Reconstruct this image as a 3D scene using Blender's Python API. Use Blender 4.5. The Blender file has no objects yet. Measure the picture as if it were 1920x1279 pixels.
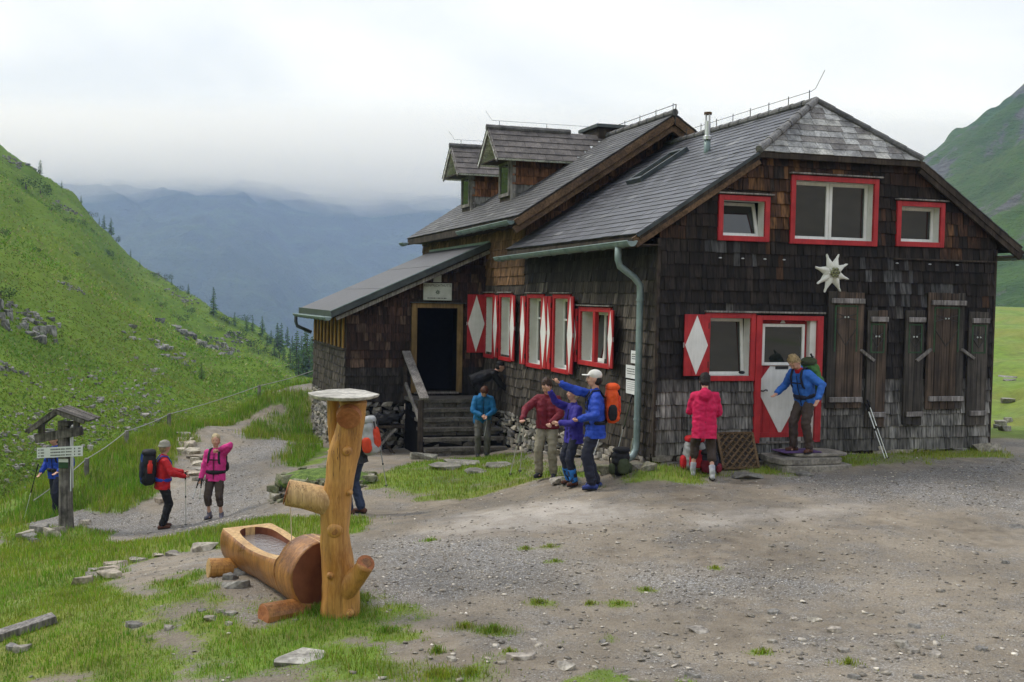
import bpy, bmesh, math, random
import numpy as np
from mathutils import Vector, Matrix, noise as mn

random.seed(7); RNG = np.random.default_rng(11)
R = math.radians
scene = bpy.context.scene
COL = scene.collection

# ------------------------------------------------------------------ camera
CAMZ = 3.0
cam_d = bpy.data.cameras.new('camera'); cam = bpy.data.objects.new('camera', cam_d); COL.objects.link(cam)
cam_d.sensor_width = 36.0; cam_d.lens = 36.0*1900/1920
cam_d.clip_start = 0.1; cam_d.clip_end = 12000
cam.matrix_world = Matrix.Translation((0, 0, CAMZ)) @ Matrix.Rotation(R(90-2.40), 4, 'X') @ Matrix.Rotation(R(1.05), 4, 'Z')
scene.camera = cam

# ------------------------------------------------------------------ sky, sun, exposure
SUN_EL, SUN_AZ = 52.0, -70.0          # azimuth from +Y (view direction), negative = to the left
world = bpy.data.worlds.new('World'); scene.world = world; world.use_nodes = True
wn = world.node_tree; wn.nodes.clear()
def wnode(t, **k):
    n = wn.nodes.new(t)
    for a, b in k.items(): setattr(n, a, b)
    return n
sky = wnode('ShaderNodeTexSky', sky_type='NISHITA', sun_disc=False)
sky.sun_elevation = R(SUN_EL); sky.sun_rotation = R(SUN_AZ); sky.dust_density = 3.0
tc = wnode('ShaderNodeTexCoord'); mp = wnode('ShaderNodeMapping'); mp.inputs['Scale'].default_value = (1.0, 1.0, 2.2)
mp.inputs['Location'].default_value = (3.1, 0.4, 0.2)
nz = wnode('ShaderNodeTexNoise'); nz.inputs['Scale'].default_value = 2.1; nz.inputs['Detail'].default_value = 7; nz.inputs['Roughness'].default_value = .5; nz.inputs['Distortion'].default_value = .5
rp = wnode('ShaderNodeValToRGB')
rp.color_ramp.elements[0].position = .36; rp.color_ramp.elements[0].color = (.63, .685, .79, 1)
rp.color_ramp.elements[1].position = .60; rp.color_ramp.elements[1].color = (.84, .88, .95, 1)
sc10 = wnode('ShaderNodeVectorMath', operation='SCALE'); sc10.inputs['Scale'].default_value = 10.0
mixw = wnode('ShaderNodeMix', data_type='RGBA'); mixw.inputs['Factor'].default_value = .94
bg = wnode('ShaderNodeBackground'); bg.inputs['Strength'].default_value = .10
wo = wnode('ShaderNodeOutputWorld')
L = wn.links.new
L(tc.outputs['Generated'], mp.inputs['Vector']); L(mp.outputs['Vector'], nz.inputs['Vector']); L(nz.outputs['Fac'], rp.inputs['Fac'])
L(rp.outputs['Color'], sc10.inputs[0]); L(sky.outputs['Color'], mixw.inputs['A']); L(sc10.outputs['Vector'], mixw.inputs['B'])
L(mixw.outputs['Result'], bg.inputs['Color']); L(bg.outputs['Background'], wo.inputs['Surface'])

sun_d = bpy.data.lights.new('sun', 'SUN'); sun_d.energy = 1.5; sun_d.angle = R(14); sun_d.color = (1, .97, .92)
sun = bpy.data.objects.new('sun', sun_d); COL.objects.link(sun)
sdir = Vector((math.sin(R(SUN_AZ))*math.cos(R(SUN_EL)), math.cos(R(SUN_AZ))*math.cos(R(SUN_EL)), math.sin(R(SUN_EL))))
sun.rotation_euler = sdir.to_track_quat('Z', 'Y').to_euler(); sun.location = (0, 0, 60)

vs = scene.view_settings; vs.view_transform = 'Standard'; vs.look = 'None'; vs.exposure = 0.51; vs.gamma = 1.0; vs.use_curve_mapping = False
cy = scene.cycles
cy.max_bounces = 10; cy.diffuse_bounces = 3; cy.glossy_bounces = 3; cy.transmission_bounces = 6; cy.volume_bounces = 6; cy.transparent_max_bounces = 8
cy.use_denoising = True; cy.caustics_reflective = False; cy.caustics_refractive = False

# ------------------------------------------------------------------ helpers
ORG = {}
def tag(o, label=None, cat=None, group=None, kind=None):
    if label: o['label'] = label
    if cat: o['category'] = cat
    if group: o['group'] = group
    if kind: o['kind'] = kind
    return o
def thing(name, label, cat, loc, group=None):
    o = bpy.data.objects.new(name, None); COL.objects.link(o); o.location = loc; o.empty_display_size = .2
    ORG[o] = Vector(loc); return tag(o, label, cat, group)
def V3(*a): return Vector(a)

class MB:
    def __init__(s): s.v = []; s.f = []; s.t = []; s.m = []
    def add(s, verts, faces, tint=None, mi=0):
        b = len(s.v); s.v.extend([tuple(p) for p in verts])
        for fc in faces: s.f.append([b+i for i in fc]); s.t.append(tint or (1, 1, 1)); s.m.append(mi)
        return s
    def hexa(s, p, tint=None, mi=0):           # 8 points: bottom ring 0-3, top ring 4-7
        return s.add(p, [(3,2,1,0),(4,5,6,7),(0,1,5,4),(1,2,6,5),(2,3,7,6),(3,0,4,7)], tint, mi)
    def box(s, a, b, tf=None, tint=None, mi=0):
        x0,y0,z0 = a; x1,y1,z1 = b
        p = [(x0,y0,z0),(x1,y0,z0),(x1,y1,z0),(x0,y1,z0),(x0,y0,z1),(x1,y0,z1),(x1,y1,z1),(x0,y1,z1)]
        if tf: p = [tf(*q) for q in p]
        return s.hexa(p, tint, mi)
    def beam(s, p, q, w, h, up=(0,0,1), tint=None, mi=0):
        p = Vector(p); q = Vector(q); d = (q-p).normalized(); up = Vector(up)
        r = d.cross(up)
        if r.length < 1e-4: r = d.cross(Vector((1,0,0)))
        r.normalize(); u = r.cross(d).normalized(); r = r*w/2; u = u*h/2
        return s.hexa([p-r-u, p+r-u, q+r-u, q-r-u, p-r+u, p+r+u, q+r+u, q-r+u], tint, mi)
    def tube(s, pts, rad, n=8, caps=True, tint=None, mi=0, squash=None, roll=0.0):
        pts = [Vector(p) for p in pts]; k = len(pts)
        if not hasattr(rad, '__len__'): rad = [rad]*k
        rings = []; ref = None
        for i in range(k):
            d = (pts[min(i+1,k-1)]-pts[max(i-1,0)]).normalized()
            if ref is None:
                ref = Vector((0,0,1)) if abs(d.z) < .9 else Vector((1,0,0))
            a = (ref - d*ref.dot(d)).normalized(); ref = a; b = d.cross(a)
            rings.append([pts[i]+(a*math.cos(2*math.pi*j/n+roll)*(squash or 1)+b*math.sin(2*math.pi*j/n+roll))*rad[i] for j in range(n)])
        vv = [q for r in rings for q in r]; ff = []
        for i in range(k-1):
            for j in range(n):
                ff.append((i*n+j, i*n+(j+1)%n, (i+1)*n+(j+1)%n, (i+1)*n+j))
        if caps: ff.append(tuple(range(n-1,-1,-1))); ff.append(tuple((k-1)*n+j for j in range(n)))
        return s.add(vv, ff, tint, mi)
    def ball(s, c, r, n=10, m=6, tint=None, mi=0, rot=None):
        c = Vector(c)
        if not hasattr(r, '__len__'): r = (r, r, r)
        vv = []; ff = []
        for i in range(m+1):
            th = math.pi*i/m
            for j in range(n):
                ph = 2*math.pi*j/n
                q = Vector((r[0]*math.sin(th)*math.cos(ph), r[1]*math.sin(th)*math.sin(ph), r[2]*math.cos(th)))
                vv.append(c + (rot @ q if rot else q))
        for i in range(m):
            for j in range(n): ff.append((i*n+j, (i+1)*n+j, (i+1)*n+(j+1)%n, i*n+(j+1)%n))
        return s.add(vv, ff, tint, mi)
    def mesh(s, name, mats, org=(0,0,0), smooth=False):
        me = bpy.data.meshes.new(name); o = Vector(org)
        me.from_pydata([(p[0]-o.x, p[1]-o.y, p[2]-o.z) for p in s.v], [], s.f)
        mats = mats if isinstance(mats, (list, tuple)) else [mats]
        for m in mats: me.materials.append(m)
        if len(mats) > 1: me.polygons.foreach_set('material_index', s.m)
        ca = me.color_attributes.new('tint', 'FLOAT_COLOR', 'CORNER')
        arr = np.ones((len(me.loops), 4), np.float32)
        cnt = np.array([len(f) for f in s.f]); arr[:, :3] = np.repeat(np.array(s.t, np.float32), cnt, axis=0)
        ca.data.foreach_set('color', arr.ravel())
        if smooth: me.polygons.foreach_set('use_smooth', [True]*len(me.polygons))
        me.update(); return me
    def build(s, name, mats, parent=None, smooth=False, loc=(0,0,0), **tg):
        org = ORG[parent] if parent else Vector(loc)
        ob = bpy.data.objects.new(name, s.mesh(name, mats, org, smooth)); COL.objects.link(ob)
        if parent: ob.parent = parent
        else: ob.location = loc
        ORG[ob] = org
        if tg: tag(ob, **tg)
        return ob
def bevel(ob, w=.004, seg=1, ang=35):
    m = ob.modifiers.new('bevel', 'BEVEL'); m.width = w; m.segments = seg; m.limit_method = 'ANGLE'; m.angle_limit = R(ang); return ob

# ------------------------------------------------------------------ materials
MAT = {}
def mat(name, c1, c2=None, scale=8.0, rough=.75, bump=.25, stretch=(1,1,1), tint=False, spec=.3, detail=6.0, metal=0.0, bdist=.01, lo=.35, hi=.65, fine=None, bfine=None, rough2=None, coat=0):
    m = bpy.data.materials.new(name); m.use_nodes = True; nt = m.node_tree; nt.nodes.clear()
    N = nt.nodes.new; K = nt.links.new
    out = N('ShaderNodeOutputMaterial'); b = N('ShaderNodeBsdfPrincipled'); K(b.outputs[0], out.inputs['Surface'])
    tc = N('ShaderNodeTexCoord'); mp = N('ShaderNodeMapping'); mp.inputs['Scale'].default_value = stretch; K(tc.outputs['Object'], mp.inputs['Vector'])
    nz = N('ShaderNodeTexNoise'); nz.inputs['Scale'].default_value = scale; nz.inputs['Detail'].default_value = detail; nz.inputs['Roughness'].default_value = .6; K(mp.outputs[0], nz.inputs['Vector'])
    rp = N('ShaderNodeValToRGB'); e = rp.color_ramp.elements
    e[0].position = lo; e[0].color = (*c1, 1); e[1].position = hi; e[1].color = (*(c2 or c1), 1); K(nz.outputs['Fac'], rp.inputs['Fac'])
    col = rp.outputs['Color']
    if fine:                                    # second, finer layer: (scale, stretch, strength)
        mp2 = N('ShaderNodeMapping'); mp2.inputs['Scale'].default_value = fine[1]; K(tc.outputs['Object'], mp2.inputs['Vector'])
        n2 = N('ShaderNodeTexNoise'); n2.inputs['Scale'].default_value = fine[0]; n2.inputs['Detail'].default_value = 4; K(mp2.outputs[0], n2.inputs['Vector'])
        mr = N('ShaderNodeMapRange'); mr.inputs['From Min'].default_value = .3; mr.inputs['From Max'].default_value = .7; mr.inputs['To Min'].default_value = 1-fine[2]; mr.inputs['To Max'].default_value = 1+fine[2]; K(n2.outputs['Fac'], mr.inputs['Value'])
        vm = N('ShaderNodeVectorMath'); vm.operation = 'SCALE'; K(col, vm.inputs[0]); K(mr.outputs[0], vm.inputs['Scale']); col = vm.outputs[0]
        hsrc = n2.outputs['Fac']
    else: hsrc = nz.outputs['Fac']
    if tint:
        at = N('ShaderNodeAttribute'); at.attribute_name = 'tint'
        mx = N('ShaderNodeVectorMath'); mx.operation = 'MULTIPLY'; K(col, mx.inputs[0]); K(at.outputs['Color'], mx.inputs[1]); col = mx.outputs[0]
    K(col, b.inputs['Base Color'])
    b.inputs['Roughness'].default_value = rough; b.inputs['Specular IOR Level'].default_value = spec; b.inputs['Metallic'].default_value = metal; b.inputs['Coat Weight'].default_value = coat
    if rough2 is not None:
        mr2 = N('ShaderNodeMapRange'); mr2.inputs['To Min'].default_value = rough; mr2.inputs['To Max'].default_value = rough2; K(nz.outputs['Fac'], mr2.inputs['Value']); K(mr2.outputs[0], b.inputs['Roughness'])
    if bump:
        bp = N('ShaderNodeBump'); bp.inputs['Strength'].default_value = bump; bp.inputs['Distance'].default_value = bdist; K(hsrc, bp.inputs['Height']); K(bp.outputs[0], b.inputs['Normal'])
    MAT[name] = m; return m
GCP=[[2.24,15.9,0.43],[5.16,16.7,0.43],[8.27,17.5,0.47],[3.1,15.6,0.25],[1.25,15.2,0.14],[-0.66,22.3,-0.47],[-4.05,24.2,-0.68],[-5.43,28.0,-0.98],[8.49,17.0,0.46],[3.45,11.9,0.28],[6.18,12.3,0.24],[0.05,7.3,0.2],[3.71,7.3,0.27],[2.15,7.3,0.24],[-4.16,8.2,-0.23],[-2.7,7.8,-0.05],[-1.52,9.2,0.08],[-3.02,10.3,0.06],[-4.8,12.0,-0.41],[-6.36,18.6,-1.39],[-5.46,18.7,-1.2],[-4.39,18.2,-0.8],[-5.14,17.6,-1.0],[-4.55,15.6,-0.61],[-6.01,17.6,-1.2],[-5.33,15.6,-0.79],[-3.98,19.0,-0.55],[-2.42,15.5,-0.37],[-3.49,14.5,-0.33],[-1.73,16.0,-0.43],[-0.41,14.3,-0.04],[-1.56,11.6,-0.05],[-0.31,11.0,0.13],[-2.23,20.5,-0.4],[-5.24,25.0,-0.67],[-6.43,24.0,-0.8],[-7.46,21.5,-1.01],[-7.8,19.5,-1.18],[-7.68,19.2,-1.37],[-9.32,19.0,-1.46],[-9.46,21.0,-1.69],[-8.05,18.3,-1.32],[-8.81,26.0,-0.5],[-7.49,30.0,-0.07],[-6.03,31.0,0.35],[-9.14,24.0,-0.7],[-9.27,22.0,-1.02],[0.41,17.2,-0.09],[1.22,9.2,0.13],[-6.08,12.0,-0.56],[-11.0,30.0,-4.0],[-9.0,36.0,-5.0],[-6.0,42.0,-6.0],[-13.5,25.0,-3.2],[-14.0,19.0,-2.4],[-15.0,12.0,-2.0],[-12.0,6.0,-1.5],[12.0,20.0,0.55],[16.0,30.0,0.95],[20.0,18.0,0.7],[14.0,10.0,0.5],[10.0,5.0,0.45],[3.0,4.0,0.3],[-4.0,4.0,-0.1],[4.0,28.0,0.5],[-8.0,4.0,-0.7],[-1.0,32.0,0.0],[-17.0,30.0,-5.0]]
REG={'lawn':[[(-10.49,20.72),(-8.69,18.32),(-8.17,18.47),(-7.22,18.42),(-6.68,16.17),(-5.23,15.06),(-4.38,15.46),(-3.63,15.77),(-2.7,15.21),(-2.05,14.61),(-1.65,13.86),(-2.16,12.96),(-3.56,12.81),(-4.34,13.11),(-4.76,12.56),(-4.7,11.76),(-3.83,10.56),(-3.28,9.91),(-3.28,9.31),(-2.84,8.61),(-2.58,7.8),(-4.16,8.2)],[(-2.27,8.86),(-1.93,9.26),(-1.47,9.51),(-0.93,9.16),(-0.84,8.96),(-1.15,8.61),(-1.47,8.35),(-1.99,7.95),(-2.46,8.3),(-2.52,8.76)]],'bank':[[(-9.26,21.17),(-8.89,22.22),(-10.42,30.0),(-7.57,30.0),(-5.87,30.0),(-5.76,29.48),(-6.97,28.83),(-7.7,27.63),(-8.05,26.03),(-7.5,23.38),(-7.47,21.52),(-7.04,19.97),(-7.79,19.47)]],'moss':[[(1.5,15.31),(2.68,15.11),(3.89,15.82),(5.65,16.07),(8.55,17.12),(8.8,17.82),(5.41,17.52),(4.77,16.57),(3.29,16.17),(1.74,16.07)],[(-2.59,18.42),(-1.74,21.07),(-0.07,22.02),(1.47,15.92),(0.4,16.87),(-0.83,16.57),(-1.97,17.32)],[(-5.31,22.02),(-3.89,21.87),(-4.34,24.38),(-5.28,25.18)],[(-6.99,25.58),(-6.96,28.78),(-5.77,29.69),(-4.8,24.78),(-5.37,23.83),(-6.23,24.73)],[(-3.89,11.21),(-3.26,11.51),(-2.97,10.11),(-2.59,9.16),(-2.27,8.86),(-2.46,8.3),(-2.83,8.56)],[(-6.94,27.53),(-5.78,29.33),(-5.53,28.48),(-5.79,25.08)],[(-4.15,10.81),(-3.73,11.26),(-2.79,10.06),(-2.88,8.71),(-2.58,7.8),(-3.18,7.95),(-3.47,8.86)],[(-2.46,8.3),(-1.99,7.95),(-1.47,8.35),(-1.01,8.25),(-0.74,7.4),(-2.58,7.8)]],'gravel':[[(-2.02,12.96),(-0.02,12.36),(0.84,10.76),(0.58,10.01),(-0.01,9.76),(-1.15,9.36),(-1.45,10.06)],[(-6.71,21.27),(-6.3,22.22),(-6.65,24.33),(-6.19,27.43),(-5.05,24.08),(-5.64,22.37),(-4.45,18.47),(-4.14,15.16),(-5.57,16.07),(-7.19,17.97),(-9.06,18.47),(-10.26,20.92),(-7.75,19.37),(-6.83,19.67)],[(4.31,15.52),(6.31,16.02),(8.55,16.77),(6.89,13.46),(5.48,13.86),(4.56,14.21)],[(1.26,10.36),(3.09,10.61),(3.35,9.71),(1.51,9.51)]],'clay':[[(-0.93,14.21),(0.35,14.61),(2.12,13.51),(2.72,13.66),(0.99,12.71),(-0.02,12.56),(-0.64,12.81)],[(2.44,13.31),(4.69,13.71),(3.7,12.76),(2.29,12.46)]]}
CLUMPS=[(-0.11,8.56,0.14,0.05),(-0.37,8.71,0.11,0.03),(-0.56,8.05,0.06,0.05),(-0.51,7.5,0.24,0.03),(0.3,9.46,0.12,0.02),(0.48,11.61,0.09,0.02),(0.51,10.86,0.08,0.015),(-0.98,12.51,0.09,0.02),(0.2,11.51,0.07,0.02),(2.05,8.0,0.07,0.03),(2.64,7.7,0.08,0.03),(1.05,9.46,0.1,0.015),(-1.49,9.61,0.2,0.05),(-1.72,9.21,0.29,0.06),(2.18,10.56,0.06,0.015),(-1.05,8.61,0.14,0.04),(-0.27,7.5,0.12,0.03),(0.78,9.46,0.06,0.02),(1.36,9.86,0.08,0.015),(0.02,8.0,0.06,0.02)]
TREES=[[-79.0,169.6,2.3],[-78.7,176.9,1.4],[-77.9,183.0,1.3],[-92.0,225.6,1.7],[-92.0,228.2,3.1],[-91.6,231.2,3.9],[-57.3,194.2,5.1],[-65.1,203.5,2.1],[-70.8,210.5,1.4],[-53.6,195.6,2.7],[-51.5,196.4,2.9],[-51.0,199.0,2.9],[-49.2,199.4,3.8],[-46.6,201.2,5.1],[-46.0,201.6,5.7],[-48.7,219.3,4.2],[-47.2,217.6,3.4],[-32.7,153.8,4.7],[-44.6,214.7,4.7],[-28.0,138.4,5.2],[-27.7,140.4,4.6],[-19.6,64.0,1.1],[-86.1,228.4,1.7],[-76.4,207.7,1.3],[-47.4,199.1,2.7],[-43.9,220.9,4.7],[-30.0,137.2,2.9],[-28.2,136.9,3.7],[-27.4,136.9,4.3],[-32.0,142.2,2.2],[-28.5,135.4,3.1],[-29.0,148.9,5.2],[-34.2,145.8,2.2],[-36.7,151.7,1.9],[-43.7,214.0,6.5],[-29.6,150.0,2.7]]
BUSHES=[[-33.6,146.6,1.08],[-66.7,139.0,1.61],[-71.3,153.1,1.45],[-55.0,120.9,0.83],[-54.0,122.7,0.58],[-25.8,51.1,0.7],[-48.3,201.4,1.48],[-54.7,195.7,1.24],[-40.1,148.1,1.25],[-37.5,145.5,1.23],[-35.9,143.4,0.91],[-56.0,195.0,1.03],[-82.0,239.2,1.26],[-65.7,197.8,0.94],[-72.2,203.9,0.86],[-29.9,97.5,0.46],[-86.6,208.4,0.88],[-90.4,231.0,1.09],[-35.8,119.3,0.75],[-39.3,78.1,0.41],[-64.5,155.9,0.57],[-61.9,235.0,1.48],[-29.0,138.0,1.02],[-64.9,152.1,0.72],[-61.1,153.4,0.81],[-38.3,80.9,0.38],[-29.9,67.5,0.28],[-39.1,118.6,0.75],[-47.6,148.5,0.78],[-43.2,116.2,0.43],[-41.4,119.1,0.5],[-42.9,148.1,0.7],[-24.2,52.8,0.19],[-20.9,74.4,0.31],[-23.6,61.3,0.23],[-55.5,113.3,0.54],[-46.7,108.8,0.46]]
OUTCROPS=[[-23.4,47.6,0.95,1.25],[-24.2,51.1,0.59,0.48],[-23.4,68.3,1.15,0.5],[-33.2,106.7,2.25,1.46],[-35.2,124.2,0.78,1.04],[-19.3,38.4,0.28,0.36],[-28.6,65.8,0.42,0.28],[-62.9,194.0,1.43,0.82],[-40.2,146.8,1.08,0.77],[-69.4,158.6,1.0,0.67],[-81.9,165.5,1.39,0.87],[-83.5,239.8,1.26,0.76]]
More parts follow.
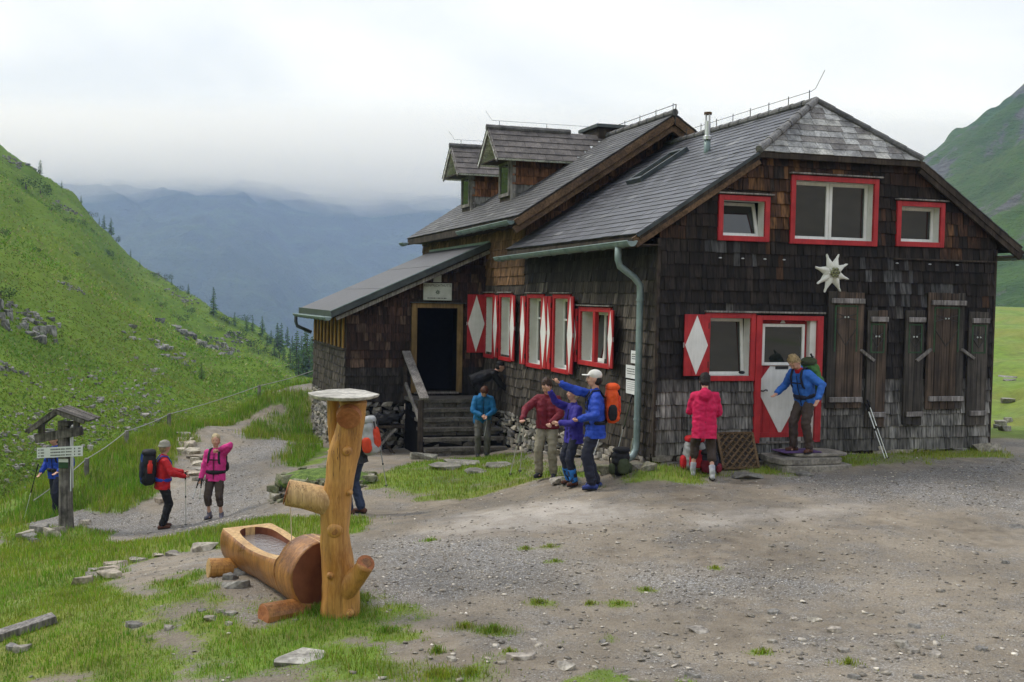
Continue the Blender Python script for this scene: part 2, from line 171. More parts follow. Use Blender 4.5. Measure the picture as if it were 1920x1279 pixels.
SCREE=[[-14.7,31.5,0.05],[-18.7,42.8,0.08],[-14.9,30.6,0.05],[-16.8,40.7,0.07],[-13.8,34.1,0.06],[-14.1,40.1,0.06],[-12.8,31.1,0.06],[-17.0,43.2,0.08],[-15.1,31.8,0.09],[-17.4,44.4,0.05],[-15.8,39.6,0.05],[-13.0,35.3,0.1],[-15.5,36.1,0.05],[-15.5,42.1,0.06],[-14.2,34.7,0.09],[-17.4,45.1,0.13],[-13.9,37.4,0.14],[-19.6,47.9,0.08],[-13.7,27.6,0.03],[-13.8,29.1,0.06],[-13.2,30.8,0.09],[-14.8,31.4,0.05],[-13.2,33.2,0.04],[-14.8,37.0,0.1],[-15.2,35.6,0.13],[-15.5,40.4,0.09],[-16.3,34.4,0.07],[-14.6,40.4,0.28],[-19.2,44.6,0.08],[-18.1,48.5,0.06],[-14.5,31.1,0.18],[-15.0,36.2,0.18],[-16.6,33.9,0.06],[-14.5,29.5,0.05],[-16.2,40.4,0.05],[-15.5,33.1,0.05],[-14.6,31.1,0.1],[-15.0,34.1,0.07],[-15.7,32.6,0.07],[-16.4,39.7,0.07],[-15.5,36.7,0.11],[-15.0,33.9,0.1],[-15.0,33.5,0.15],[-14.1,33.2,0.05],[-12.7,30.6,0.06],[-13.9,36.2,0.05],[-12.8,35.0,0.05],[-16.8,42.0,0.06],[-13.4,35.1,0.08],[-14.5,39.2,0.09],[-14.3,31.8,0.03],[-13.2,36.0,0.07],[-16.8,46.1,0.09],[-15.4,38.3,0.05],[-15.3,39.1,0.04],[-18.4,42.2,0.09],[-14.6,30.9,0.05],[-15.5,42.8,0.09],[-18.3,50.3,0.14],[-16.2,41.6,0.08],[-14.9,33.1,0.04],[-12.7,29.9,0.06],[-15.2,32.0,0.2],[-15.0,32.0,0.09],[-15.4,35.9,0.07],[-14.1,37.2,0.12],[-13.5,33.0,0.1],[-14.0,39.1,0.08],[-14.9,32.8,0.06],[-16.2,45.6,0.09],[-16.3,34.6,0.15],[-14.7,38.3,0.04],[-16.5,35.2,0.18],[-15.0,37.9,0.04],[-16.8,37.9,0.04],[-15.7,31.5,0.1],[-16.5,32.7,0.03],[-14.5,38.4,0.1],[-15.7,31.3,0.05],[-15.8,33.6,0.04],[-15.3,33.5,0.23],[-13.8,37.9,0.09],[-16.2,33.2,0.04],[-13.6,29.7,0.04],[-16.5,33.6,0.08],[-15.3,35.0,0.07],[-14.0,39.5,0.11],[-16.6,35.8,0.1],[-14.8,40.7,0.15],[-16.2,41.4,0.06],[-14.7,38.6,0.04],[-13.8,36.2,0.05],[-15.1,39.7,0.06],[-16.2,46.3,0.16],[-14.0,34.1,0.07],[-14.3,31.2,0.07],[-15.8,34.1,0.06],[-14.8,37.8,0.06],[-12.9,35.5,0.09],[-13.4,32.2,0.11],[-14.1,37.5,0.11],[-14.9,30.6,0.17],[-13.9,32.1,0.05],[-14.1,38.0,0.06],[-13.2,34.0,0.07],[-14.0,31.5,0.04],[-17.9,49.3,0.07],[-16.5,32.9,0.1],[-18.9,50.1,0.05],[-16.0,32.1,0.05],[-15.2,31.4,0.11],[-15.7,31.5,0.11],[-15.2,32.0,0.06],[-14.4,28.9,0.08],[-15.3,33.2,0.16],[-15.2,32.7,0.03],[-16.7,37.4,0.11],[-15.0,35.4,0.04],[-17.0,34.1,0.04],[-17.9,46.4,0.08],[-14.2,32.0,0.08],[-14.4,31.7,0.11],[-18.4,51.5,0.16],[-14.8,40.4,0.11],[-14.7,39.8,0.07],[-15.0,31.5,0.06],[-15.8,35.3,0.07],[-16.7,33.7,0.05],[-15.3,35.5,0.06],[-13.8,27.7,0.07],[-17.4,47.8,0.08],[-15.2,30.7,0.03],[-15.4,39.8,0.1],[-20.5,58.2,0.26],[-15.1,36.6,0.06],[-16.4,34.5,0.06],[-13.9,29.4,0.08],[-17.4,46.7,0.09],[-16.6,34.3,0.12],[-14.3,35.4,0.05],[-14.7,31.8,0.08],[-15.6,31.1,0.12],[-19.3,44.1,0.07],[-13.3,35.3,0.05],[-17.6,47.5,0.17],[-14.1,34.2,0.1],[-14.7,34.2,0.07],[-15.6,35.7,0.05],[-14.2,32.3,0.04],[-15.3,40.2,0.04],[-18.8,45.7,0.17],[-14.6,31.7,0.22],[-15.2,33.2,0.06],[-14.3,32.0,0.05],[-14.3,29.5,0.05],[-13.7,30.1,0.05],[-16.8,46.3,0.2],[-16.0,35.2,0.09],[-14.1,29.8,0.07],[-14.7,29.4,0.03],[-16.3,38.4,0.05],[-15.6,36.6,0.17],[-15.2,30.9,0.05],[-18.8,42.8,0.06],[-14.2,29.1,0.04],[-13.7,38.7,0.07],[-14.1,31.5,0.21],[-13.9,27.8,0.13],[-19.0,51.8,0.1],[-16.0,37.5,0.04],[-14.6,30.8,0.07],[-15.3,32.7,0.06],[-15.1,38.6,0.07],[-14.5,35.4,0.04],[-14.9,37.0,0.04],[-14.4,40.3,0.08],[-15.4,31.5,0.07],[-16.8,34.1,0.08],[-14.1,32.5,0.03],[-16.4,44.8,0.12],[-16.0,42.0,0.07],[-16.2,45.6,0.11],[-13.6,37.0,0.04],[-16.8,35.9,0.07],[-17.5,39.7,0.07],[-12.8,35.1,0.08],[-15.5,33.2,0.04],[-12.8,33.3,0.09],[-15.8,38.0,0.06],[-15.6,35.8,0.2],[-15.8,32.0,0.06],[-14.3,32.2,0.08],[-17.7,39.2,0.15],[-14.8,37.6,0.08],[-15.9,37.4,0.08],[-18.7,44.0,0.05],[-14.8,34.3,0.1],[-15.1,30.2,0.11],[-14.1,34.1,0.08],[-13.6,35.1,0.04],[-14.5,35.0,0.04],[-14.2,29.0,0.15],[-14.1,40.3,0.24],[-13.4,31.1,0.06],[-17.5,38.3,0.07],[-13.9,37.9,0.04],[-16.3,35.1,0.05],[-13.5,30.3,0.06],[-14.3,40.3,0.05],[-16.6,35.2,0.07],[-15.8,32.3,0.07],[-15.1,30.3,0.05],[-17.0,37.8,0.04],[-14.9,42.8,0.13],[-14.2,32.8,0.07],[-14.8,42.7,0.06],[-15.9,32.2,0.05],[-17.1,46.8,0.06],[-13.6,32.8,0.06],[-13.4,36.4,0.08],[-13.1,32.5,0.04],[-17.2,35.2,0.09],[-17.8,49.0,0.23],[-14.6,41.3,0.13],[-15.9,41.1,0.11],[-15.1,33.9,0.05],[-14.9,33.0,0.04],[-14.4,35.3,0.05],[-14.8,38.2,0.08],[-12.8,36.4,0.04],[-13.7,30.8,0.04],[-14.7,40.8,0.13],[-15.1,38.5,0.12],[-15.8,43.4,0.08],[-13.5,28.9,0.05],[-13.4,32.1,0.16],[-16.1,38.8,0.2],[-13.9,29.1,0.07],[-15.9,33.4,0.05],[-16.5,40.6,0.24],[-16.9,47.0,0.14],[-14.1,31.7,0.03],[-15.1,30.1,0.08],[-16.4,39.9,0.1],[-14.9,31.5,0.03],[-17.3,46.0,0.06],[-14.6,31.3,0.04],[-16.7,37.6,0.07],[-13.0,34.1,0.07],[-15.8,31.5,0.03],[-15.0,30.0,0.09],[-14.5,34.8,0.07],[-14.3,29.0,0.07],[-13.8,28.7,0.1],[-15.6,36.9,0.07],[-14.5,39.6,0.05],[-16.6,47.6,0.19],[-18.4,44.7,0.14],[-13.5,34.3,0.08],[-14.1,32.3,0.08],[-16.4,42.8,0.13],[-14.4,32.0,0.12],[-18.4,47.1,0.07],[-18.3,39.3,0.08],[-14.9,41.7,0.15],[-13.8,33.2,0.08],[-13.1,36.3,0.06],[-16.2,39.2,0.1],[-14.8,38.4,0.12],[-19.3,55.0,0.22],[-17.1,36.6,0.08],[-14.8,39.2,0.1],[-12.7,32.0,0.04],[-13.9,39.2,0.08],[-14.1,33.9,0.11],[-14.1,30.9,0.05],[-14.6,29.4,0.06],[-18.3,48.0,0.11],[-14.8,31.0,0.07],[-18.3,38.6,0.13],[-14.5,39.3,0.11],[-15.9,33.4,0.09],[-20.6,59.1,0.1],[-18.0,50.4,0.05],[-14.2,40.8,0.11],[-14.7,39.4,0.05],[-13.2,34.3,0.07],[-16.2,34.1,0.04],[-15.3,42.4,0.1],[-15.6,32.8,0.1],[-14.8,41.6,0.07],[-15.9,37.2,0.09],[-16.7,38.4,0.05],[-13.5,36.9,0.1],[-15.3,41.3,0.2],[-14.6,36.7,0.13],[-14.5,33.5,0.1],[-15.7,35.7,0.1],[-13.0,34.1,0.1],[-17.1,44.9,0.06],[-14.1,30.3,0.04],[-17.2,48.8,0.1],[-17.6,45.5,0.06],[-14.1,34.9,0.04],[-15.6,32.0,0.09],[-13.6,33.3,0.06],[-15.6,34.4,0.1],[-15.2,30.9,0.06],[-17.2,44.1,0.12],[-14.7,31.5,0.05],[-19.0,45.7,0.18],[-13.0,37.0,0.13],[-15.2,31.5,0.04],[-14.9,36.9,0.11],[-12.9,35.0,0.04],[-14.2,29.5,0.03],[-16.2,35.2,0.06],[-16.3,34.1,0.08],[-17.4,36.8,0.06],[-14.3,29.2,0.09],[-14.2,38.0,0.1],[-14.5,32.4,0.04],[-13.9,32.1,0.05],[-14.2,31.4,0.04],[-15.3,35.1,0.09],[-15.2,31.4,0.04],[-15.2,38.9,0.04],[-14.4,29.6,0.04],[-14.6,33.4,0.09],[-15.3,32.1,0.08],[-14.1,38.9,0.13],[-14.8,38.4,0.05],[-14.7,35.0,0.04],[-13.7,38.7,0.06],[-15.3,37.3,0.09],[-13.7,36.2,0.07],[-15.7,35.5,0.06],[-15.0,41.1,0.08],[-14.7,35.6,0.14],[-15.2,31.0,0.04],[-14.6,33.5,0.11],[-12.8,28.8,0.07],[-15.3,31.5,0.06],[-13.5,31.3,0.04],[-15.2,35.0,0.04],[-16.0,32.8,0.03],[-15.0,32.8,0.08],[-16.0,32.9,0.06],[-14.8,31.8,0.06],[-15.2,30.3,0.06],[-14.8,30.3,0.09],[-16.4,36.8,0.1],[-14.3,30.7,0.08],[-18.0,48.4,0.14],[-16.7,38.3,0.05],[-13.5,35.3,0.09],[-13.1,33.1,0.09],[-14.7,35.2,0.04],[-17.7,44.8,0.1],[-14.0,37.2,0.05],[-14.9,37.6,0.14],[-16.7,39.2,0.1],[-18.0,42.1,0.07],[-15.1,33.3,0.04],[-16.6,36.6,0.11],[-14.1,40.5,0.07],[-14.2,29.3,0.06],[-14.3,39.5,0.06],[-14.7,38.1,0.12],[-13.7,32.8,0.06],[-14.3,31.6,0.03],[-14.1,32.8,0.05],[-15.5,36.8,0.08],[-13.3,35.4,0.07],[-15.5,37.1,0.18],[-16.2,43.7,0.08],[-15.5,40.2,0.08],[-15.0,34.8,0.1],[-20.5,57.7,0.27],[-14.8,31.9,0.04],[-17.3,37.4,0.12],[-13.4,27.7,0.15],[-17.5,46.6,0.07],[-16.0,36.9,0.1],[-15.3,32.5,0.14],[-14.3,30.3,0.04],[-12.9,33.0,0.13],[-16.0,31.8,0.04],[-13.4,31.4,0.05],[-15.6,32.5,0.04],[-14.8,40.6,0.07],[-15.4,37.0,0.06],[-14.8,35.4,0.04],[-13.7,31.3,0.11],[-12.8,34.9,0.04],[-17.8,49.9,0.11],[-15.0,40.8,0.04],[-13.6,36.4,0.04],[-15.3,35.3,0.11],[-13.9,33.4,0.21],[-15.1,36.9,0.08],[-13.7,30.0,0.09],[-16.4,40.3,0.21],[-15.3,33.4,0.1],[-16.0,32.6,0.08],[-14.7,32.1,0.05],[-15.0,32.7,0.08]]
# ================================================================== terrain
GP = np.array(GCP)
def _tps(P, lam):
    n = len(P); D = np.hypot(P[:,None,0]-P[None,:,0], P[:,None,1]-P[None,:,1]); Kk = np.where(D > 0, D*D*np.log(D+1e-9), 0)+lam*np.eye(n)
    Q = np.c_[np.ones(n), P[:,:2]]; return np.linalg.solve(np.block([[Kk, Q],[Q.T, np.zeros((3,3))]]), np.r_[P[:,2],0,0,0])
GW = _tps(GP, .3)
def gz_near(x, y):
    x = np.asarray(x, float); y = np.asarray(y, float); out = np.zeros(x.shape); D2 = None
    for i in range(len(GP)):
        d2 = (x-GP[i,0])**2+(y-GP[i,1])**2; out += GW[i]*.5*d2*np.log(d2+1e-12)
    return out+GW[-3]+GW[-2]*x+GW[-1]*y
def _hash(ix, iy, s):
    h = (ix.astype(np.int64)*374761393+iy.astype(np.int64)*668265263+s*1442695041) & 0x7fffffff
    h = ((h ^ (h >> 13))*1274126177) & 0x7fffffff
    return ((h ^ (h >> 16)) & 0xffff)/65535.0
def vnoise(x, y, s=0):
    x = np.asarray(x, float); y = np.asarray(y, float)
    ix = np.floor(x); iy = np.floor(y); fx = x-ix; fy = y-iy; fx = fx*fx*(3-2*fx); fy = fy*fy*(3-2*fy)
    a = _hash(ix,iy,s); b = _hash(ix+1,iy,s); c = _hash(ix,iy+1,s); d = _hash(ix+1,iy+1,s)
    return (a*(1-fx)+b*fx)*(1-fy)+(c*(1-fx)+d*fx)*fy
def fbm(x, y, s=0, o=4, g=.5):
    r = 0; a = 1; t = 0
    for i in range(o): r = r+a*(vnoise(x*2**i, y*2**i, s+i*17)-.5); t += a; a *= g
    return r/t*2
def sstep(a, b, x): t = np.clip((x-a)/(b-a), 0, 1); return t*t*(3-2*t)
def gz(x, y):                                   # ground height anywhere (near yard, meadow, valley)
    x = np.asarray(x, float); y = np.asarray(y, float)
    cx = np.clip(x, -15, 18); cyy = np.clip(y, 4, 34)
    zn = gz_near(cx, cyy)
    far = np.where(x > 2, .5+.031*np.clip(y-18, 0, 75)-.3*np.clip(y-93, 0, 900), 0)+0*x
    left = -4-.07*np.clip(y-30, 0, 90)-.45*np.clip(y-120, 0, 600)-.1*np.clip(-x-12, 0, 60)
    k = sstep(-2, 8, x-.1*(y-20)); fz = left*(1-k)+far*k
    out = np.maximum(np.abs(x-np.clip(x,-15,18)), np.abs(y-np.clip(y,4,34)))
    w = sstep(0, 8, out); z = zn*(1-w)+fz*w
    amp = .022+.05*sstep(0,1,(y-30)/40)
    z = z+.36*np.clip(-y-12, 0, 260)*sstep(-12, -60, y)*(1+.25*fbm(x*.02, y*.02, 63))  # unseen slope rising behind the camera, added for dark reflections and less sky light
    return z+amp*fbm(x*1.3, y*1.3, 3)+.012*fbm(x*5, y*5, 9, 3)+sstep(0,1,(y-30)/30)*.5*fbm(x*.12, y*.12, 31)+sstep(18,24,y)*sstep(8,11,x)*(.75*fbm(x*.30, y*.22, 33, 3)+.2*fbm(x*1.3, y*1.0, 35, 3))
def gz1(x, y): return float(gz(np.array([x]), np.array([y]))[0])
def inpoly(x, y, poly):
    r = np.zeros(x.shape, bool); n = len(poly); j = n-1
    for i in range(n):
        xi, yi = poly[i]; xj, yj = poly[j]
        c = ((yi > y) != (yj > y)) & (x < (xj-xi)*(y-yi)/((yj-yi) or 1e-9)+xi); r ^= c; j = i
    return r
def pdist(x, y, poly):
    d = np.full(x.shape, 1e9); n = len(poly)
    for i in range(n):
        ax, ay = poly[i]; bx, by = poly[(i+1) % n]; dx = bx-ax; dy = by-ay
        t = np.clip(((x-ax)*dx+(y-ay)*dy)/(dx*dx+dy*dy+1e-9), 0, 1); d = np.minimum(d, np.hypot(x-ax-t*dx, y-ay-t*dy))
    return d
def region(x, y, names, soft=.35):
    m = np.full(np.shape(x), -9.0)
    for nme in names:
        for p in REG[nme]:
            d = pdist(x, y, p); m = np.maximum(m, np.where(inpoly(x, y, p), d, -d))
    nn = fbm(x*1.6, y*1.6, 51, 4, .6)*.45
    return sstep(-soft, soft, m+nn*1.0)
def grass_mask(x, y):
    m = region(x, y, ['lawn', 'bank'])
    m2 = region(x, y, ['moss'])*(.50+.5*sstep(-.3, .25, fbm(x*2.2, y*2.2, 77, 4, .6)))
    m3 = .75*sstep(.12, .42, fbm(x*1.15, y*1.15, 87, 5, .62))*sstep(10.6, 8.6, y)*sstep(3.6, .5, x)+.7*sstep(.22, .5, fbm(x*1.5, y*1.5, 187, 5, .62))*sstep(9.4, 7.6, y)
    m = np.maximum(np.maximum(m, m2), m3)
    for cx_, cy_, r_, h_ in CLUMPS: m = np.maximum(m, .62*sstep(1.9, .4, np.hypot((x-cx_)*.8, (y-cy_))/(r_*1.2)+.8*fbm(x*6, y*6, 43, 3)))
    out = sstep(19, 21, y+.25*np.minimum(0, 8.8-x)*0+(x > 8.6)*2-.5)*(x > 8.4)     # meadow to the right of the hut
    m = np.maximum(m, np.maximum(sstep(18.6, 19.6, y+fbm(x*.7,y*.7,5)*.8)*(x > 6), out*0))
    m = np.maximum(m, sstep(20.0, 21.5, y)*sstep(-9.2, -10.2, x)); m = np.maximum(m, sstep(30.2, 31, y)*(x < 2)); m = np.maximum(m, sstep(-7.2, -7.9, x+.25*fbm(x*1.1, y*1.1, 15)+.06*(y-20))*sstep(19.6, 20.6, y))
    m = np.maximum(m, sstep(-9.5, -10.5, x)*sstep(17.8, 16.8, y)); m = np.maximum(m, sstep(-.46, -.52, x/np.maximum(y, 2)+.05*fbm(x, y, 19))*sstep(17.6, 16.6, y)*(x < -2))
    trail = REG['gravel'][1]; tm = sstep(.0, .55, np.where(inpoly(x,y,trail), 1, -1)*pdist(x,y,trail)+.35*fbm(x*1.4, y*1.4, 45, 4, .6)); m = m*(1-tm)
    return m
def axis(knots):
    out = []
    for (a, b, st) in knots: out += list(np.arange(a, b-1e-6, st))
    out.append(knots[-1][1]); return np.array(out)
gx = np.r_[-1800,-1200,-600,-300,-150, axis([(-80,-20,6),(-20,-10,.5),(-10,9,.11),(9,14,.4),(14,40,2)]), 60,100,200,400,900,1450]
gy = np.r_[-320,-260,-200,-150,-110,-80,-55,-40,-28,-15,-5, axis([(0,6,.6),(6,20,.11),(20,33,.2),(33,60,1),(60,120,4)]), 150,200,300,500,900,1600,2560]
GX, GY = np.meshgrid(gx, gy); GZ = gz(GX, GY)
nx_, ny_ = len(gx), len(gy)
gm = grass_mask(GX, GY); gr = region(GX, GY, ['gravel'], .5); cl_ = region(GX, GY, ['clay'], .5)
def grid_mesh(name, X, Y, Z, attr=None):
    ny, nx = X.shape; me = bpy.data.meshes.new(name)
    co = np.stack([X, Y, Z], -1).reshape(-1, 3).astype(np.float32)
    i = np.arange((ny-1)*(nx-1)); r = i//(nx-1); c = i % (nx-1); a = r*nx+c
    q = np.stack([a, a+1, a+nx+1, a+nx], -1).astype(np.int32)
    me.vertices.add(len(co)); me.vertices.foreach_set('co', co.ravel())
    me.loops.add(q.size); me.loops.foreach_set('vertex_index', q.ravel())
    me.polygons.add(len(q)); me.polygons.foreach_set('loop_start', np.arange(len(q), dtype=np.int32)*4)
    me.polygons.foreach_set('use_smooth', [True]*len(q))
    if attr is not None:
        ca = me.color_attributes.new('mask', 'FLOAT_COLOR', 'POINT'); ar = np.ones((len(co), 4), np.float32); ar[:, :3] = attr.reshape(-1, 3); ca.data.foreach_set('color', ar.ravel())
    me.update(calc_edges=True); me.validate(); return me

def nodes_mat(name):
    m = bpy.data.materials.new(name); m.use_nodes = True; nt = m.node_tree; nt.nodes.clear(); MAT[name] = m
    class B: pass
    b = B(); b.nt = nt; b.m = m
    def N(t, ins=None, **k):
        n = nt.nodes.new(t)
        for a, v in k.items(): setattr(n, a, v)
        for a, v in (ins or {}).items():
            if hasattr(v, 'is_output'): nt.links.new(v, n.inputs[a])
            else: n.inputs[a].default_value = v
        return n
    b.N = N
    b.noise = lambda vec, sc, det=4, ro=.55: N('ShaderNodeTexNoise', {'Vector': vec, 'Scale': sc, 'Detail': det, 'Roughness': ro}).outputs['Fac']
    b.ramp = lambda f, *st: _ramp(N, f, st)
    b.mix = lambda f, a, c: N('ShaderNodeMix', {'Factor': f, 'A': a, 'B': c}, data_type='RGBA').outputs['Result']
    b.mr = lambda f, a, c, d=0., e=1.: N('ShaderNodeMapRange', {'Value': f, 'From Min': a, 'From Max': c, 'To Min': d, 'To Max': e}).outputs[0]
    b.math = lambda op, a, c=0.: N('ShaderNodeMath', {0: a, 1: c}, operation=op).outputs[0]
    b.mapv = lambda vec, s: N('ShaderNodeMapping', {'Vector': vec, 'Scale': s}).outputs[0]
    return b
def _ramp(N, f, st):
    n = N('ShaderNodeValToRGB', {'Fac': f}); e = n.color_ramp.elements
    while len(e) < len(st): e.new(.5)
    for i, (p, c) in enumerate(st): e[i].position = p; e[i].color = (*c, 1)
    return n.outputs['Color']

# ground material: dirt, grey gravel, clay, turf by regions
b = nodes_mat('ground_mat'); N = b.N
tcn = N('ShaderNodeTexCoord').outputs['Object']
msk = N('ShaderNodeSeparateColor', {0: N('ShaderNodeAttribute', attribute_name='mask').outputs['Color']})
n_big = b.noise(tcn, .7, 5); n_mid = b.noise(tcn, 4, 6, .65); n_fine = b.noise(tcn, 38, 5, .7); n_vf = b.noise(tcn, 120, 3, .7)
vor = N('ShaderNodeTexVoronoi', {'Vector': tcn, 'Scale': 55., 'Randomness': 1.}); vor2 = N('ShaderNodeTexVoronoi', {'Vector': tcn, 'Scale': 22., 'Randomness': 1.})
dirt = b.ramp(n_mid, (.25, (.12,.094,.068)), (.5, (.26,.214,.16)), (.75, (.38,.33,.26)))
dirt = b.mix(b.mr(n_big, .35, .65), dirt, b.ramp(n_fine, (.3, (.15,.122,.09)), (.7, (.39,.335,.265))))
peb = b.ramp(N('ShaderNodeSeparateColor', {0: vor.outputs['Color']}).outputs[0], (0., (.10,.10,.105)), (.5, (.28,.28,.285)), (1., (.60,.60,.60)))
peb = b.mix(b.mr(vor.outputs['Distance'], .25, .55, 0, .8), peb, (.12,.11,.10,1))
pebf = b.mr(b.math('MULTIPLY', b.noise(tcn, 1.9, 5, .7), 1.0), .45, .64, .06, .62)
c0 = b.mix(pebf, dirt, peb)
c1 = b.mix(b.math('MULTIPLY', msk.outputs[1], b.mr(n_mid, .3, .6, .55, 1.)), c0, b.mix(.85, c0, peb))
c2 = b.mix(b.math('MULTIPLY', msk.outputs[2], b.mr(n_mid, .3, .6, .3, .95)), c1, b.ramp(n_fine, (.3, (.37,.33,.29)), (.7, (.48,.44,.395))))
turf = b.ramp(n_mid, (.25, (.10,.16,.018)), (.55, (.16,.27,.026)), (.8, (.23,.33,.04)))
turf = b.mix(b.mr(b.noise(tcn, .9, 5, .65), .48, .66, 0, .75), turf, b.ramp(n_mid, (.3, (.045,.075,.014)), (.7, (.10,.16,.022))))
turf = b.mix(b.mr(b.noise(tcn, .28, 4), .42, .62, 0, .7), turf, b.ramp(n_mid, (.3, (.17,.19,.028)), (.7, (.27,.27,.05))))
turf = b.mix(b.mr(n_fine, .45, .7, 0, .5), turf, (.15,.13,.04,1))
gfac = b.mr(b.math('ADD', msk.outputs[0], b.mr(n_fine, .3, .7, -.28, .28)), .38, .62)
damp = b.mr(b.noise(tcn, .55, 5, .6), .38, .62, .74, 1.15); c2 = N('ShaderNodeVectorMath', {0: c2, 'Scale': damp}, operation='SCALE').outputs[0]
c3 = b.mix(gfac, c2, turf)
hgt = b.math('ADD', b.math('MULTIPLY', n_fine, .6), b.math('ADD', b.math('MULTIPLY', n_vf, .25), b.math('MULTIPLY', vor.outputs['Distance'], -.5)))
bp = N('ShaderNodeBump', {'Strength': .8, 'Distance': .03, 'Height': hgt})
ps = N('ShaderNodeBsdfPrincipled', {'Base Color': c3, 'Roughness': b.mr(n_big, .3, .7, .62, .9), 'Specular IOR Level': .3, 'Normal': bp.outputs[0]})
N('ShaderNodeOutputMaterial', {'Surface': ps.outputs[0]})

gme = grid_mesh('ground', GX, GY, GZ, np.stack([gm, gr, cl_], -1)); gme.materials.append(MAT['ground_mat'])
ground = bpy.data.objects.new('ground', gme); COL.objects.link(ground); ground['kind'] = 'structure'

# ------------------------------------------------------------------ slopes and mountains (polar height fields: bearing tangent a = x/y, depth d)
def hory(px): return 547.5+.0183*(px-290)
def ipl(px, tab, k): return np.interp(px, [t[0] for t in tab], [t[k] for t in tab])
HS_TOP = [(-900,-180,180),(-400,60,200),(-150,190,210),(0,275,220),(75,328,225),(150,378,230),(200,432,235),(240,474,240),(330,540,245),(400,588,250),(470,622,255),(540,662,260),(590,692,265),(700,750,270)]
HS_FOOT = [(-900,1050,16),(-400,1010,20),(0,955,26),(150,905,30),(240,848,34),(316,812,39),(485,756,56),(590,724,90),(700,770,130)]
def hill_profile(a):
    px = a*1900+960
    h = hory(px); d1 = ipl(px, HS_TOP, 2); z1 = CAMZ+(h-ipl(px, HS_TOP, 1))/1900*d1
    d0 = ipl(px, HS_FOOT, 2); z0 = CAMZ+(h-ipl(px, HS_FOOT, 1))/1900*d0
    return d0, z0, d1, z1
def hill_z(x, y):
    x = np.asarray(x, float); y = np.asarray(y, float)
    d0, z0, d1, z1 = hill_profile(x/np.maximum(y, 1)); s = (y-d0)/(d1-d0)
    z = np.where(s < 1, z0+(z1-z0)*np.sign(s)*np.abs(s)**.96, z1-(s-1)*45)
    k = np.clip(y/60, .3, 3.0)
    z = z+k*(1.5*fbm(x*.05, y*.05, 201, 4, .5)+.35*fbm(x*.25, y*.25, 207, 4, .55))*np.clip((y-d0)/15+.2, .2, 1)
    return np.where(s < 0, z-(d0-y)*.35, z)
def polar(name, a0, a1, na, t0, t1, nt_, prof, zf, m, kind='structure'):
    a = np.linspace(a0, a1, na); A_, T_ = np.meshgrid(a, np.linspace(t0, t1, nt_))
    d0, d1 = prof(A_); D_ = d0*(d1/d0)**T_
    X = A_*D_; me = grid_mesh(name, X, D_, zf(X, D_)); me.materials.append(m)
    o = bpy.data.objects.new(name, me); COL.objects.link(o); o['kind'] = kind; return o

def slope_mat(name, greens, rock, rock_amt, sc, streak=1.0, scree=None):
    b = nodes_mat(name); N = b.N; tcn = N('ShaderNodeTexCoord').outputs['Object']
    st = b.mapv(tcn, (1, 1, 2.2))
    n1 = b.noise(tcn, sc*.035, 5); n2 = b.noise(st, sc*.22, 6, .65); n3 = b.noise(st, sc*1.3, 5, .7)
    g = b.ramp(n2, (.28, greens[0]), (.5, greens[1]), (.72, greens[2]))
    g = b.mix(b.mr(n1, .4, .62, 0, .75), g, b.ramp(n3, (.3, greens[1]), (.7, greens[3])))
    g = b.mix(b.mr(n3, .5, .72, 0, .55), g, (*greens[0], 1))
    g = b.mix(b.mr(b.noise(b.mapv(tcn, (1,.5,1.6)), sc*.07, 5, .6), .5, .66, 0, .55), g, b.ramp(n2, (.3, greens[0]), (.7, greens[1])))
    nr = b.noise(b.mapv(tcn, (1, 1, .5)), sc*.11, 7, .7)
    rk = b.ramp(n3, (.3, rock[0]), (.7, rock[1]))
    g = b.mix(b.mr(nr, 1-rock_amt, 1-rock_amt+.05), g, rk)
    bp = N('ShaderNodeBump', {'Strength': .9, 'Distance': 1.2/sc, 'Height': b.math('ADD', n3, b.math('MULTIPLY', n2, 1.5))})
    ps = N('ShaderNodeBsdfPrincipled', {'Base Color': g, 'Roughness': .9, 'Specular IOR Level': .15, 'Normal': bp.outputs[0]})
    N('ShaderNodeOutputMaterial', {'Surface': ps.outputs[0]}); return MAT[name]
slope_mat('hill_mat', [(.085,.15,.018), (.14,.25,.022), (.19,.31,.030), (.26,.32,.04)], [(.09,.088,.085),(.25,.25,.25)], .30, 1.0)
slope_mat('alp_mat', [(.025,.05,.016), (.06,.13,.024), (.10,.20,.03), (.15,.19,.045)], [(.055,.055,.052),(.20,.195,.18)], .46, .22)
slope_mat('far_mat', [(.005,.010,.008), (.014,.026,.012), (.045,.085,.026), (.09,.13,.045)], [(.03,.035,.03),(.13,.13,.12)], .34, .07)

hill = polar('hillside', -1.05, -.135, 260, -.22, 1.12, 260, lambda a: (hill_profile(a)[0], hill_profile(a)[2]), hill_z, MAT['hill_mat'])

RM_TOP = [(1500,470),(1650,375),(1745,303),(1780,268),(1830,232),(1870,197),(1920,154),(2000,80),(2300,-60),(2700,-50)]
def rm_z(x, y):
    px = x/y*1900+960; e = (hory(px)-np.interp(px, [t[0] for t in RM_TOP], [t[1] for t in RM_TOP]))/1900
    z1 = CAMZ+e*560; s = (y-170)/(560-170)
    z = np.where(s < 1, -10+(z1+10)*np.clip(s,0,1)**1.05, z1-(s-1)*300)
    rd = 1-2*np.abs(fbm(x*.010+3, y*.010, 303, 4, .5))
    return z+(13*fbm(x*.02, y*.02, 301, 5, .6)+12*rd)*np.clip(s*2, 0, 1)*np.where(s < .97, 1, .5)+1.6*fbm(x*.12, y*.12, 309, 4)
polar('mountain_slope', .25, 1.0, 200, 0, 1.1, 200, lambda a: (170+0*a, 560+0*a), rm_z, MAT['alp_mat'])

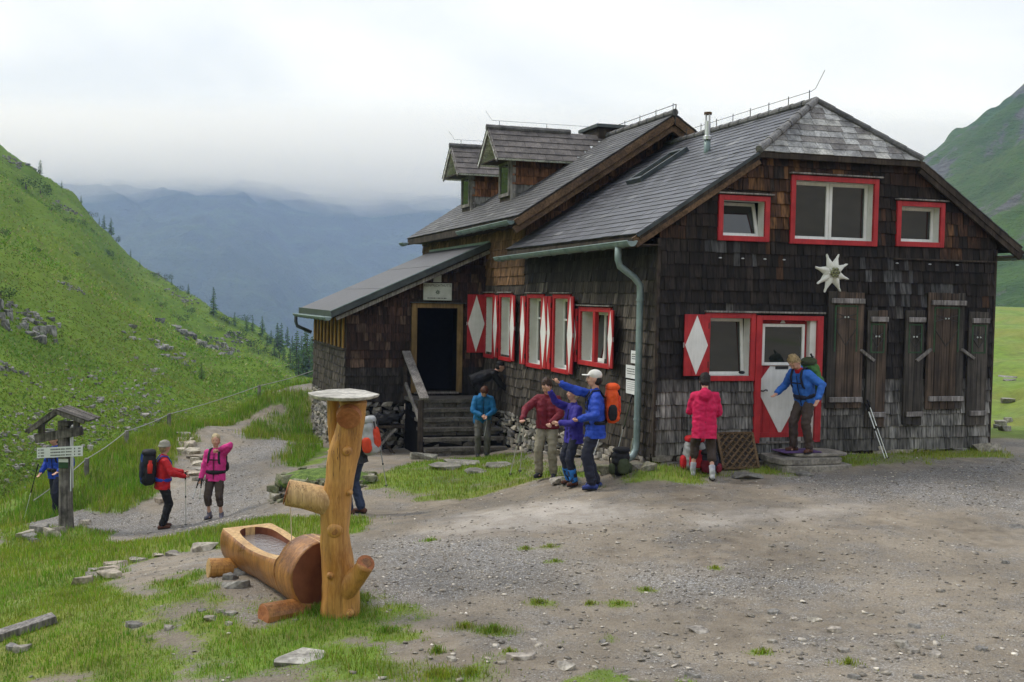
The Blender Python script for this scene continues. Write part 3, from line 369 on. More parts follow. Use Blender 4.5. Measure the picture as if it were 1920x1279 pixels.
def fm_z(x, y):
    px = x/y*1900+960; s = np.clip((y-800)/(2450-800), 0, 1.2)
    top = 316+12*np.sin(px*.006+1)-60*sstep(700, 950, px)
    r1 = 1-2*np.abs(fbm((x+.55*y)*.0030+5, (y-.3*x)*.0012, 401, 5, .52)); r2 = 1-2*np.abs(fbm(x*.011+2, y*.006, 405, 4, .55))
    return -250+(top+250)*s**.92-150*np.exp(-((px-640-60*s)/120)**2)*np.clip(1.05-s, 0, 1)+(r1*75-15+r2*12)*np.clip(s*2.2, 0, 1)*np.clip((1.15-s)*1.6, .12, 1)+5*fbm(x*.03, y*.03, 407, 5, .6)
polar('mountain_range', -.95, .55, 420, 0, 1.0, 300, lambda a: (800+0*a, 2450+0*a), fm_z, MAT['far_mat'])
# ================================================================== the hut
HA = Vector((2.313, 16.2, 0.0)); HU = Vector((.96532, .26107, 0)); HV = Vector((-.33299, .94293, 0))
def H(u, v, z): return HA + HU*u + HV*v + Vector((0, 0, z))
HW = 6.36; K = .667
# planes: T(s, n, z) with n = outward
TF = lambda s, n, z: H(s, -n, z)                # gable front
TS = lambda s, n, z: H(-n, s, z)                # long side (s runs back)
TP = lambda s, n, z: H(s, 8.9-n, z)             # porch front
TL = lambda s, n, z: H(-3.35-n, s, z)           # porch side
TG = lambda s, n, z: H(s, 6.15-n, z)            # main gable above the wing roof

mat('shingle', (.55,.55,.55), (1.3,1.28,1.25), scale=2.2, rough=.8, bump=.5, stretch=(1,1,.5), tint=True, spec=.25, fine=(34., (1,1,.045), .8), bdist=.006)
mat('slate_wet', (.75,.75,.78), (1.2,1.2,1.22), scale=3.0, rough=.30, rough2=.5, bump=.15, tint=True, spec=.5, fine=(45., (1,1,1), .2), bdist=.003)
mat('slate_dry', (.55,.55,.56), (1.3,1.3,1.28), scale=5.0, rough=.5, rough2=.75, bump=.25, tint=True, spec=.4, fine=(30., (1,1,1), .35), bdist=.004)
mat('dark_wood', (.018,.013,.010), (.06,.045,.033), scale=5, rough=.8, bump=.4, fine=(30., (1,1,.06), .5))
mat('rake_wood', (.065,.038,.022), (.16,.095,.052), scale=3, rough=.75, bump=.4, fine=(25., (1,1,1), .45))
mat('grey_wood', (.11,.10,.092), (.27,.25,.235), scale=4, rough=.8, bump=.45, tint=True, fine=(40., (1,1,.06), .55), bdist=.006)
mat('plank_wood', (.7,.7,.7), (1.35,1.3,1.25), scale=2.5, rough=.8, bump=.5, tint=True, fine=(38., (1,1,.035), .7), bdist=.006)
mat('yellow_wood', (.22,.115,.025), (.36,.20,.05), scale=3, rough=.6, bump=.3, fine=(25., (1,1,.08), .25))
mat('door_wood', (.13,.085,.03), (.22,.14,.055), scale=3, rough=.6, bump=.3, fine=(25., (1,1,.08), .3))
mat('red_paint', (.33,.012,.018), (.46,.026,.030), scale=4, rough=.5, bump=.15, spec=.4, fine=(30., (1,1,.1), .15))
mat('white_paint', (.70,.70,.68), (.80,.80,.79), scale=4, rough=.5, bump=.1, spec=.4, fine=(25., (1,1,.1), .06))
mat('reveal_white', (.62,.62,.58), (.74,.74,.71), scale=3, rough=.55, bump=.05)
mat('zinc', (.16,.22,.22), (.25,.32,.32), scale=5, rough=.42, rough2=.6, bump=.05, spec=.5, metal=.35)
mat('zinc_dark', (.035,.045,.05), (.07,.085,.09), scale=5, rough=.45, bump=.05, spec=.5, metal=.2)
mat('steel', (.55,.56,.57), (.75,.76,.77), scale=6, rough=.3, bump=.03, metal=.9)
mat('iron', (.02,.02,.02), (.05,.05,.05), scale=20, rough=.5, bump=.1, metal=.4)
mat('glass', (.014,.018,.016), (.022,.026,.024), scale=2, rough=.03, bump=0, spec=.4)
for n_ in MAT['glass'].node_tree.nodes:
    if n_.type == 'BSDF_PRINCIPLED': n_.inputs['IOR'].default_value = 1.75; n_.inputs['Specular IOR Level'].default_value = .5
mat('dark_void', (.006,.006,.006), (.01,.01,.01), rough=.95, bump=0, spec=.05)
mat('felt', (.045,.045,.05), (.085,.085,.095), scale=2.5, rough=.45, rough2=.65, bump=.12, spec=.45, fine=(60., (1,1,1), .15))
mat('green_paint', (.02,.055,.025), (.04,.09,.04), scale=8, rough=.65, bump=.2)
mat('paper', (.62,.63,.63), (.74,.75,.75), scale=3, rough=.8, bump=.02)
mat('ink', (.03,.03,.03), (.06,.06,.06), rough=.8, bump=0)
mat('sign_board', (.42,.45,.42), (.55,.58,.55), scale=4, rough=.6, bump=.1)

hut = thing('mountain_hut', 'large dark shingled mountain hut with red and white windows and slate roofs', 'hut', H(0, 0, .4))

# openings per wall (s0, s1, z0, z1)
F_OPEN = {'win_l': (1.02,1.90,4.02,4.72), 'win_m': (2.32,3.93,4.01,5.10), 'win_r': (4.34,5.25,4.03,4.76), 'low': (.84,1.70,1.74,2.81), 'door': (1.75,2.95,.71,2.78)}
S_OPEN = {'w4': (1.66,3.04,1.81,2.85), 'w3': (3.50,4.38,1.57,3.08), 'w2': (4.92,5.86,1.57,3.08), 'w1b': (6.84,7.72,1.60,3.09), 'w1a': (8.16,8.86,1.59,3.09)}
P_OPEN = {'pdoor': (-1.74,-.66,.73,2.80)}
gable_top = lambda s: 4.05+K*(min(s, HW-s)+.45)-.10
def front_top(s): return min(gable_top(s), 5.42)
main_top = lambda s: 4.73+K*(min(s, 6.1-s)+.45)-.10

def wall_faces(mb, T, s0, s1, z0, top, holes, extra=(), depth=.2):
    ss = sorted(set([s0, s1]+[q for h in holes for q in h[:2]]+list(extra)))
    ss = [q for q in ss if s0 <= q <= s1]
    for a, b_ in zip(ss[:-1], ss[1:]):
        m = (a+b_)/2; hs = sorted([h for h in holes if h[0] < m < h[1]], key=lambda h: h[2]); z = z0
        for h in hs:
            if h[2] > z: mb.add([T(a,0,z), T(b_,0,z), T(b_,0,h[2]), T(a,0,h[2])], [(0,1,2,3)])
            z = h[3]
        ta, tb = top(a), top(b_)
        if ta > z or tb > z: mb.add([T(a,0,z), T(b_,0,z), T(b_,0,max(tb,z)), T(a,0,max(ta,z))], [(0,1,2,3)])
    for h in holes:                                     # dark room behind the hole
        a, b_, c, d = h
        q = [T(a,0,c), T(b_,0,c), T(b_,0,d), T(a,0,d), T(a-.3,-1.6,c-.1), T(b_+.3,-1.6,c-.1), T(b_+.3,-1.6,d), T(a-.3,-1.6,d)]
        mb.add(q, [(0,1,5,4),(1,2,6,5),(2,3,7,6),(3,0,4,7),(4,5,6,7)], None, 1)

def wall(T, s0, s1, z0, top, holes, extra=()):
    mb = MB(); wall_faces(mb, T, s0, s1, z0, top, holes, extra); return mb.build('wall', [MAT['dark_wood'], MAT['dark_void']], hut)
w_front = wall(TF, 0, HW, .25, front_top, list(F_OPEN.values()), (1.63, 4.73))
w_side = wall(TS, 0, 15.1, .25, lambda s: 4.02 if s < 6.15 else 4.72, list(S_OPEN.values()), (6.149, 6.151))
w_porch = wall(TP, -3.35, 0, .45, lambda s: 2.55+.457*(s+3.35)+.05, list(P_OPEN.values()))
w_pside = wall(TL, 8.9, 13.95, .45, lambda s: 2.55, [])
w_main = wall(TG, 0, 6.1, 3.9, main_top, [], (3.05,))
mb = MB()                                                # unseen closing walls
mb.add([H(HW,0,.2), H(HW,15.1,.2), H(HW,15.1,4.7), H(HW,6.15,4.7), H(HW,6.15,4.05), H(HW,0,4.05)], [(0,1,2,3,4,5)])
mb.add([H(0,15.1,.2), H(HW,15.1,.2), H(HW,15.1,4.7), H(3.05,15.1,7.0), H(0,15.1,4.7)], [(0,1,2,3,4)])
mb.add([H(-3.35,13.95,.3), H(0,13.95,.3), H(0,13.95,4.1), H(-3.35,13.95,2.55)], [(0,1,2,3)])
mb.build('wall', MAT['dark_wood'], hut)

# ---- shingles
PIECES = []
def shingles(T, s0, s1, z0, z1, top, holes, ch, wr, tint, par, bot=None, sd=1, rank=0, sag=.0):
    rr = random.Random(sd); row = 0; z = z0
    while z < z1:
        s = s0-rr.random()*wr[0]
        while s < s1:
            w = rr.uniform(*wr)
            if rr.random() < .12: w *= 1.35
            a, b_ = max(s, s0), min(s+w-.006, s1); s += w
            if b_-a < .03: continue
            zb = z+rr.uniform(-.008, .008); zt = z+ch*1.25
            segs = [(a, b_)]
            for h in holes:
                if zb+ch*.55 > h[2] and zb+ch*.35 < h[3]:
                    ns = []
                    for (x, y) in segs:
                        if y <= h[0] or x >= h[1]: ns.append((x, y))
                        else:
                            if x < h[0]-.02: ns.append((x, h[0]))
                            if y > h[1]+.02: ns.append((h[1], y))
                    segs = ns
            for (x, y) in segs:
                if y-x < .025: continue
                m = (x+y)/2
                if bot and zb+ch*.5 < bot(m): continue
                if top(x) < zb+.03 or top(y) < zb+.03: continue
                zx, zy = min(zt, top(x)), min(zt, top(y))
                t0 = .034+rr.uniform(-.006, .010); t1 = .006
                tl = rr.uniform(-.004, .004)
                p = [T(x,0,zb), T(y,0,zb), T(y,t0+tl,zb), T(x,t0-tl,zb), T(x,0,zx), T(y,0,zy), T(y,t1,zy), T(x,t1,zx)]
                PIECES.append((p, tint(m, z, rr, row), par, (y-x)*min(ch, zx-zb), rank))
        z += ch; row += 1
def jit(c, rr, a=.25): k = 1+rr.uniform(-a, a); return (c[0]*k, c[1]*k, c[2]*k)
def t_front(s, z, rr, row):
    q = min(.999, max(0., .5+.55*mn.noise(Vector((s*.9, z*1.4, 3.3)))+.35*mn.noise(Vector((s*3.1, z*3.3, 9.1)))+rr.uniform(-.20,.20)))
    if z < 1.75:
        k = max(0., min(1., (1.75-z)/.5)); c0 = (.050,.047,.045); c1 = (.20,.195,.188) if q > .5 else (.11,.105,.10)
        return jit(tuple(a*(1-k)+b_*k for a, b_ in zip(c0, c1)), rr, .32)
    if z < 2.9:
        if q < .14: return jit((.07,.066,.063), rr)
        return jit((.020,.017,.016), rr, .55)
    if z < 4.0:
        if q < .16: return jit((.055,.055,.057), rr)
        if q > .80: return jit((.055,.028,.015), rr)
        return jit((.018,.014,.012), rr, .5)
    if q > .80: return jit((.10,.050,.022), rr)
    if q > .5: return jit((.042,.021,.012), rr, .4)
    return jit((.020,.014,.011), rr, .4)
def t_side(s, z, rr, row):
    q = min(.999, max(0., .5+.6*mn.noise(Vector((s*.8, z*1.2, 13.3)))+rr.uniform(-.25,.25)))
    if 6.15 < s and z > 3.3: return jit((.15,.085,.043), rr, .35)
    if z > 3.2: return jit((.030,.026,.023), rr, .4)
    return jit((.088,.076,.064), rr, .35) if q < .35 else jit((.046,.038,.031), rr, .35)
def t_porch(s, z, rr, row):
    q = rr.random()
    if z < 1.3: return jit((.028,.024,.022), rr, .4)
    return jit((.085,.055,.04), rr) if q < .2 else jit((.036,.019,.014), rr, .45)
def t_pside(s, z, rr, row): return jit((.055,.046,.039), rr, .4)
def t_main(s, z, rr, row): return jit((.14,.072,.034), rr, .45)
G_ = lambda d: [ (a-.0, b_+.0, c, d_) for a, b_, c, d_ in d.values()]
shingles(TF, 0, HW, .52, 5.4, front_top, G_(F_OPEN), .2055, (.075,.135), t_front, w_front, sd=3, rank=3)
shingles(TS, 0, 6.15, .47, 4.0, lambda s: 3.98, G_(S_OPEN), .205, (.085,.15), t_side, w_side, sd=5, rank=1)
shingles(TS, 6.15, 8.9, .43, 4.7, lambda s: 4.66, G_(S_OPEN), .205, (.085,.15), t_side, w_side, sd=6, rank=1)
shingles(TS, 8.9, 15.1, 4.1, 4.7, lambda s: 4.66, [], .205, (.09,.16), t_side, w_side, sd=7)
shingles(TP, -3.35, 0, .50, 4.2, lambda s: 2.56+.457*(s+3.35), G_(P_OPEN)+[(-1.78,-.62,2.7,2.86)], .205, (.09,.16), t_porch, w_porch, sd=8, rank=1)
shingles(TL, 8.9, 13.95, .50, 1.75, lambda s: 1.78, [], .205, (.10,.18), t_pside, w_pside, sd=9)
shingles(TG, 0, 6.1, 4.1, 7.0, main_top, [], .205, (.10,.17), t_main, w_main, bot=lambda s: 4.05+K*(s+.45)-.1, sd=10)
PIECES.sort(key=lambda p: (-p[4], -p[3]))
for p in PIECES[:300]: MB().hexa(p[0], p[1]).build('shingle', MAT['shingle'], p[2])
rest = MB()
for p in PIECES[300:]: rest.hexa(p[0], p[1])
rest.build('shingle_cladding', MAT['shingle'], hut, kind='stuff')

# ---- roofs
SLATES = []
def slates(P, nrm, s_lo, s_hi, tmax, ch, w, tint, sd, par, m, rank=0, th=.012):
    """P(s, t) -> point; nrm = up normal"""
    rr = random.Random(sd); t = 0; row = 0
    while t < tmax-.01:
        t2 = min(t+ch*1.12, tmax); a0, b0, a1, b1 = s_lo(t), s_hi(t), s_lo(t2), s_hi(t2)
        s = min(a0, a1)-(w*.5 if row % 2 else 0)
        while s < max(b0, b1):
            x, y = s, s+w-.006; s += w
            jt = rr.uniform(-.008, .008); q = [(min(max(x,a0),b0), t+jt), (min(max(y,a0),b0), t+jt+rr.uniform(-.005,.005)), (min(max(y,a1),b1), t2), (min(max(x,a1),b1), t2)]
            if abs(q[1][0]-q[0][0])+abs(q[2][0]-q[3][0]) < .05: continue
            lift = .014+rr.uniform(0, .004)
            lo = [P(*q[0])+nrm*(lift-th), P(*q[1])+nrm*(lift-th), P(*q[2])-nrm*.004, P(*q[3])-nrm*.004]
            up = [P(*q[0])+nrm*lift, P(*q[1])+nrm*(lift+rr.uniform(-.003,.003)), P(*q[2])+nrm*.006, P(*q[3])+nrm*.006]
            SLATES.append((lo+up, tint(rr), par, m, (y-x)*ch, rank))
        t += ch; row += 1
SL = math.sqrt(1+K*K)
up_l = (HV.cross(HU+Vector((0,0,K)))).normalized(); up_l = up_l if up_l.z > 0 else -up_l
up_r = (HV.cross(-HU+Vector((0,0,K)))).normalized(); up_r = up_r if up_r.z > 0 else -up_r
ZR = 4.05+K*(HW/2+.45)                                   # wing ridge height
HB_U = (5.45-4.05)/K-.45                                 # u where the half hip starts
AP_V = .64; FV = -.15
def PWL(s, t): return H(-.45+t/SL, s, 4.05+K*t/SL)
def PWR(s, t): return H(HW+.45-t/SL, s, 4.05+K*t/SL)
def w_lo(t):
    u = -.45+t/SL
    return FV if u < HB_U else FV+(u-HB_U)/(HW/2-HB_U)*(AP_V-FV)
tW = (HW/2+.45)*SL
roof_w = MB()
def deck(mb, P, nrm, poly, th=.10):
    a = [P(*q)-nrm*.004 for q in poly]; c = [q-nrm*th for q in a]; n = len(a)
    mb.add(a+c, [tuple(range(n)), tuple(range(2*n-1, n-1, -1))]+[(i, n+i, n+(i+1) % n, (i+1) % n) for i in range(n)])
tH = (HB_U+.45)*SL
deck(roof_w, PWL, up_l, [(FV+.01,0.01),(6.13,0.01),(6.13,tW),(AP_V,tW),(FV+.01,tH)])
deck(roof_w, PWR, up_r, [(FV+.01,0.01),(6.13,0.01),(6.13,tW),(AP_V,tW),(FV+.01,tH)])
hx = H(HW/2, AP_V, ZR); hl = H(HB_U, FV, 5.45); hr = H(HW-HB_U, FV, 5.45); hm = (hl+hr)/2
hdir = (hx-hm); hL = hdir.length; hdir.normalize(); hn = HU.cross(hdir).normalized(); hn = hn if hn.z > 0 else -hn
def PH(s, t): return hm+HU*s+hdir*t
HH = HW/2-HB_U
deck(roof_w, PH, hn, [(-HH,0),(HH,0),(0,hL)], .05)
roof_w = roof_w.build('roof', MAT['dark_wood'], hut)
t_sl = lambda rr: jit((.062,.063,.072) if rr.random() > .03 else (.13,.13,.135), rr, .34)
t_hip = lambda rr: jit(rr.choice([(.36,.36,.36),(.24,.24,.24),(.34,.335,.32),(.17,.16,.155)]), rr, .12)
t_mn = lambda rr: jit((.075,.074,.078) if rr.random() > .04 else (.15,.15,.145), rr, .28)
slates(PWL, up_l, w_lo, lambda t: 6.14, tW, .168, .33, t_sl, 21, roof_w, 'slate_wet', 2)
slates(PWR, up_r, w_lo, lambda t: 6.14, tW, .4, .7, t_sl, 22, roof_w, 'slate_wet', 0)
slates(PH, hn, lambda t: -HH*(1-t/hL), lambda t: HH*(1-t/hL), hL, hL/9, .27, t_hip, 23, roof_w, 'slate_dry', 5)
# main roof
MR = 3.05; ZM = 4.73+K*(MR+.45); MV0, MV1 = 5.45, 15.3
def PML(s, t): return H(-.45+t/SL, s, 4.73+K*t/SL)
def PMR(s, t): return H(6.55-t/SL, s, 4.73+K*t/SL)
tM = (MR+.45)*SL
roof_m = MB(); 
for P_, nn in ((PML, up_l), (PMR, up_r)): deck(roof_m, P_, nn, [(MV0+.02,.01),(MV1-.02,.01),(MV1-.02,tM),(MV0+.02,tM)], .12)
roof_m = roof_m.build('roof', MAT['dark_wood'], hut)
slates(PML, up_l, lambda t: MV0, lambda t: MV1, tM, .165, .33, t_mn, 24, roof_m, 'slate_dry', 1)
slates(PMR, up_r, lambda t: MV0, lambda t: MV1, tM, .4, .8, t_mn, 25, roof_m, 'slate_dry', 0)
SLATES.sort(key=lambda p: (-p[5], -p[4] if p[5] != 2 else (p[0][0]-Vector((0,0,3))).length))
for p in SLATES[:300]: MB().hexa(p[0], p[1]).build('slate', MAT[p[3]], p[2])
for mk in ('slate_wet', 'slate_dry'):
    r_ = MB()
    for p in SLATES[300:]:
        if p[3] == mk: r_.hexa(p[0], p[1])
    r_.build('slate_covering', MAT[mk], hut, kind='stuff')
# ridge and hip tiles
def ridge_run(p, q, r, par, n_, c, rr=random.Random(4)):
    p = Vector(p); q = Vector(q); d = (q-p)/n_
    for i in range(n_):
        a = p+d*i; b_ = p+d*(i+1.06)
        MB().tube([a, b_], [r*1.12, r*.9], 10, True, jit(c, rr, .2)).build('ridge_tile', MAT['slate_dry'], par, smooth=False)
up_ = Vector((0,0,1))
ridge_run(hl+up_*.03-HU*.02, hx+up_*.04, .062, roof_w, 6, (.19,.185,.185)); ridge_run(hr+up_*.03, hx+up_*.04, .056, roof_w, 6, (.10,.10,.105))
ridge_run(hx+up_*.03, H(HW/2, 6.1, ZR+.03), .066, roof_w, 16, (.11,.108,.11)); ridge_run(H(MR, MV0, ZM+.03), H(MR, MV1, ZM+.03), .07, roof_m, 24, (.11,.108,.108))
# rake boards, fascia
def rake(par, p, q, w, h, m='rake_wood'): return bevel(MB().beam(p, q, w, h).build('rake_board', MAT[m], par))
dn = Vector((0,0,-.12))
rake(roof_w, H(-.47,FV+.05,4.03)+dn, H(HB_U,FV+.05,5.45)+dn, .05, .17); rake(roof_w, H(HW+.47,FV+.05,4.03)+dn, H(HW-HB_U,FV+.05,5.45)+dn, .05, .17, 'dark_wood')
rake(roof_w, H(-.44,FV+.02,4.02), H(HB_U,FV+.02,5.43), .04, .05, 'zinc_dark')
rake(roof_w, H(HB_U-.05,FV+.03,5.40), H(HW-HB_U+.05,FV+.03,5.40), .04, .09, 'dark_wood')
for dz, w_, off in ((-.13,.06,0.),(-.28,.10,.08)):
    d_ = Vector((0,0,dz)); rake(roof_m, H(-.47,MV0+.04+off,4.71)+d_, H(MR,MV0+.04+off,ZM)+d_, w_, .15); rake(roof_m, H(6.57,MV0+.04+off,4.71)+d_, H(MR,MV0+.04+off,ZM)+d_, w_, .15)
MB().beam(H(-.42,-.12,3.93), H(-.42,6.1,3.93), .03, .16).build('fascia', MAT['dark_wood'], roof_w)
MB().beam(H(-.42,5.5,4.62), H(-.42,15.25,4.62), .03, .16).build('fascia', MAT['dark_wood'], roof_m)
MB().box((-.42,-.10,3.88), (0,6.14,3.90), H).build('soffit', MAT['dark_wood'], roof_w)
MB().box((-.42,6.18,4.56), (0,15.0,4.58), H).build('soffit', MAT['dark_wood'], roof_m)
MB().box((HW,-.10,3.88), (HW+.42,6.14,3.90), H).build('soffit', MAT['dark_wood'], roof_w)

# ---- gutters and pipes
def half_gutter(p, q, r, m, name='gutter'):
    p = Vector(p); q = Vector(q); d = (q-p).normalized(); side = d.cross(Vector((0,0,1))).normalized(); mb = MB(); n = 8; vv = []
    for e in (p, q):
        for rr_ in (r, r-.012):
            for j in range(n+1):
                a = math.pi+math.pi*j/n; vv.append(e+side*math.cos(a)*rr_+Vector((0,0,1))*math.sin(a)*rr_)
    k = n+1; ff = []
    for j in range(n): ff += [(j, j+1, 2*k+j+1, 2*k+j), (k+j+1, k+j, 3*k+j, 3*k+j+1)]
    for b0 in (0, 2*k): ff.append(tuple(range(b0, b0+k)))
    ff += [(0, k, 3*k, 2*k), (k-1, 2*k-1, 4*k-1, 3*k-1)]
    mb.add(vv, ff); o = mb.build(name, m, hut, smooth=False); bead = MB()
    bead.tube([p+side*r, q+side*r], .012, 6).tube([p-side*r, q-side*r], .012, 6).build('gutter_bead', m, o)
    nb = max(2, int((q-p).length/.7))
    for i in range(nb):
        c = p+(q-p)*((i+.5)/nb)
        MB().tube([c+side*math.cos(math.pi+math.pi*j/8)*(r+.008)+Vector((0,0,1))*math.sin(math.pi+math.pi*j/8)*(r+.008) for j in range(9)], .008, 5).build('gutter_bracket', m, o)
    return o
half_gutter(H(-.56,-.22,3.93), H(-.56,6.4,3.88), .085, MAT['zinc'])
half_gutter(H(-.55,5.55,4.63), H(-.55,9.4,4.60), .085, MAT['zinc'])
half_gutter(H(HW+.56,-.22,3.93), H(HW+.56,6.0,3.88), .085, MAT['zinc'])
half_gutter(H(-.55,15.0,4.60), H(-.55,15.5,4.60), .085, MAT['zinc'])
dp = MB(); pts = [H(-.56,.28,3.90), H(-.56,.28,3.66), H(-.52,.29,3.55), H(-.26,.32,3.38), H(-.15,.33,3.26), H(-.14,.33,3.10), H(-.14,.33,.72), H(-.15,.33,.58), H(-.22,.30,.47), H(-.34,.26,.42)]
dp.tube(pts, .056, 12); dpo = dp.build('downpipe', MAT['zinc'], hut, smooth=True)
for z in (3.0, 1.05): MB().tube([H(-.14,.33,z), H(-.14,.33,z+.035)], .066, 12).build('pipe_collar', MAT['zinc'], dpo)
MB().tube([H(-.56,.28,3.86), H(-.56,.28,3.94)], [.065,.10], 12).build('pipe_funnel', MAT['zinc'], dpo)

# ---- porch roof
PK = .457; PZ = 2.60; PSL = math.sqrt(1+PK*PK)
pn = HV.cross(HU+Vector((0,0,PK))).normalized(); pn = pn if pn.z > 0 else -pn
def PP(s, t): return H(-3.75+t/PSL, s, PZ+PK*t/PSL)
tP = 3.73*PSL
rp_ = MB(); deck(rp_, PP, pn, [(8.58,0),(14.15,0),(14.15,tP),(8.58,tP)], .13); roof_p = rp_.build('roof', MAT['dark_wood'], hut)
for i in range(3):
    a, b_ = tP*i/3, tP*(i+1)/3+.06
    mb = MB(); mb.hexa([PP(8.60,a)+pn*.004, PP(14.13,a)+pn*.004, PP(14.13,b_)+pn*.004, PP(8.60,b_)+pn*.004, PP(8.60,a)+pn*.016, PP(14.13,a)+pn*.016, PP(14.13,b_)+pn*.010, PP(8.60,b_)+pn*.010]); mb.build('roofing_felt', MAT['felt'], roof_p)
MB().beam(PP(8.55,-.02)-pn*.03, PP(8.55,tP)-pn*.03, .04, .14).build('verge_flashing', MAT['zinc_dark'], roof_p)
MB().beam(PP(8.62,.05)-pn*.17, PP(8.62,tP)-pn*.17, .05, .10).build('rake_board', MAT['grey_wood'], roof_p)
MB().beam(PP(8.52,-.02)+pn*.045, PP(8.52,tP)+pn*.045, .02, .02).build('verge_bead', MAT['zinc'], roof_p)
MB().beam(PP(8.55,-.01)-pn*.04, PP(14.15,-.01)-pn*.04, .03, .17).build('fascia', MAT['zinc_dark'], roof_p)
MB().beam(PP(8.55,tP)+pn*.03, PP(14.15,tP)+pn*.03, .05, .06).build('flashing', MAT['zinc'], roof_p)
half_gutter(H(-3.84,8.5,2.49), H(-3.84,14.2,2.46), .075, MAT['zinc'])
MB().tube([H(-3.84,14.1,2.42), H(-3.84,14.1,2.25), H(-3.80,14.08,2.12), H(-3.42,14.0,1.95)], .05, 10).build('downpipe', MAT['zinc_dark'], hut, smooth=True)
# yellow upright boards in the porch side opening
for i in range(9):
    s = 9.05+i*.56
    bevel(MB().box((s, .015, 1.72), (s+.17, .055, 2.52), TL).build('slat', MAT['yellow_wood'], w_pside))
MB().box((8.95,-.03,1.70), (13.9,.06,1.76), TL).build('sill', MAT['dark_wood'], w_pside)

# ---- dormers
def dormer(v0):
    d = MB(); v1 = v0+.84; vc = (v0+v1)/2; u0 = .48; zt = 6.36; zr = 7.10; kk = (zr-6.30)/.74
    rz = lambda u: 4.73+K*(u+.45)
    # body: cheeks + front
    ub = u0+(zt-rz(u0))/K+.1
    d.add([H(u0,v0,rz(u0)-.05), H(ub,v0,zt), H(u0,v0,zt)], [(0,1,2)]); d.add([H(u0,v1,rz(u0)-.05), H(ub,v1,zt), H(u0,v1,zt)], [(0,2,1)])
    d.add([H(u0,v0,rz(u0)-.05), H(u0,v1,rz(u0)-.05), H(u0,v1,zt), H(u0,vc,zr-.05), H(u0,v0,zt)], [(0,1,2,3,4)])
    o = d.build('dormer', MAT['dark_wood'], hut)
    # cheek shingles
    rr = random.Random(int(v0*10)); z = rz(u0)-.02; row = 0; mb = MB()
    while z < zt-.05:
        s = u0+.02-rr.random()*.1
        while s < ub:
            w = rr.uniform(.09,.16); a, b_ = max(s,u0+.02), s+w-.006; s += w
            m = (a+b_)/2
            if z+.1 < rz(m)-.08 or b_-a < .03: continue
            zz = max(z, 0); za = max(z, rz(a)-.02); zb = max(z, rz(b_)-.02); ztp = min(z+.26, zt)
            if min(ztp-za, ztp-zb) < .01: continue
            c = jit((.17,.165,.16), rr, .35) if row < 2 else (jit((.17,.075,.036), rr, .4) if row < 5 else jit((.06,.03,.02), rr, .4))
            mb.hexa([H(a,v0,za), H(b_,v0,zb), H(b_,v0-.035,zb), H(a,v0-.035,za), H(a,v0,ztp), H(b_,v0,ztp), H(b_,v0-.008,ztp), H(a,v0-.008,ztp)], c)
        z += .205; row += 1
    mb.build('shingle_cladding', MAT['shingle'], o, kind='stuff')
    # corner post and window
    bevel(MB().box((u0-.02,v0-.03,rz(u0)-.05), (u0+.10,v0+.02,zt), H).build('corner_board', MAT['grey_wood'], o))
    wf = MB(); z0 = rz(u0)+.12; z1 = zt-.05
    for a, b_ in (((u0-.05,v0+.04,z0),(u0-.005,v0+.11,z1)), ((u0-.05,v1-.11,z0),(u0-.005,v1-.04,z1)), ((u0-.05,v0+.11,z0),(u0-.005,v1-.11,z0+.08)), ((u0-.05,v0+.11,z1-.08),(u0-.005,v1-.11,z1))): wf.box(a, b_, H)
    wf.build('window_frame', MAT['grey_wood'], o); MB().box((u0-.025,v0+.10,z0+.07), (u0-.018,v1-.10,z1-.07), H).build('pane', MAT['glass'], o)
    # roof
    rs = MB(); uf = 0.0; half = .74; k2 = (zr-6.30)/half
    for sg in (-1, 1):
        n = (HU.cross(HV*(-sg)+Vector((0,0,k2)))).normalized(); n = n if n.z > 0 else -n
        ub2 = lambda q: (zr-k2*q-4.73)/K-.45+.15
        rs.hexa([H(uf,vc+sg*half,zr-k2*half)-n*.05, H(ub2(half),vc+sg*half,zr-k2*half)-n*.05, H(ub2(0),vc,zr)-n*.05, H(uf,vc,zr)-n*.05, H(uf,vc+sg*half,zr-k2*half), H(ub2(half),vc+sg*half,zr-k2*half), H(ub2(0),vc,zr), H(uf,vc,zr)])
        SL2 = math.hypot(1, k2)
        rows = 5
        for i in range(rows):
            q1 = half*(1-i/rows); q2 = half*(1-(i+1.12)/rows); q2 = max(q2, 0); s = uf-.02-(.14 if i % 2 else 0)
            while s < ub2(q1)-.02:
                a, b_ = max(s, uf-.02), min(s+.42-.006, ub2(q1)); s += .42
                if b_-a < .04: continue
                c = jit((.125,.110,.105), rr, .15); l1, l0 = .026, .012
                rs2 = [H(a,vc+sg*q1,zr-k2*q1)+n*l0, H(b_,vc+sg*q1,zr-k2*q1)+n*l0, H(b_,vc+sg*q2,zr-k2*q2)-n*.002, H(a,vc+sg*q2,zr-k2*q2)-n*.002, H(a,vc+sg*q1,zr-k2*q1)+n*l1, H(b_,vc+sg*q1,zr-k2*q1)+n*l1, H(b_,vc+sg*q2,zr-k2*q2)+n*.008, H(a,vc+sg*q2,zr-k2*q2)+n*.008]
                if sg < 0: MB().hexa(rs2, c).build('slate', MAT['slate_dry'], o)
                else: rs.hexa(rs2, c)
        for w_ in (0,): bevel(MB().beam(H(uf+.02,vc+sg*half,zr-k2*half-.04), H(uf+.02,vc,zr-.04), .03, .12).build('rake_board', MAT['grey_wood'], o))
    rs.build('dormer_roof', MAT['slate_dry'], o)
    MB().box((uf+.05,v0-.2,6.30), (uf+.48,v1+.2,6.33), H).build('soffit', MAT['dark_wood'], o)
    n_ = 7; a = H(uf-.03,vc,zr+.03); b_ = H(ub,vc,zr+.03)
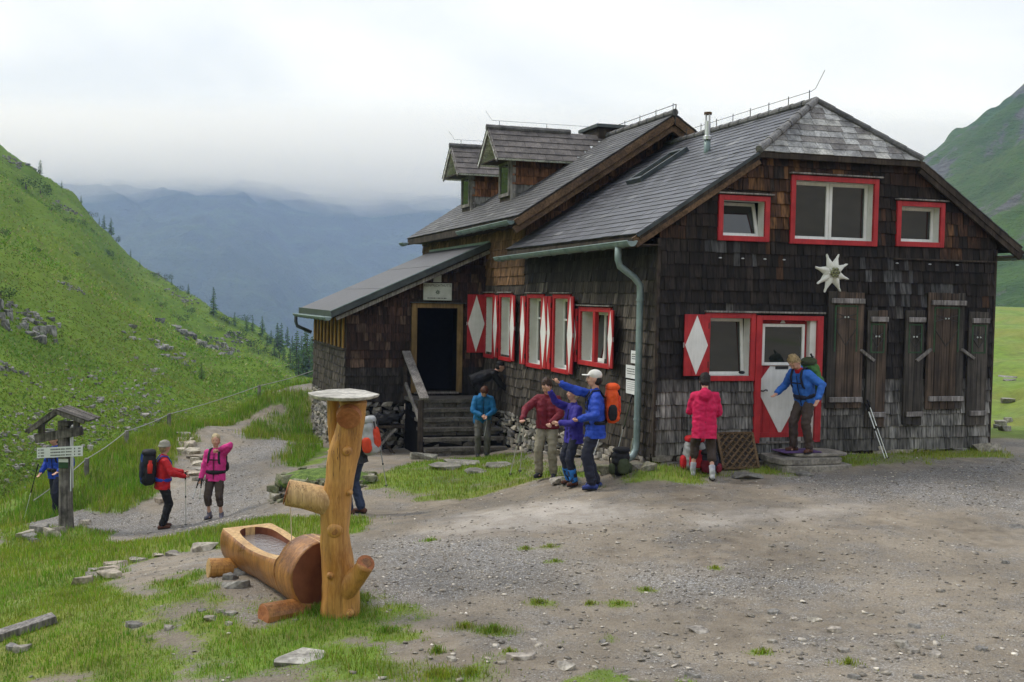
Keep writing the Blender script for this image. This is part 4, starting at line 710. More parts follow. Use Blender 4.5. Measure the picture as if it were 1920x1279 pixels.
    for i in range(n_): MB().tube([a+(b_-a)*(i/n_), a+(b_-a)*((i+1.05)/n_)], [.075,.068], 8, True, jit((.12,.115,.115), rr, .12)).build('ridge_tile', MAT['slate_dry'], o)
    MB().tube([H(uf-.05,vc,zr+.42), H(uf+.12,vc,zr+.20), H(uf+2.6,vc,zr+.20)], .0045, 5).tube([H(uf+.3,vc,zr), H(uf+.3,vc,zr+.2)], .007, 5).tube([H(uf+1.5,vc,zr), H(uf+1.5,vc,zr+.2)], .007, 5).build('lightning_wire', MAT['zinc_dark'], o)
dormer(8.60); dormer(11.87)

# ---- chimney, vent, skylight, lightning wires
ch = MB().box((2.8,8.9,6.7), (3.5,9.9,7.28), H).build('chimney', MAT['dark_wood'], hut); MB().box((2.72,8.8,7.28), (3.58,10.0,7.36), H).build('chimney_cap', MAT['zinc_dark'], ch)
vp = MB().tube([H(2.19,2.51,5.62), H(2.19,2.51,6.06)], .062, 12).build('vent_pipe', MAT['zinc'], hut, smooth=True)
MB().tube([H(2.19,2.51,6.04), H(2.19,2.51,6.10), H(2.19,2.51,6.12), H(2.19,2.51,6.38)], [.085,.085,.055,.055], 12).build('vent_sleeve', MAT['steel'], vp)
for j in range(4):
    a = j*math.pi/2+.4; c = H(2.19,2.51,6.38)+Vector((math.cos(a)*.045, math.sin(a)*.045, 0)); MB().tube([c, c+Vector((0,0,.14))], .012, 6).build('vent_strut', MAT['steel'], vp)
MB().tube([H(2.19,2.51,6.51), H(2.19,2.51,6.55)], .075, 12).build('vent_cap', MAT['rake_wood'], vp)
sk = MB()
def PWq(u, v, h): return H(u, v, 4.05+K*(u+.45))+up_l*h
for a, b_ in (((1.48,3.72),(2.48,3.80)), ((1.48,4.28),(2.48,4.36)), ((1.48,3.80),(1.56,4.28)), ((2.40,3.80),(2.48,4.28))):
    sk.hexa([PWq(a[0],a[1],0), PWq(b_[0],a[1],0), PWq(b_[0],b_[1],0), PWq(a[0],b_[1],0), PWq(a[0],a[1],.10), PWq(b_[0],a[1],.10), PWq(b_[0],b_[1],.10), PWq(a[0],b_[1],.10)])
sko = sk.build('skylight', MAT['zinc_dark'], hut); MB().hexa([PWq(1.54,3.78,.03), PWq(2.42,3.78,.03), PWq(2.42,4.30,.03), PWq(1.54,4.30,.03), PWq(1.54,3.78,.07), PWq(2.42,3.78,.07), PWq(2.42,4.30,.07), PWq(1.54,4.30,.07)]).build('pane', MAT['glass'], sko)
lw = MB(); zr2 = ZR+.22
lw.tube([H(HW/2-.02,AP_V-.1,ZR+.54)+HU*.10, H(HW/2-.02,AP_V,ZR+.24), H(HW/2,AP_V+.15,zr2), H(HW/2,6.0,zr2-.02)], .005, 5)
for i in range(9): v_ = AP_V+.2+i*.62; lw.tube([H(HW/2,v_,ZR+.05), H(HW/2,v_,zr2+.03)], .008, 6)
lw.tube([H(MR,MV0,ZM+.2), H(MR,MV0+3,ZM+.2)], .008, 5).tube([H(MR,MV0-.03,ZM+.2), H(MR-.02,MV0-.05,ZM-.2), H(MR+.1,6.0,ZR+.1)], .012, 5)
for i in range(4): lw.tube([H(MR,MV0+.1+i*.8,ZM+.05), H(MR,MV0+.1+i*.8,ZM+.24)], .008, 6)
lw.build('lightning_wire', MAT['iron'], hut)

# ---- windows
def frame4(mb, T, s0, s1, z0, z1, b_, n0, n1):
    mb.box((s0,n0,z0), (s0+b_,n1,z1), T); mb.box((s1-b_,n0,z0), (s1,n1,z1), T); mb.box((s0+b_,n0,z0), (s1-b_,n1,z0+b_), T); mb.box((s0+b_,n0,z1-b_), (s1-b_,n1,z1), T)
def window(T, o, leaves=1, tilt=0, depth=.17, bw=.085, mull='sash', lintel=True, tilt_leaf=0, bar=False):
    s0, s1, z0, z1 = o
    mb = MB(); frame4(mb, T, s0-.02, s1+.02, z0-.02, z1+.02, bw, .003, .058); w = bevel(mb.build('window', MAT['red_paint'], hut), .005)
    i0, i1, j0, j1 = s0+bw-.02, s1-bw+.02, z0+bw-.02, z1-bw+.02
    rv = MB()
    for a, b_ in (((i0-.02,-depth,j0-.02),(i0,.02,j1+.02)), ((i1,-depth,j0-.02),(i1+.02,.02,j1+.02)), ((i0,-depth,j0-.02),(i1,.02,j0)), ((i0,-depth,j1),(i1,.02,j1+.02))): rv.box(a, b_, T)
    rv.build('reveal', MAT['reveal_white'], w)
    if mull == 'red':
        m = (i0+i1)/2; bevel(MB().box((m-.05,-.02,j0), (m+.05,.054,j1), T).build('mullion', MAT['red_paint'], w), .004)
    n = leaves; wl = (i1-i0)/n
    for k in range(n):
        a, b_ = i0+k*wl+.003, i0+(k+1)*wl-.003
        tl = tilt if (k == tilt_leaf) else 0
        T2 = lambda s, nn, z, tl=tl: T(s, nn-tl*(z-j0)/(j1-j0), z)
        mb = MB(); frame4(mb, T2, a, b_, j0+.003, j1-.003, .055, -depth+.01, -depth+.055); sa = bevel(mb.build('sash', MAT['white_paint'], w), .004)
        if bar: MB().box((a+.05,-depth+.02,j0+(j1-j0)*.68), (b_-.05,-depth+.05,j0+(j1-j0)*.68+.04), T2).build('glazing_bar', MAT['white_paint'], w)
        MB().box((a+.05,-depth+.022,j0+.05), (b_-.05,-depth+.030,j1-.05), T2).build('pane', MAT['glass'], w)
    if lintel: bevel(MB().box((s0-.05,.0,z1+.035), (s1+.07,.10,z1+.06), T).build('drip_board', MAT['grey_wood'], w), .004)
    return w
window(TF, F_OPEN['win_l'], 1, tilt=.15); window(TF, F_OPEN['win_m'], 2); window(TF, F_OPEN['win_r'], 1)
lw_ = window(TF, F_OPEN['low'], 1, tilt=.08, lintel=False)
bevel(MB().box((.80,0,2.835), (2.98,.10,2.865), TF).build('drip_board', MAT['grey_wood'], hut))
for k, o in S_OPEN.items():
    window(TS, o, 2 if k == 'w4' else 1, mull='red' if k == 'w4' else 'sash', bar=(k != 'w4'), depth=.20, tilt=.12 if k == 'w4' else 0, tilt_leaf=1)

def shutter(T, s_h, direc, w, z0, z1, ang=0, planks=3, name='shutter'):
    """hinged at s_h, reaching in direction direc (+1/-1) along the wall; ang = degrees off the wall"""
    ca, sa = math.cos(R(ang)), math.sin(R(ang)); n0 = .062
    T2 = lambda q, n, z: T(s_h+direc*(q*ca)-direc*n*sa*0, n0+q*sa+n, z)
    mb = MB(); pw = w/planks
    for i in range(planks): mb.box((i*pw+.0015, 0, z0), ((i+1)*pw-.0015, .028, z1), T2)
    o = bevel(mb.build(name, MAT['red_paint'], hut), .003)
    m = w/2; zc = (z0+z1)/2; d = MB()
    a = [(m, z1-.015), (w-.012, zc), (m, z0+.015), (.012, zc)]
    d.add([T2(q, .0282, z) for q, z in a]+[T2(q, .031, z) for q, z in a], [(4,5,6,7),(0,1,5,4),(1,2,6,5),(2,3,7,6),(3,0,4,7)]); d.build('diamond', MAT['white_paint'], o)
    for z in (z0+.18, z1-.18): MB().tube([T2(.0,.02,z-.05), T2(.0,.02,z+.05)], .012, 6).build('hinge', MAT['iron'], o)
    MB().box((w-.03,.005,zc-.04), (w+.012,.02,zc+.04), T2).build('catch', MAT['steel'], o)
    return o
shutter(TF, .86, -1, .43, 1.81, 2.80, 2, 3)
shutter(TP, -.04, -1, .44, 1.68, 3.08, 1, 3)
for (sh, di, w_, k, an) in ((1.66,-1,.44,'w4',14), (3.06,1,.26,'w4',6), (3.52,-1,.42,'w3',8), (4.40,1,.36,'w3',2), (4.95,-1,.40,'w2',4), (5.88,1,.26,'w2',4), (6.86,-1,.42,'w1b',6), (7.74,1,.26,'w1b',4)):
    o = S_OPEN[k]; shutter(TS, sh, di, w_, o[2]+.02, o[3]-.02, an, 2)
# ---- front door
s0, s1, z0, z1 = F_OPEN['door']
mb = MB(); mb.box((s0-.02,.003,z0-.02), (s0+.09,.062,z1+.02), TF); mb.box((s1-.09,.003,z0-.02), (s1+.02,.062,z1+.02), TF); mb.box((s0+.09,.003,z1-.06), (s1-.09,.062,z1+.02), TF)
door = bevel(mb.build('door', MAT['red_paint'], hut), .004)
MB().box((s1-.20,-.14,z0), (s1-.09,.015,z1-.06), TF).build('reveal', MAT['reveal_white'], door)
MB().box((s0+.07,-.16,z0-.03), (s1-.07,.05,z0), TF).build('threshold', MAT['grey_wood'], door)
d0, d1 = s0+.09, s1-.20
lf = MB(); npl = 7; pw = (d1-d0)/npl
for i in range(npl): lf.box((d0+i*pw+.002,-.12,z0+.01), (d0+(i+1)*pw-.002,-.08,z1-.07), TF)
lf = bevel(lf.build('door_leaf', MAT['red_paint'], door), .003)
MB().box((d0,-.08,z0+.01), (d1,-.066,z0+.14), TF).build('kick_board', MAT['red_paint'], door)
wz0, wz1 = 2.02, 2.62
mb = MB(); frame4(mb, TF, d0+.06, d1-.06, wz0-.05, wz1+.04, .05, -.079, -.04); bevel(mb.build('light_frame', MAT['white_paint'], door), .004)
MB().box((d0+.10,-.078,wz0), (d1-.10,-.068,wz1), TF).build('pane', MAT['glass'], door)
dm = MB(); mc = (d0+d1)/2; zc = 1.68; ztp = wz0-.06
xt = .21; a = [(mc-xt,ztp),(mc+xt,ztp),(d1-.02,zc-.02),(d1-.02,zc-.12),(mc,z0+.10),(d0+.02,zc-.12),(d0+.02,zc-.02)]
dm.add([TF(q,-.0795,z) for q, z in a]+[TF(q,-.072,z) for q, z in a], [tuple(range(7,14))]+[(i,(i+1)%7,7+(i+1)%7,7+i) for i in range(7)]); dm.build('diamond', MAT['white_paint'], door)
a = [(mc-.05,wz1+.05),(mc+.05,wz1+.05),(mc,wz1+.13)]
MB().add([TF(q,-.0795,z) for q, z in a]+[TF(q,-.074,z) for q, z in a], [(3,4,5),(0,1,4,3),(1,2,5,4),(2,0,3,5)]).build('diamond', MAT['white_paint'], door)
MB().tube([TF(d0+.05,-.07,1.55),TF(d0+.05,-.03,1.55),TF(d0+.10,-.025,1.545),TF(d0+.14,-.025,1.565),TF(d0+.17,-.025,1.56),TF(d0+.165,-.025,1.54)], .012, 6).build('handle', MAT['iron'], door)
MB().box((mc-.12,-.070,ztp-.055), (mc+.12,-.066,ztp-.005), TF).build('name_plate', MAT['ink'], door)
# ---- porch door (open, dark inside)
s0, s1, z0, z1 = P_OPEN['pdoor']
mb = MB(); mb.box((s0-.08,.0,z0-.02), (s0+.05,.07,z1+.05), TP); mb.box((s1-.05,.0,z0-.02), (s1+.08,.07,z1+.05), TP); mb.box((s0+.05,.0,z1-.06), (s1-.05,.07,z1+.05), TP)
pd = bevel(mb.build('door', MAT['door_wood'], hut)); MB().box((s0,-.2,z0-.04), (s1,.08,z0), TP).build('threshold', MAT['grey_wood'], pd)
MB().box((s0-.12,.0,z1+.055), (s1+.14,.12,z1+.075), TP).build('drip_board', MAT['zinc_dark'], pd)
lfp = MB()
for i in range(5): lfp.box((s0+.06+.0,-.2-i*.13,z0+.02), (s0+.10,-.2-(i+1)*.13+.004,z1-.08), TP)
lfp.build('door_leaf', MAT['dark_wood'], pd)

# ---- old board shutters on the gable wall
def board_panel(s0, s1, z0, z1, n, bars, rr, warm):
    w = (s1-s0)/n; par = None; base = MB().box((s0+.01,.036,z0+.02), (s1-.01,.052,z1-.02), TF).build('board_panel', MAT['dark_wood'], hut)
    for i in range(n):
        c = jit((.062,.045,.034) if rr.random() < warm else (.056,.050,.044), rr, .35)
        bevel(MB().box((s0+i*w+.003,.052,z0+rr.uniform(-.01,.01)), (s0+(i+1)*w-.003,.078+rr.uniform(-.004,.004),z1+rr.uniform(-.008,.008)), TF, c).build('plank', MAT['plank_wood'], base), .004)
    for zb in bars: bevel(MB().box((s0+.05,.080,zb), (s1-.01,.125,zb+.085), TF, (1.1,1.1,1.15)).build('batten', MAT['grey_wood'], base), .006)
    # cap boards, slightly weathered grey, above the upper batten
    m = (s0+s1)/2; q0, q1 = (s0+.12, s1-.12) if n > 2 else (s0+.06, s1-.05); zt = bars[-1]-.03; zb = zt-(.78 if n > 2 else .50)
    gb = MB()
    gb.box((q0,.0785,zb), (q0+.025,.086,zt), TF); gb.box((q1-.025,.0785,zb), (q1,.086,zt), TF); gb.box((q0,.0785,zt-.025), (q1,.086,zt), TF)
    if n == 2: gb.box((q0,.0785,zb), (q1,.086,zb+.025), TF)
    gb.build('painted_border', MAT['green_paint'], base)
    cr = MB(); zc = zt-(.20 if n > 2 else .22)
    for (a, b_) in (((q0+.03,zc+.06),(q1-.03,zc-.05)), ((q0+.03,zc-.05),(q1-.03,zc+.06))): cr.beam(TF(a[0],.083,a[1]), TF(b_[0],.083,b_[1]), .012, .012)
    cr.beam(TF(q0+.02,.083,zb+(.40 if n > 2 else .26)), TF(m,.083,zb+.10), .010, .010); cr.beam(TF(m,.083,zb+.10), TF(q1-.02,.083,zb+(.40 if n > 2 else .26)), .010, .010)
    cr.build('painted_motif', MAT['ink'], base)
    for sg in (-.03, .03): MB().ball(TF(m+sg,.088,zc), (.016,.012,.016), 8, 5).build('painted_bloom', MAT['sign_board'], base)
    return base
rr = random.Random(15)
board_panel(3.04,3.72,1.25,3.21,4,(1.36,3.02),rr,.35); board_panel(3.80,4.18,.93,2.91,2,(1.10,2.72),rr,.1); board_panel(4.54,4.92,.95,2.92,2,(1.10,2.72),rr,.2)
board_panel(4.98,5.73,1.22,3.23,5,(1.36,3.02),rr,.75); board_panel(5.82,6.22,.93,2.92,2,(1.10,2.72),rr,.5)
for (a, b_) in (((3.66,2.24),(3.92,2.06)), ((4.76,2.06),(5.04,2.26)), ((5.66,2.26),(5.92,2.10))): bevel(MB().beam(TF(a[0],.10,a[1]), TF(b_[0],.10,b_[1]), .05, .05).build('latch_bar', MAT['grey_wood'], hut))
bevel(MB().box((4.3,.0,3.78), (6.34,.06,3.81), TF).build('drip_board', MAT['dark_wood'], hut))
for s in (1.05,1.45,1.85,2.2,4.35,5.0,5.55): MB().ball(TF(s,.05,3.72), (.03,.015,.012), 6, 4).build('hook', MAT['steel'], hut)

# ---- corner boards
for T, s in ((TF, -.02),): pass
bevel(MB().box((-.035,-.03,.5), (.02,.035,4.0), H).build('corner_board', MAT['dark_wood'], hut)); bevel(MB().box((HW-.01,-.03,.5), (HW+.035,.03,4.0), H).build('corner_board', MAT['dark_wood'], hut))
# ================================================================== stones, fountain, sign, fence, plants
mat('stone', (.16,.15,.14), (.34,.325,.30), scale=6, rough=.75, bump=.5, tint=True, fine=(28., (1,1,1), .3), bdist=.012)
mat('stone_moss', (.10,.11,.05), (.30,.28,.25), scale=5, rough=.85, bump=.5, tint=True, fine=(30., (1,1,1), .35), bdist=.012)
mat('log_wood', (.27,.10,.018), (.50,.235,.05), scale=2.4, rough=.35, rough2=.55, bump=.3, fine=(26., (1,1,.045), .45), spec=.4, bdist=.008)
mat('log_pale', (.44,.25,.085), (.62,.41,.19), scale=3, rough=.55, bump=.2, fine=(16., (.15,1,1), .15), bdist=.006)
mat('log_wet', (.11,.035,.012), (.40,.17,.045), scale=3.0, rough=.30, rough2=.5, bump=.3, fine=(22., (.3,.3,1), .35), spec=.5, bdist=.008, lo=.3, hi=.7)
mat('log_end', (.26,.085,.03), (.42,.17,.07), scale=9, rough=.6, bump=.3, fine=(40., (1,1,1), .2))
mat('log_inner_shaded_end', (.10,.03,.018), (.20,.07,.035), scale=4, rough=.35, bump=.2)
mat('old_post', (.05,.045,.04), (.20,.18,.165), scale=4, rough=.85, bump=.6, fine=(30., (1,1,.07), .55), bdist=.01)
mat('rope', (.28,.28,.26), (.40,.40,.38), scale=30, rough=.8, bump=.2)

def hull_mesh_pts(rr, w, d, h, n=14, flat=.75):
    pts = []
    for i in range(n):
        a = rr.uniform(0, 2*math.pi); r = rr.uniform(.75, 1.0); z = rr.choice([-.5, .5])*rr.uniform(.7, 1.0) if rr.random() < flat else rr.uniform(-.35, .35)
        pts.append(Vector((math.cos(a)*r*w/2, math.sin(a)*r*d/2, z*h)))
    return pts
def hull(pts):
    bm = bmesh.new()
    for p in pts: bm.verts.new(p)
    res = bmesh.ops.convex_hull(bm, input=bm.verts)
    bmesh.ops.delete(bm, geom=[v for v in bm.verts if not v.link_faces], context='VERTS')
    bm.verts.ensure_lookup_table(); bm.verts.index_update()
    v = [q.co.copy() for q in bm.verts]; f = [tuple(x.index for x in fc.verts) for fc in bm.faces]; bm.free(); return v, f
def add_hull(mb, rr, c, w, d, h, tint, rot=None, n=14, tf=None, flat=.75):
    v, f = hull(hull_mesh_pts(rr, w, d, h, n, flat)); rot = rot or Matrix.Rotation(rr.uniform(0, 6.28), 3, 'Z')
    mb.add([Vector(c)+rot @ p for p in v], f, tint); return mb
STONE_C = [(.95,.93,.90),(1.1,1.05,.98),(.8,.8,.82),(1.25,1.18,1.05),(.65,.64,.63)]

# ---- rubble base of the hut
stones = []
rr = random.Random(31)
def rubble(T, s0, s1, zt, zb, sd, par, hr=(.07,.14), wr=(.14,.42), tone=1.0, rank=0):
    r2 = random.Random(sd); bk = MB(); zmin = min(zb(s0), zb(s1))-.3
    bk.add([T(s0,-.03,zmin), T(s1,-.03,zmin), T(s1,-.03,zt+.02), T(s0,-.03,zt+.02)], [(0,1,2,3)]); bk.build('foundation', MAT['dark_void'], hut)
    z = zt
    while z > zmin:
        h = r2.uniform(*hr); s = s0
        while s < s1:
            w = r2.uniform(*wr); w = min(w, s1-s+.02); m = s+w/2
            if z-h > zb(m)-.12 and w > .06:
                pts = hull_mesh_pts(r2, w*1.04, .16, h*1.02, 12, .85)
                cc = T(m, -.01+r2.uniform(-.02,.025), z-h/2)
                ax = (T(1,0,0)-T(0,0,0)).normalized(); ay = (T(0,1,0)-T(0,0,0)).normalized(); tw = r2.uniform(-.06,.06)
                v, f = hull(pts); c = jit(r2.choice(STONE_C), r2, .3)
                stones.append(([cc+ax*p.x+ay*p.y+Vector((0,0,p.z+tw*p.x)) for p in v], f, tuple(q*tone for q in c), rank+w*h))
            s += w*.98
        z -= h*.97
gzu = lambda T: (lambda s: gz1(T(s,0,0).x, T(s,0,0).y))
rubble(TS, .3, 8.9, .46, gzu(TS), 41, hut, rank=2); rubble(TP, -3.35, -1.95, .50, gzu(TP), 42, hut, rank=1, tone=.75); rubble(TL, 8.9, 13.95, .50, gzu(TL), 43, hut, tone=1.0)
rubble(TF, -.05, HW, .53, lambda s: .30, 44, hut, hr=(.09,.16), wr=(.2,.6), rank=2)
rubble(lambda s, n, z: H(-.0-n, s, z), 0, .3, .5, lambda s: .2, 45, hut)
stones.sort(key=lambda q: -q[3])
for v, f, c, _ in stones[:290]: MB().add(v, f, c).build('stone', MAT['stone'], hut)
sm = MB()
for v, f, c, _ in stones[290:]: sm.add(v, f, c)
sm.build('rubble_masonry', MAT['stone'], hut, kind='stuff')

# ---- stone steps to the porch
st = thing('stone_steps', 'dark slate steps leading up to the open porch door', 'steps', H(-1.05, 7.4, -.45))
NS = 6; ztop = .64
for i in range(NS):
    z = -.33+(ztop+.33)*i/(NS-1); v0 = 6.85+i*.22; v1 = v0+.30 if i < NS-1 else 8.86
    a, b_ = -1.98, -.10; q = 10; mb = MB(); top = []; 
    for j in range(q+1): top.append((a+(b_-a)*j/q, v0+rr.uniform(-.035,.03)))
    pts_t = [H(u, v, z+rr.uniform(-.006,.006)) for u, v in top]; th = .075
    n = q+1; back = [H(u, v1, z) for u, v in top]
    vv = pts_t+back+[p-Vector((0,0,th)) for p in pts_t]+[p-Vector((0,0,th)) for p in back]; ff = []
    for j in range(q): ff += [(j,j+1,n+j+1,n+j), (2*n+j,3*n+j,3*n+j+1,2*n+j+1), (j,2*n+j,2*n+j+1,j+1)]
    ff += [(0,n,3*n,2*n), (n-1,3*n-1,4*n-1,2*n-1)]
    mb.add(vv, ff, jit((.52,.50,.47), rr, .2)); mb.build('step', MAT['stone'], st)
    s = a+.05
    while s < b_-.08:
        w = rr.uniform(.25,.6); w = min(w, b_-.05-s)
        if w < .08: break
        r_ = MB(); jq = lambda: rr.uniform(-.012,.012); r_.hexa([H(s+.008+jq(),v0+.035+jq(),z-.20), H(s+w-.008+jq(),v0+.035+jq(),z-.20), H(s+w-.008,v0+.2,z-.20), H(s+.008,v0+.2,z-.20), H(s+.008+jq(),v0+.03+jq(),z-.074), H(s+w-.008+jq(),v0+.03+jq(),z-.074), H(s+w-.008,v0+.2,z-.074), H(s+.008,v0+.2,z-.074)], jit((.42,.40,.37), rr, .4)); bevel(r_.build('riser_stone', MAT['stone'], st), .012, 2); s += w
MB().box((-1.95,7.1,-.9), (-.12,8.85,ztop-.16), lambda u, v, z: H(u, v, min(z, -.42+(v-6.85)*.9) if v < 8 else z)).build('core', MAT['dark_void'], st)
# handrail
hr_ = thing('handrail', 'weathered grey plank handrail on a post beside the stone steps', 'handrail', H(-2.02, 7.0, -.5))
bevel(MB().beam(H(-1.95,8.82,1.70), H(-1.98,6.90,.76), .20, .045).build('rail', MAT['grey_wood'], hr_)); bevel(MB().beam(H(-2.04,7.0,-.55), H(-2.04,7.0,.72), .11, .12).build('post', MAT['dark_wood'], hr_))
bevel(MB().beam(H(-2.0,8.6,.95), H(-2.02,7.02,.18), .05, .10).build('lower_rail', MAT['grey_wood'], hr_)); bevel(MB().beam(H(-1.95,8.84,.55), H(-1.95,8.84,1.66), .08, .09).build('post', MAT['dark_wood'], hr_))

# ---- single stones (x, y, width, height)
def loose(lst, name, labels, cat, grp, seed, mm='stone', sink=.35, tones=STONE_C, zf=gz1, thick=1.0):
    r2 = random.Random(seed); out = []
    for i, (x, y, w, h) in enumerate(lst):
        z = zf(x, y); mb = MB(); hh = h*thick
        rot = Matrix.Rotation(r2.uniform(-.4,.4), 3, 'Z') @ Matrix.Rotation(r2.uniform(-.15,.15), 3, 'X')
        add_hull(mb, r2, (x, y, z+hh*(.5-sink)), w, w*r2.uniform(.55,.85), hh, jit(r2.choice(tones), r2, .15), rot, 16)
        o = mb.build(name, MAT[mm], loc=(x, y, z)); bevel(o, .012 if w > .3 else .006, 2, 20)
        tag(o, labels[i] if isinstance(labels, list) else labels, cat, grp); out.append(o)
    return out
loose([(-4.65,11.71,.37,.15),(-4.9,11.56,.30,.16),(-4.92,12.6,.37,.12),(-4.72,12.8,.27,.08),(-4.53,12.95,.21,.07),(-4.29,12.9,.27,.07),(-5.06,12.3,.24,.10),(-4.78,12.15,.34,.15),(-4.95,12.0,.28,.12)],
      'stone', 'brown-grey slate stone in the row along the edge of the lawn', 'stone', 'stones in the row along the lawn', 51, tones=[(1.2,1.1,.95),(1.0,.95,.88),(1.35,1.2,1.05)])
loose([(-3.94,13.06,.40,.15)], 'stone', 'flat grey slab lying in grass behind the far end of the trough', 'stone', None, 52)
loose([(-8.45,17.52,.42,.2),(-8.34,17.87,.38,.24),(-8.0,17.62,.44,.26),(-8.02,17.9,.28,.2),(-7.96,16.9,.25,.14),(-8.25,17.3,.32,.16)],
      'stone', 'grey angular stone heaped at the foot of the wooden signpost', 'stone', 'stones heaped below the signpost', 53)
loose([(-7.9,18.75,.25,.12)], 'stone', 'pale stone in the grass just past the signpost base', 'stone', None, 54, tones=[(1.5,1.4,1.25)])
loose([(-4.42,8.95,.16,.08),(-4.3,8.88,.18,.09)], 'stone', 'small grey stone beside the weathered board in the grass', 'stone', 'small stones beside the weathered board', 55)
loose([(-1.67,8.05,.52,.045)], 'slab', 'flat grey slab sunk in the grass in front of the fountain', 'slab', None, 56, sink=.15, tones=[(1.15,1.15,1.1)])
loose([(-3.42,9.16,.2,.06),(-2.66,9.31,.11,.05),(-2.7,9.11,.15,.06),(-2.5,9.0,.09,.04),(-3.05,9.0,.12,.05),(-2.85,9.35,.10,.04),(-2.55,9.25,.14,.04)], 'stone', 'small slate piece on the bare patch left of the trough', 'stone', 'slate pieces on the bare patch', 57)
loose([(.11,7.85,.27,.06)], 'slab', 'pale flat stone half buried in gravel near the bright grass tuft', 'stone', None, 58, tones=[(1.5,1.4,1.3)])
loose([(.45,7.6,.17,.05),(-.44,7.85,.12,.05),(2.79,8.51,.15,.08),(1.65,8.61,.20,.05),(2.73,8.86,.15,.04),(2.42,9.11,.15,.045),(3.2,8.1,.16,.07),(3.23,7.95,.14,.06),(2.56,8.91,.10,.04),(2.69,8.0,.13,.05),(3.36,7.85,.13,.06),(2.58,7.4,.12,.04),(3.03,7.35,.10,.04),(5.36,10.81,.12,.05),(1.2,8.0,.10,.04),(.8,8.3,.08,.03),(1.9,7.7,.12,.04),(2.2,8.3,.10,.04),(3.5,8.6,.11,.04),(4.0,9.2,.10,.04),(3.8,8.0,.12,.05),(1.4,7.45,.14,.04)],
      'stone', 'small pale stone scattered on the gravel yard', 'stone', 'small stones scattered on the yard', 59, tones=[(1.4,1.35,1.25),(1.1,1.05,1.0),(1.6,1.5,1.4),(.8,.8,.8)])
loose([(6.34,12.56,.26,.06)], 'slab', 'dark flat slate lying on the gravel at the right edge of the picture', 'stone', None, 60, tones=[(.6,.6,.6)])
loose([(-1.29,19.47,.75,.12),(-.91,19.97,.88,.12),(-.55,18.82,.62,.10),(-1.83,21.6,.7,.18),(-.2,19.3,.6,.08)], 'slab', 'mossy slate paving slab in front of the stone steps', 'slab', 'slate slabs before the steps', 61, sink=.25, tones=[(.8,.82,.75),(.9,.9,.85)])
loose([(.85,16.07,.48,.11)], 'slab', 'flat slab at the feet of the man in the maroon sweater', 'slab', None, 62, sink=.2)
loose([(3.7,15.75,.6,.07)], 'slab', 'dark slate slab in moss between crimson jacket and door', 'slab', None, 63, sink=.3, tones=[(.55,.56,.55)])
loose([(4.64,15.75,.4,.06)], 'slab', 'thin slate slab in the grass before the doorstep', 'slab', None, 64, sink=.3, tones=[(.7,.7,.68)])
loose([(-2.74,10.06,.34,.11),(-2.86,10.35,.2,.10),(-2.80,10.62,.26,.10),(-2.26,9.86,.16,.06)], 'stone', 'dark wet stone under the water trough', 'stone', 'stones propping up the trough', 65, tones=[(.6,.6,.6),(.8,.8,.78)])
loose([(-7.97,24.6,.46,.3),(-7.69,24.0,.50,.26),(-7.45,23.5,.52,.24),(-7.2,23.05,.48,.2),(-7.0,22.6,.44,.18),(-6.79,22.1,.42,.17),(-6.84,21.8,.40,.14),(-7.67,23.5,.32,.18),(-6.6,21.45,.36,.13),(-7.85,24.3,.5,.2),(-7.3,23.3,.36,.3),(-7.1,22.8,.3,.24)],
      'stone', 'tan slate block in the stepped stone edge above the path', 'stone', 'blocks in the stone edge above the path', 66, sink=.3, thick=.62, tones=[(1.45,1.3,1.12),(1.2,1.15,1.08),(1.6,1.5,1.3)])
loose([(-6.95,20.02,.24,.15)], 'stone', 'brown stone where the grass bank meets the path', 'stone', None, 67, tones=[(1.2,1.05,.9)])
loose([(5.0,17.15,.5,.26),(5.45,17.28,.6,.22),(6.6,17.52,.36,.28),(7.05,17.60,.55,.18),(6.2,17.35,.5,.2),(5.9,17.25,.34,.16)], 'stone', 'grey boulder in the grass against the foot of the gable wall', 'boulder', 'boulders at the foot of the gable wall', 68)
loose([(8.35,17.75,.65,.22)], 'slab', 'tilted flat boulder at the outer corner of the gable wall', 'boulder', None, 69, tones=[(1.1,1.05,.95)])
loose([(16.3,33.2,.8,.55)], 'boulder', 'large rounded grey boulder on the meadow behind the hut', 'boulder', None, 70, sink=.4, tones=[(1.0,1.0,1.0)])
loose([(10.6,21.8,.34,.2),(11.3,22.9,.3,.16),(12.6,25.6,.4,.2),(14.5,29.5,.45,.25),(9.9,20.2,.3,.15),(10.1,20.9,.25,.14)], 'stone', 'pale stone on the meadow to the side of the hut', 'stone', 'stones on the meadow', 71, tones=[(.95,.95,.9)])
loose([(1.0,15.75,.4,.16),(1.55,15.95,.5,.2),(1.9,15.85,.42,.18),(2.15,15.75,.36,.16),(1.7,15.7,.3,.1)], 'stone', 'mossy block lying below the downpipe', 'stone', 'blocks below the downpipe', 72, mm='stone_moss')
# weathered board in the grass
wb = MB(); p0 = Vector((-5.0,9.05,gz1(-5.0,9.05)+.04)); p1 = Vector((-4.34,9.60,gz1(-4.34,9.60)+.05)); wb.beam(p0, p1, .16, .07, tint=(1,1,1))
bevel(wb.build('weathered_board', MAT['grey_wood'], loc=tuple(p0), label='weathered grey board lying in the grass at the lower left corner', cat='board'))

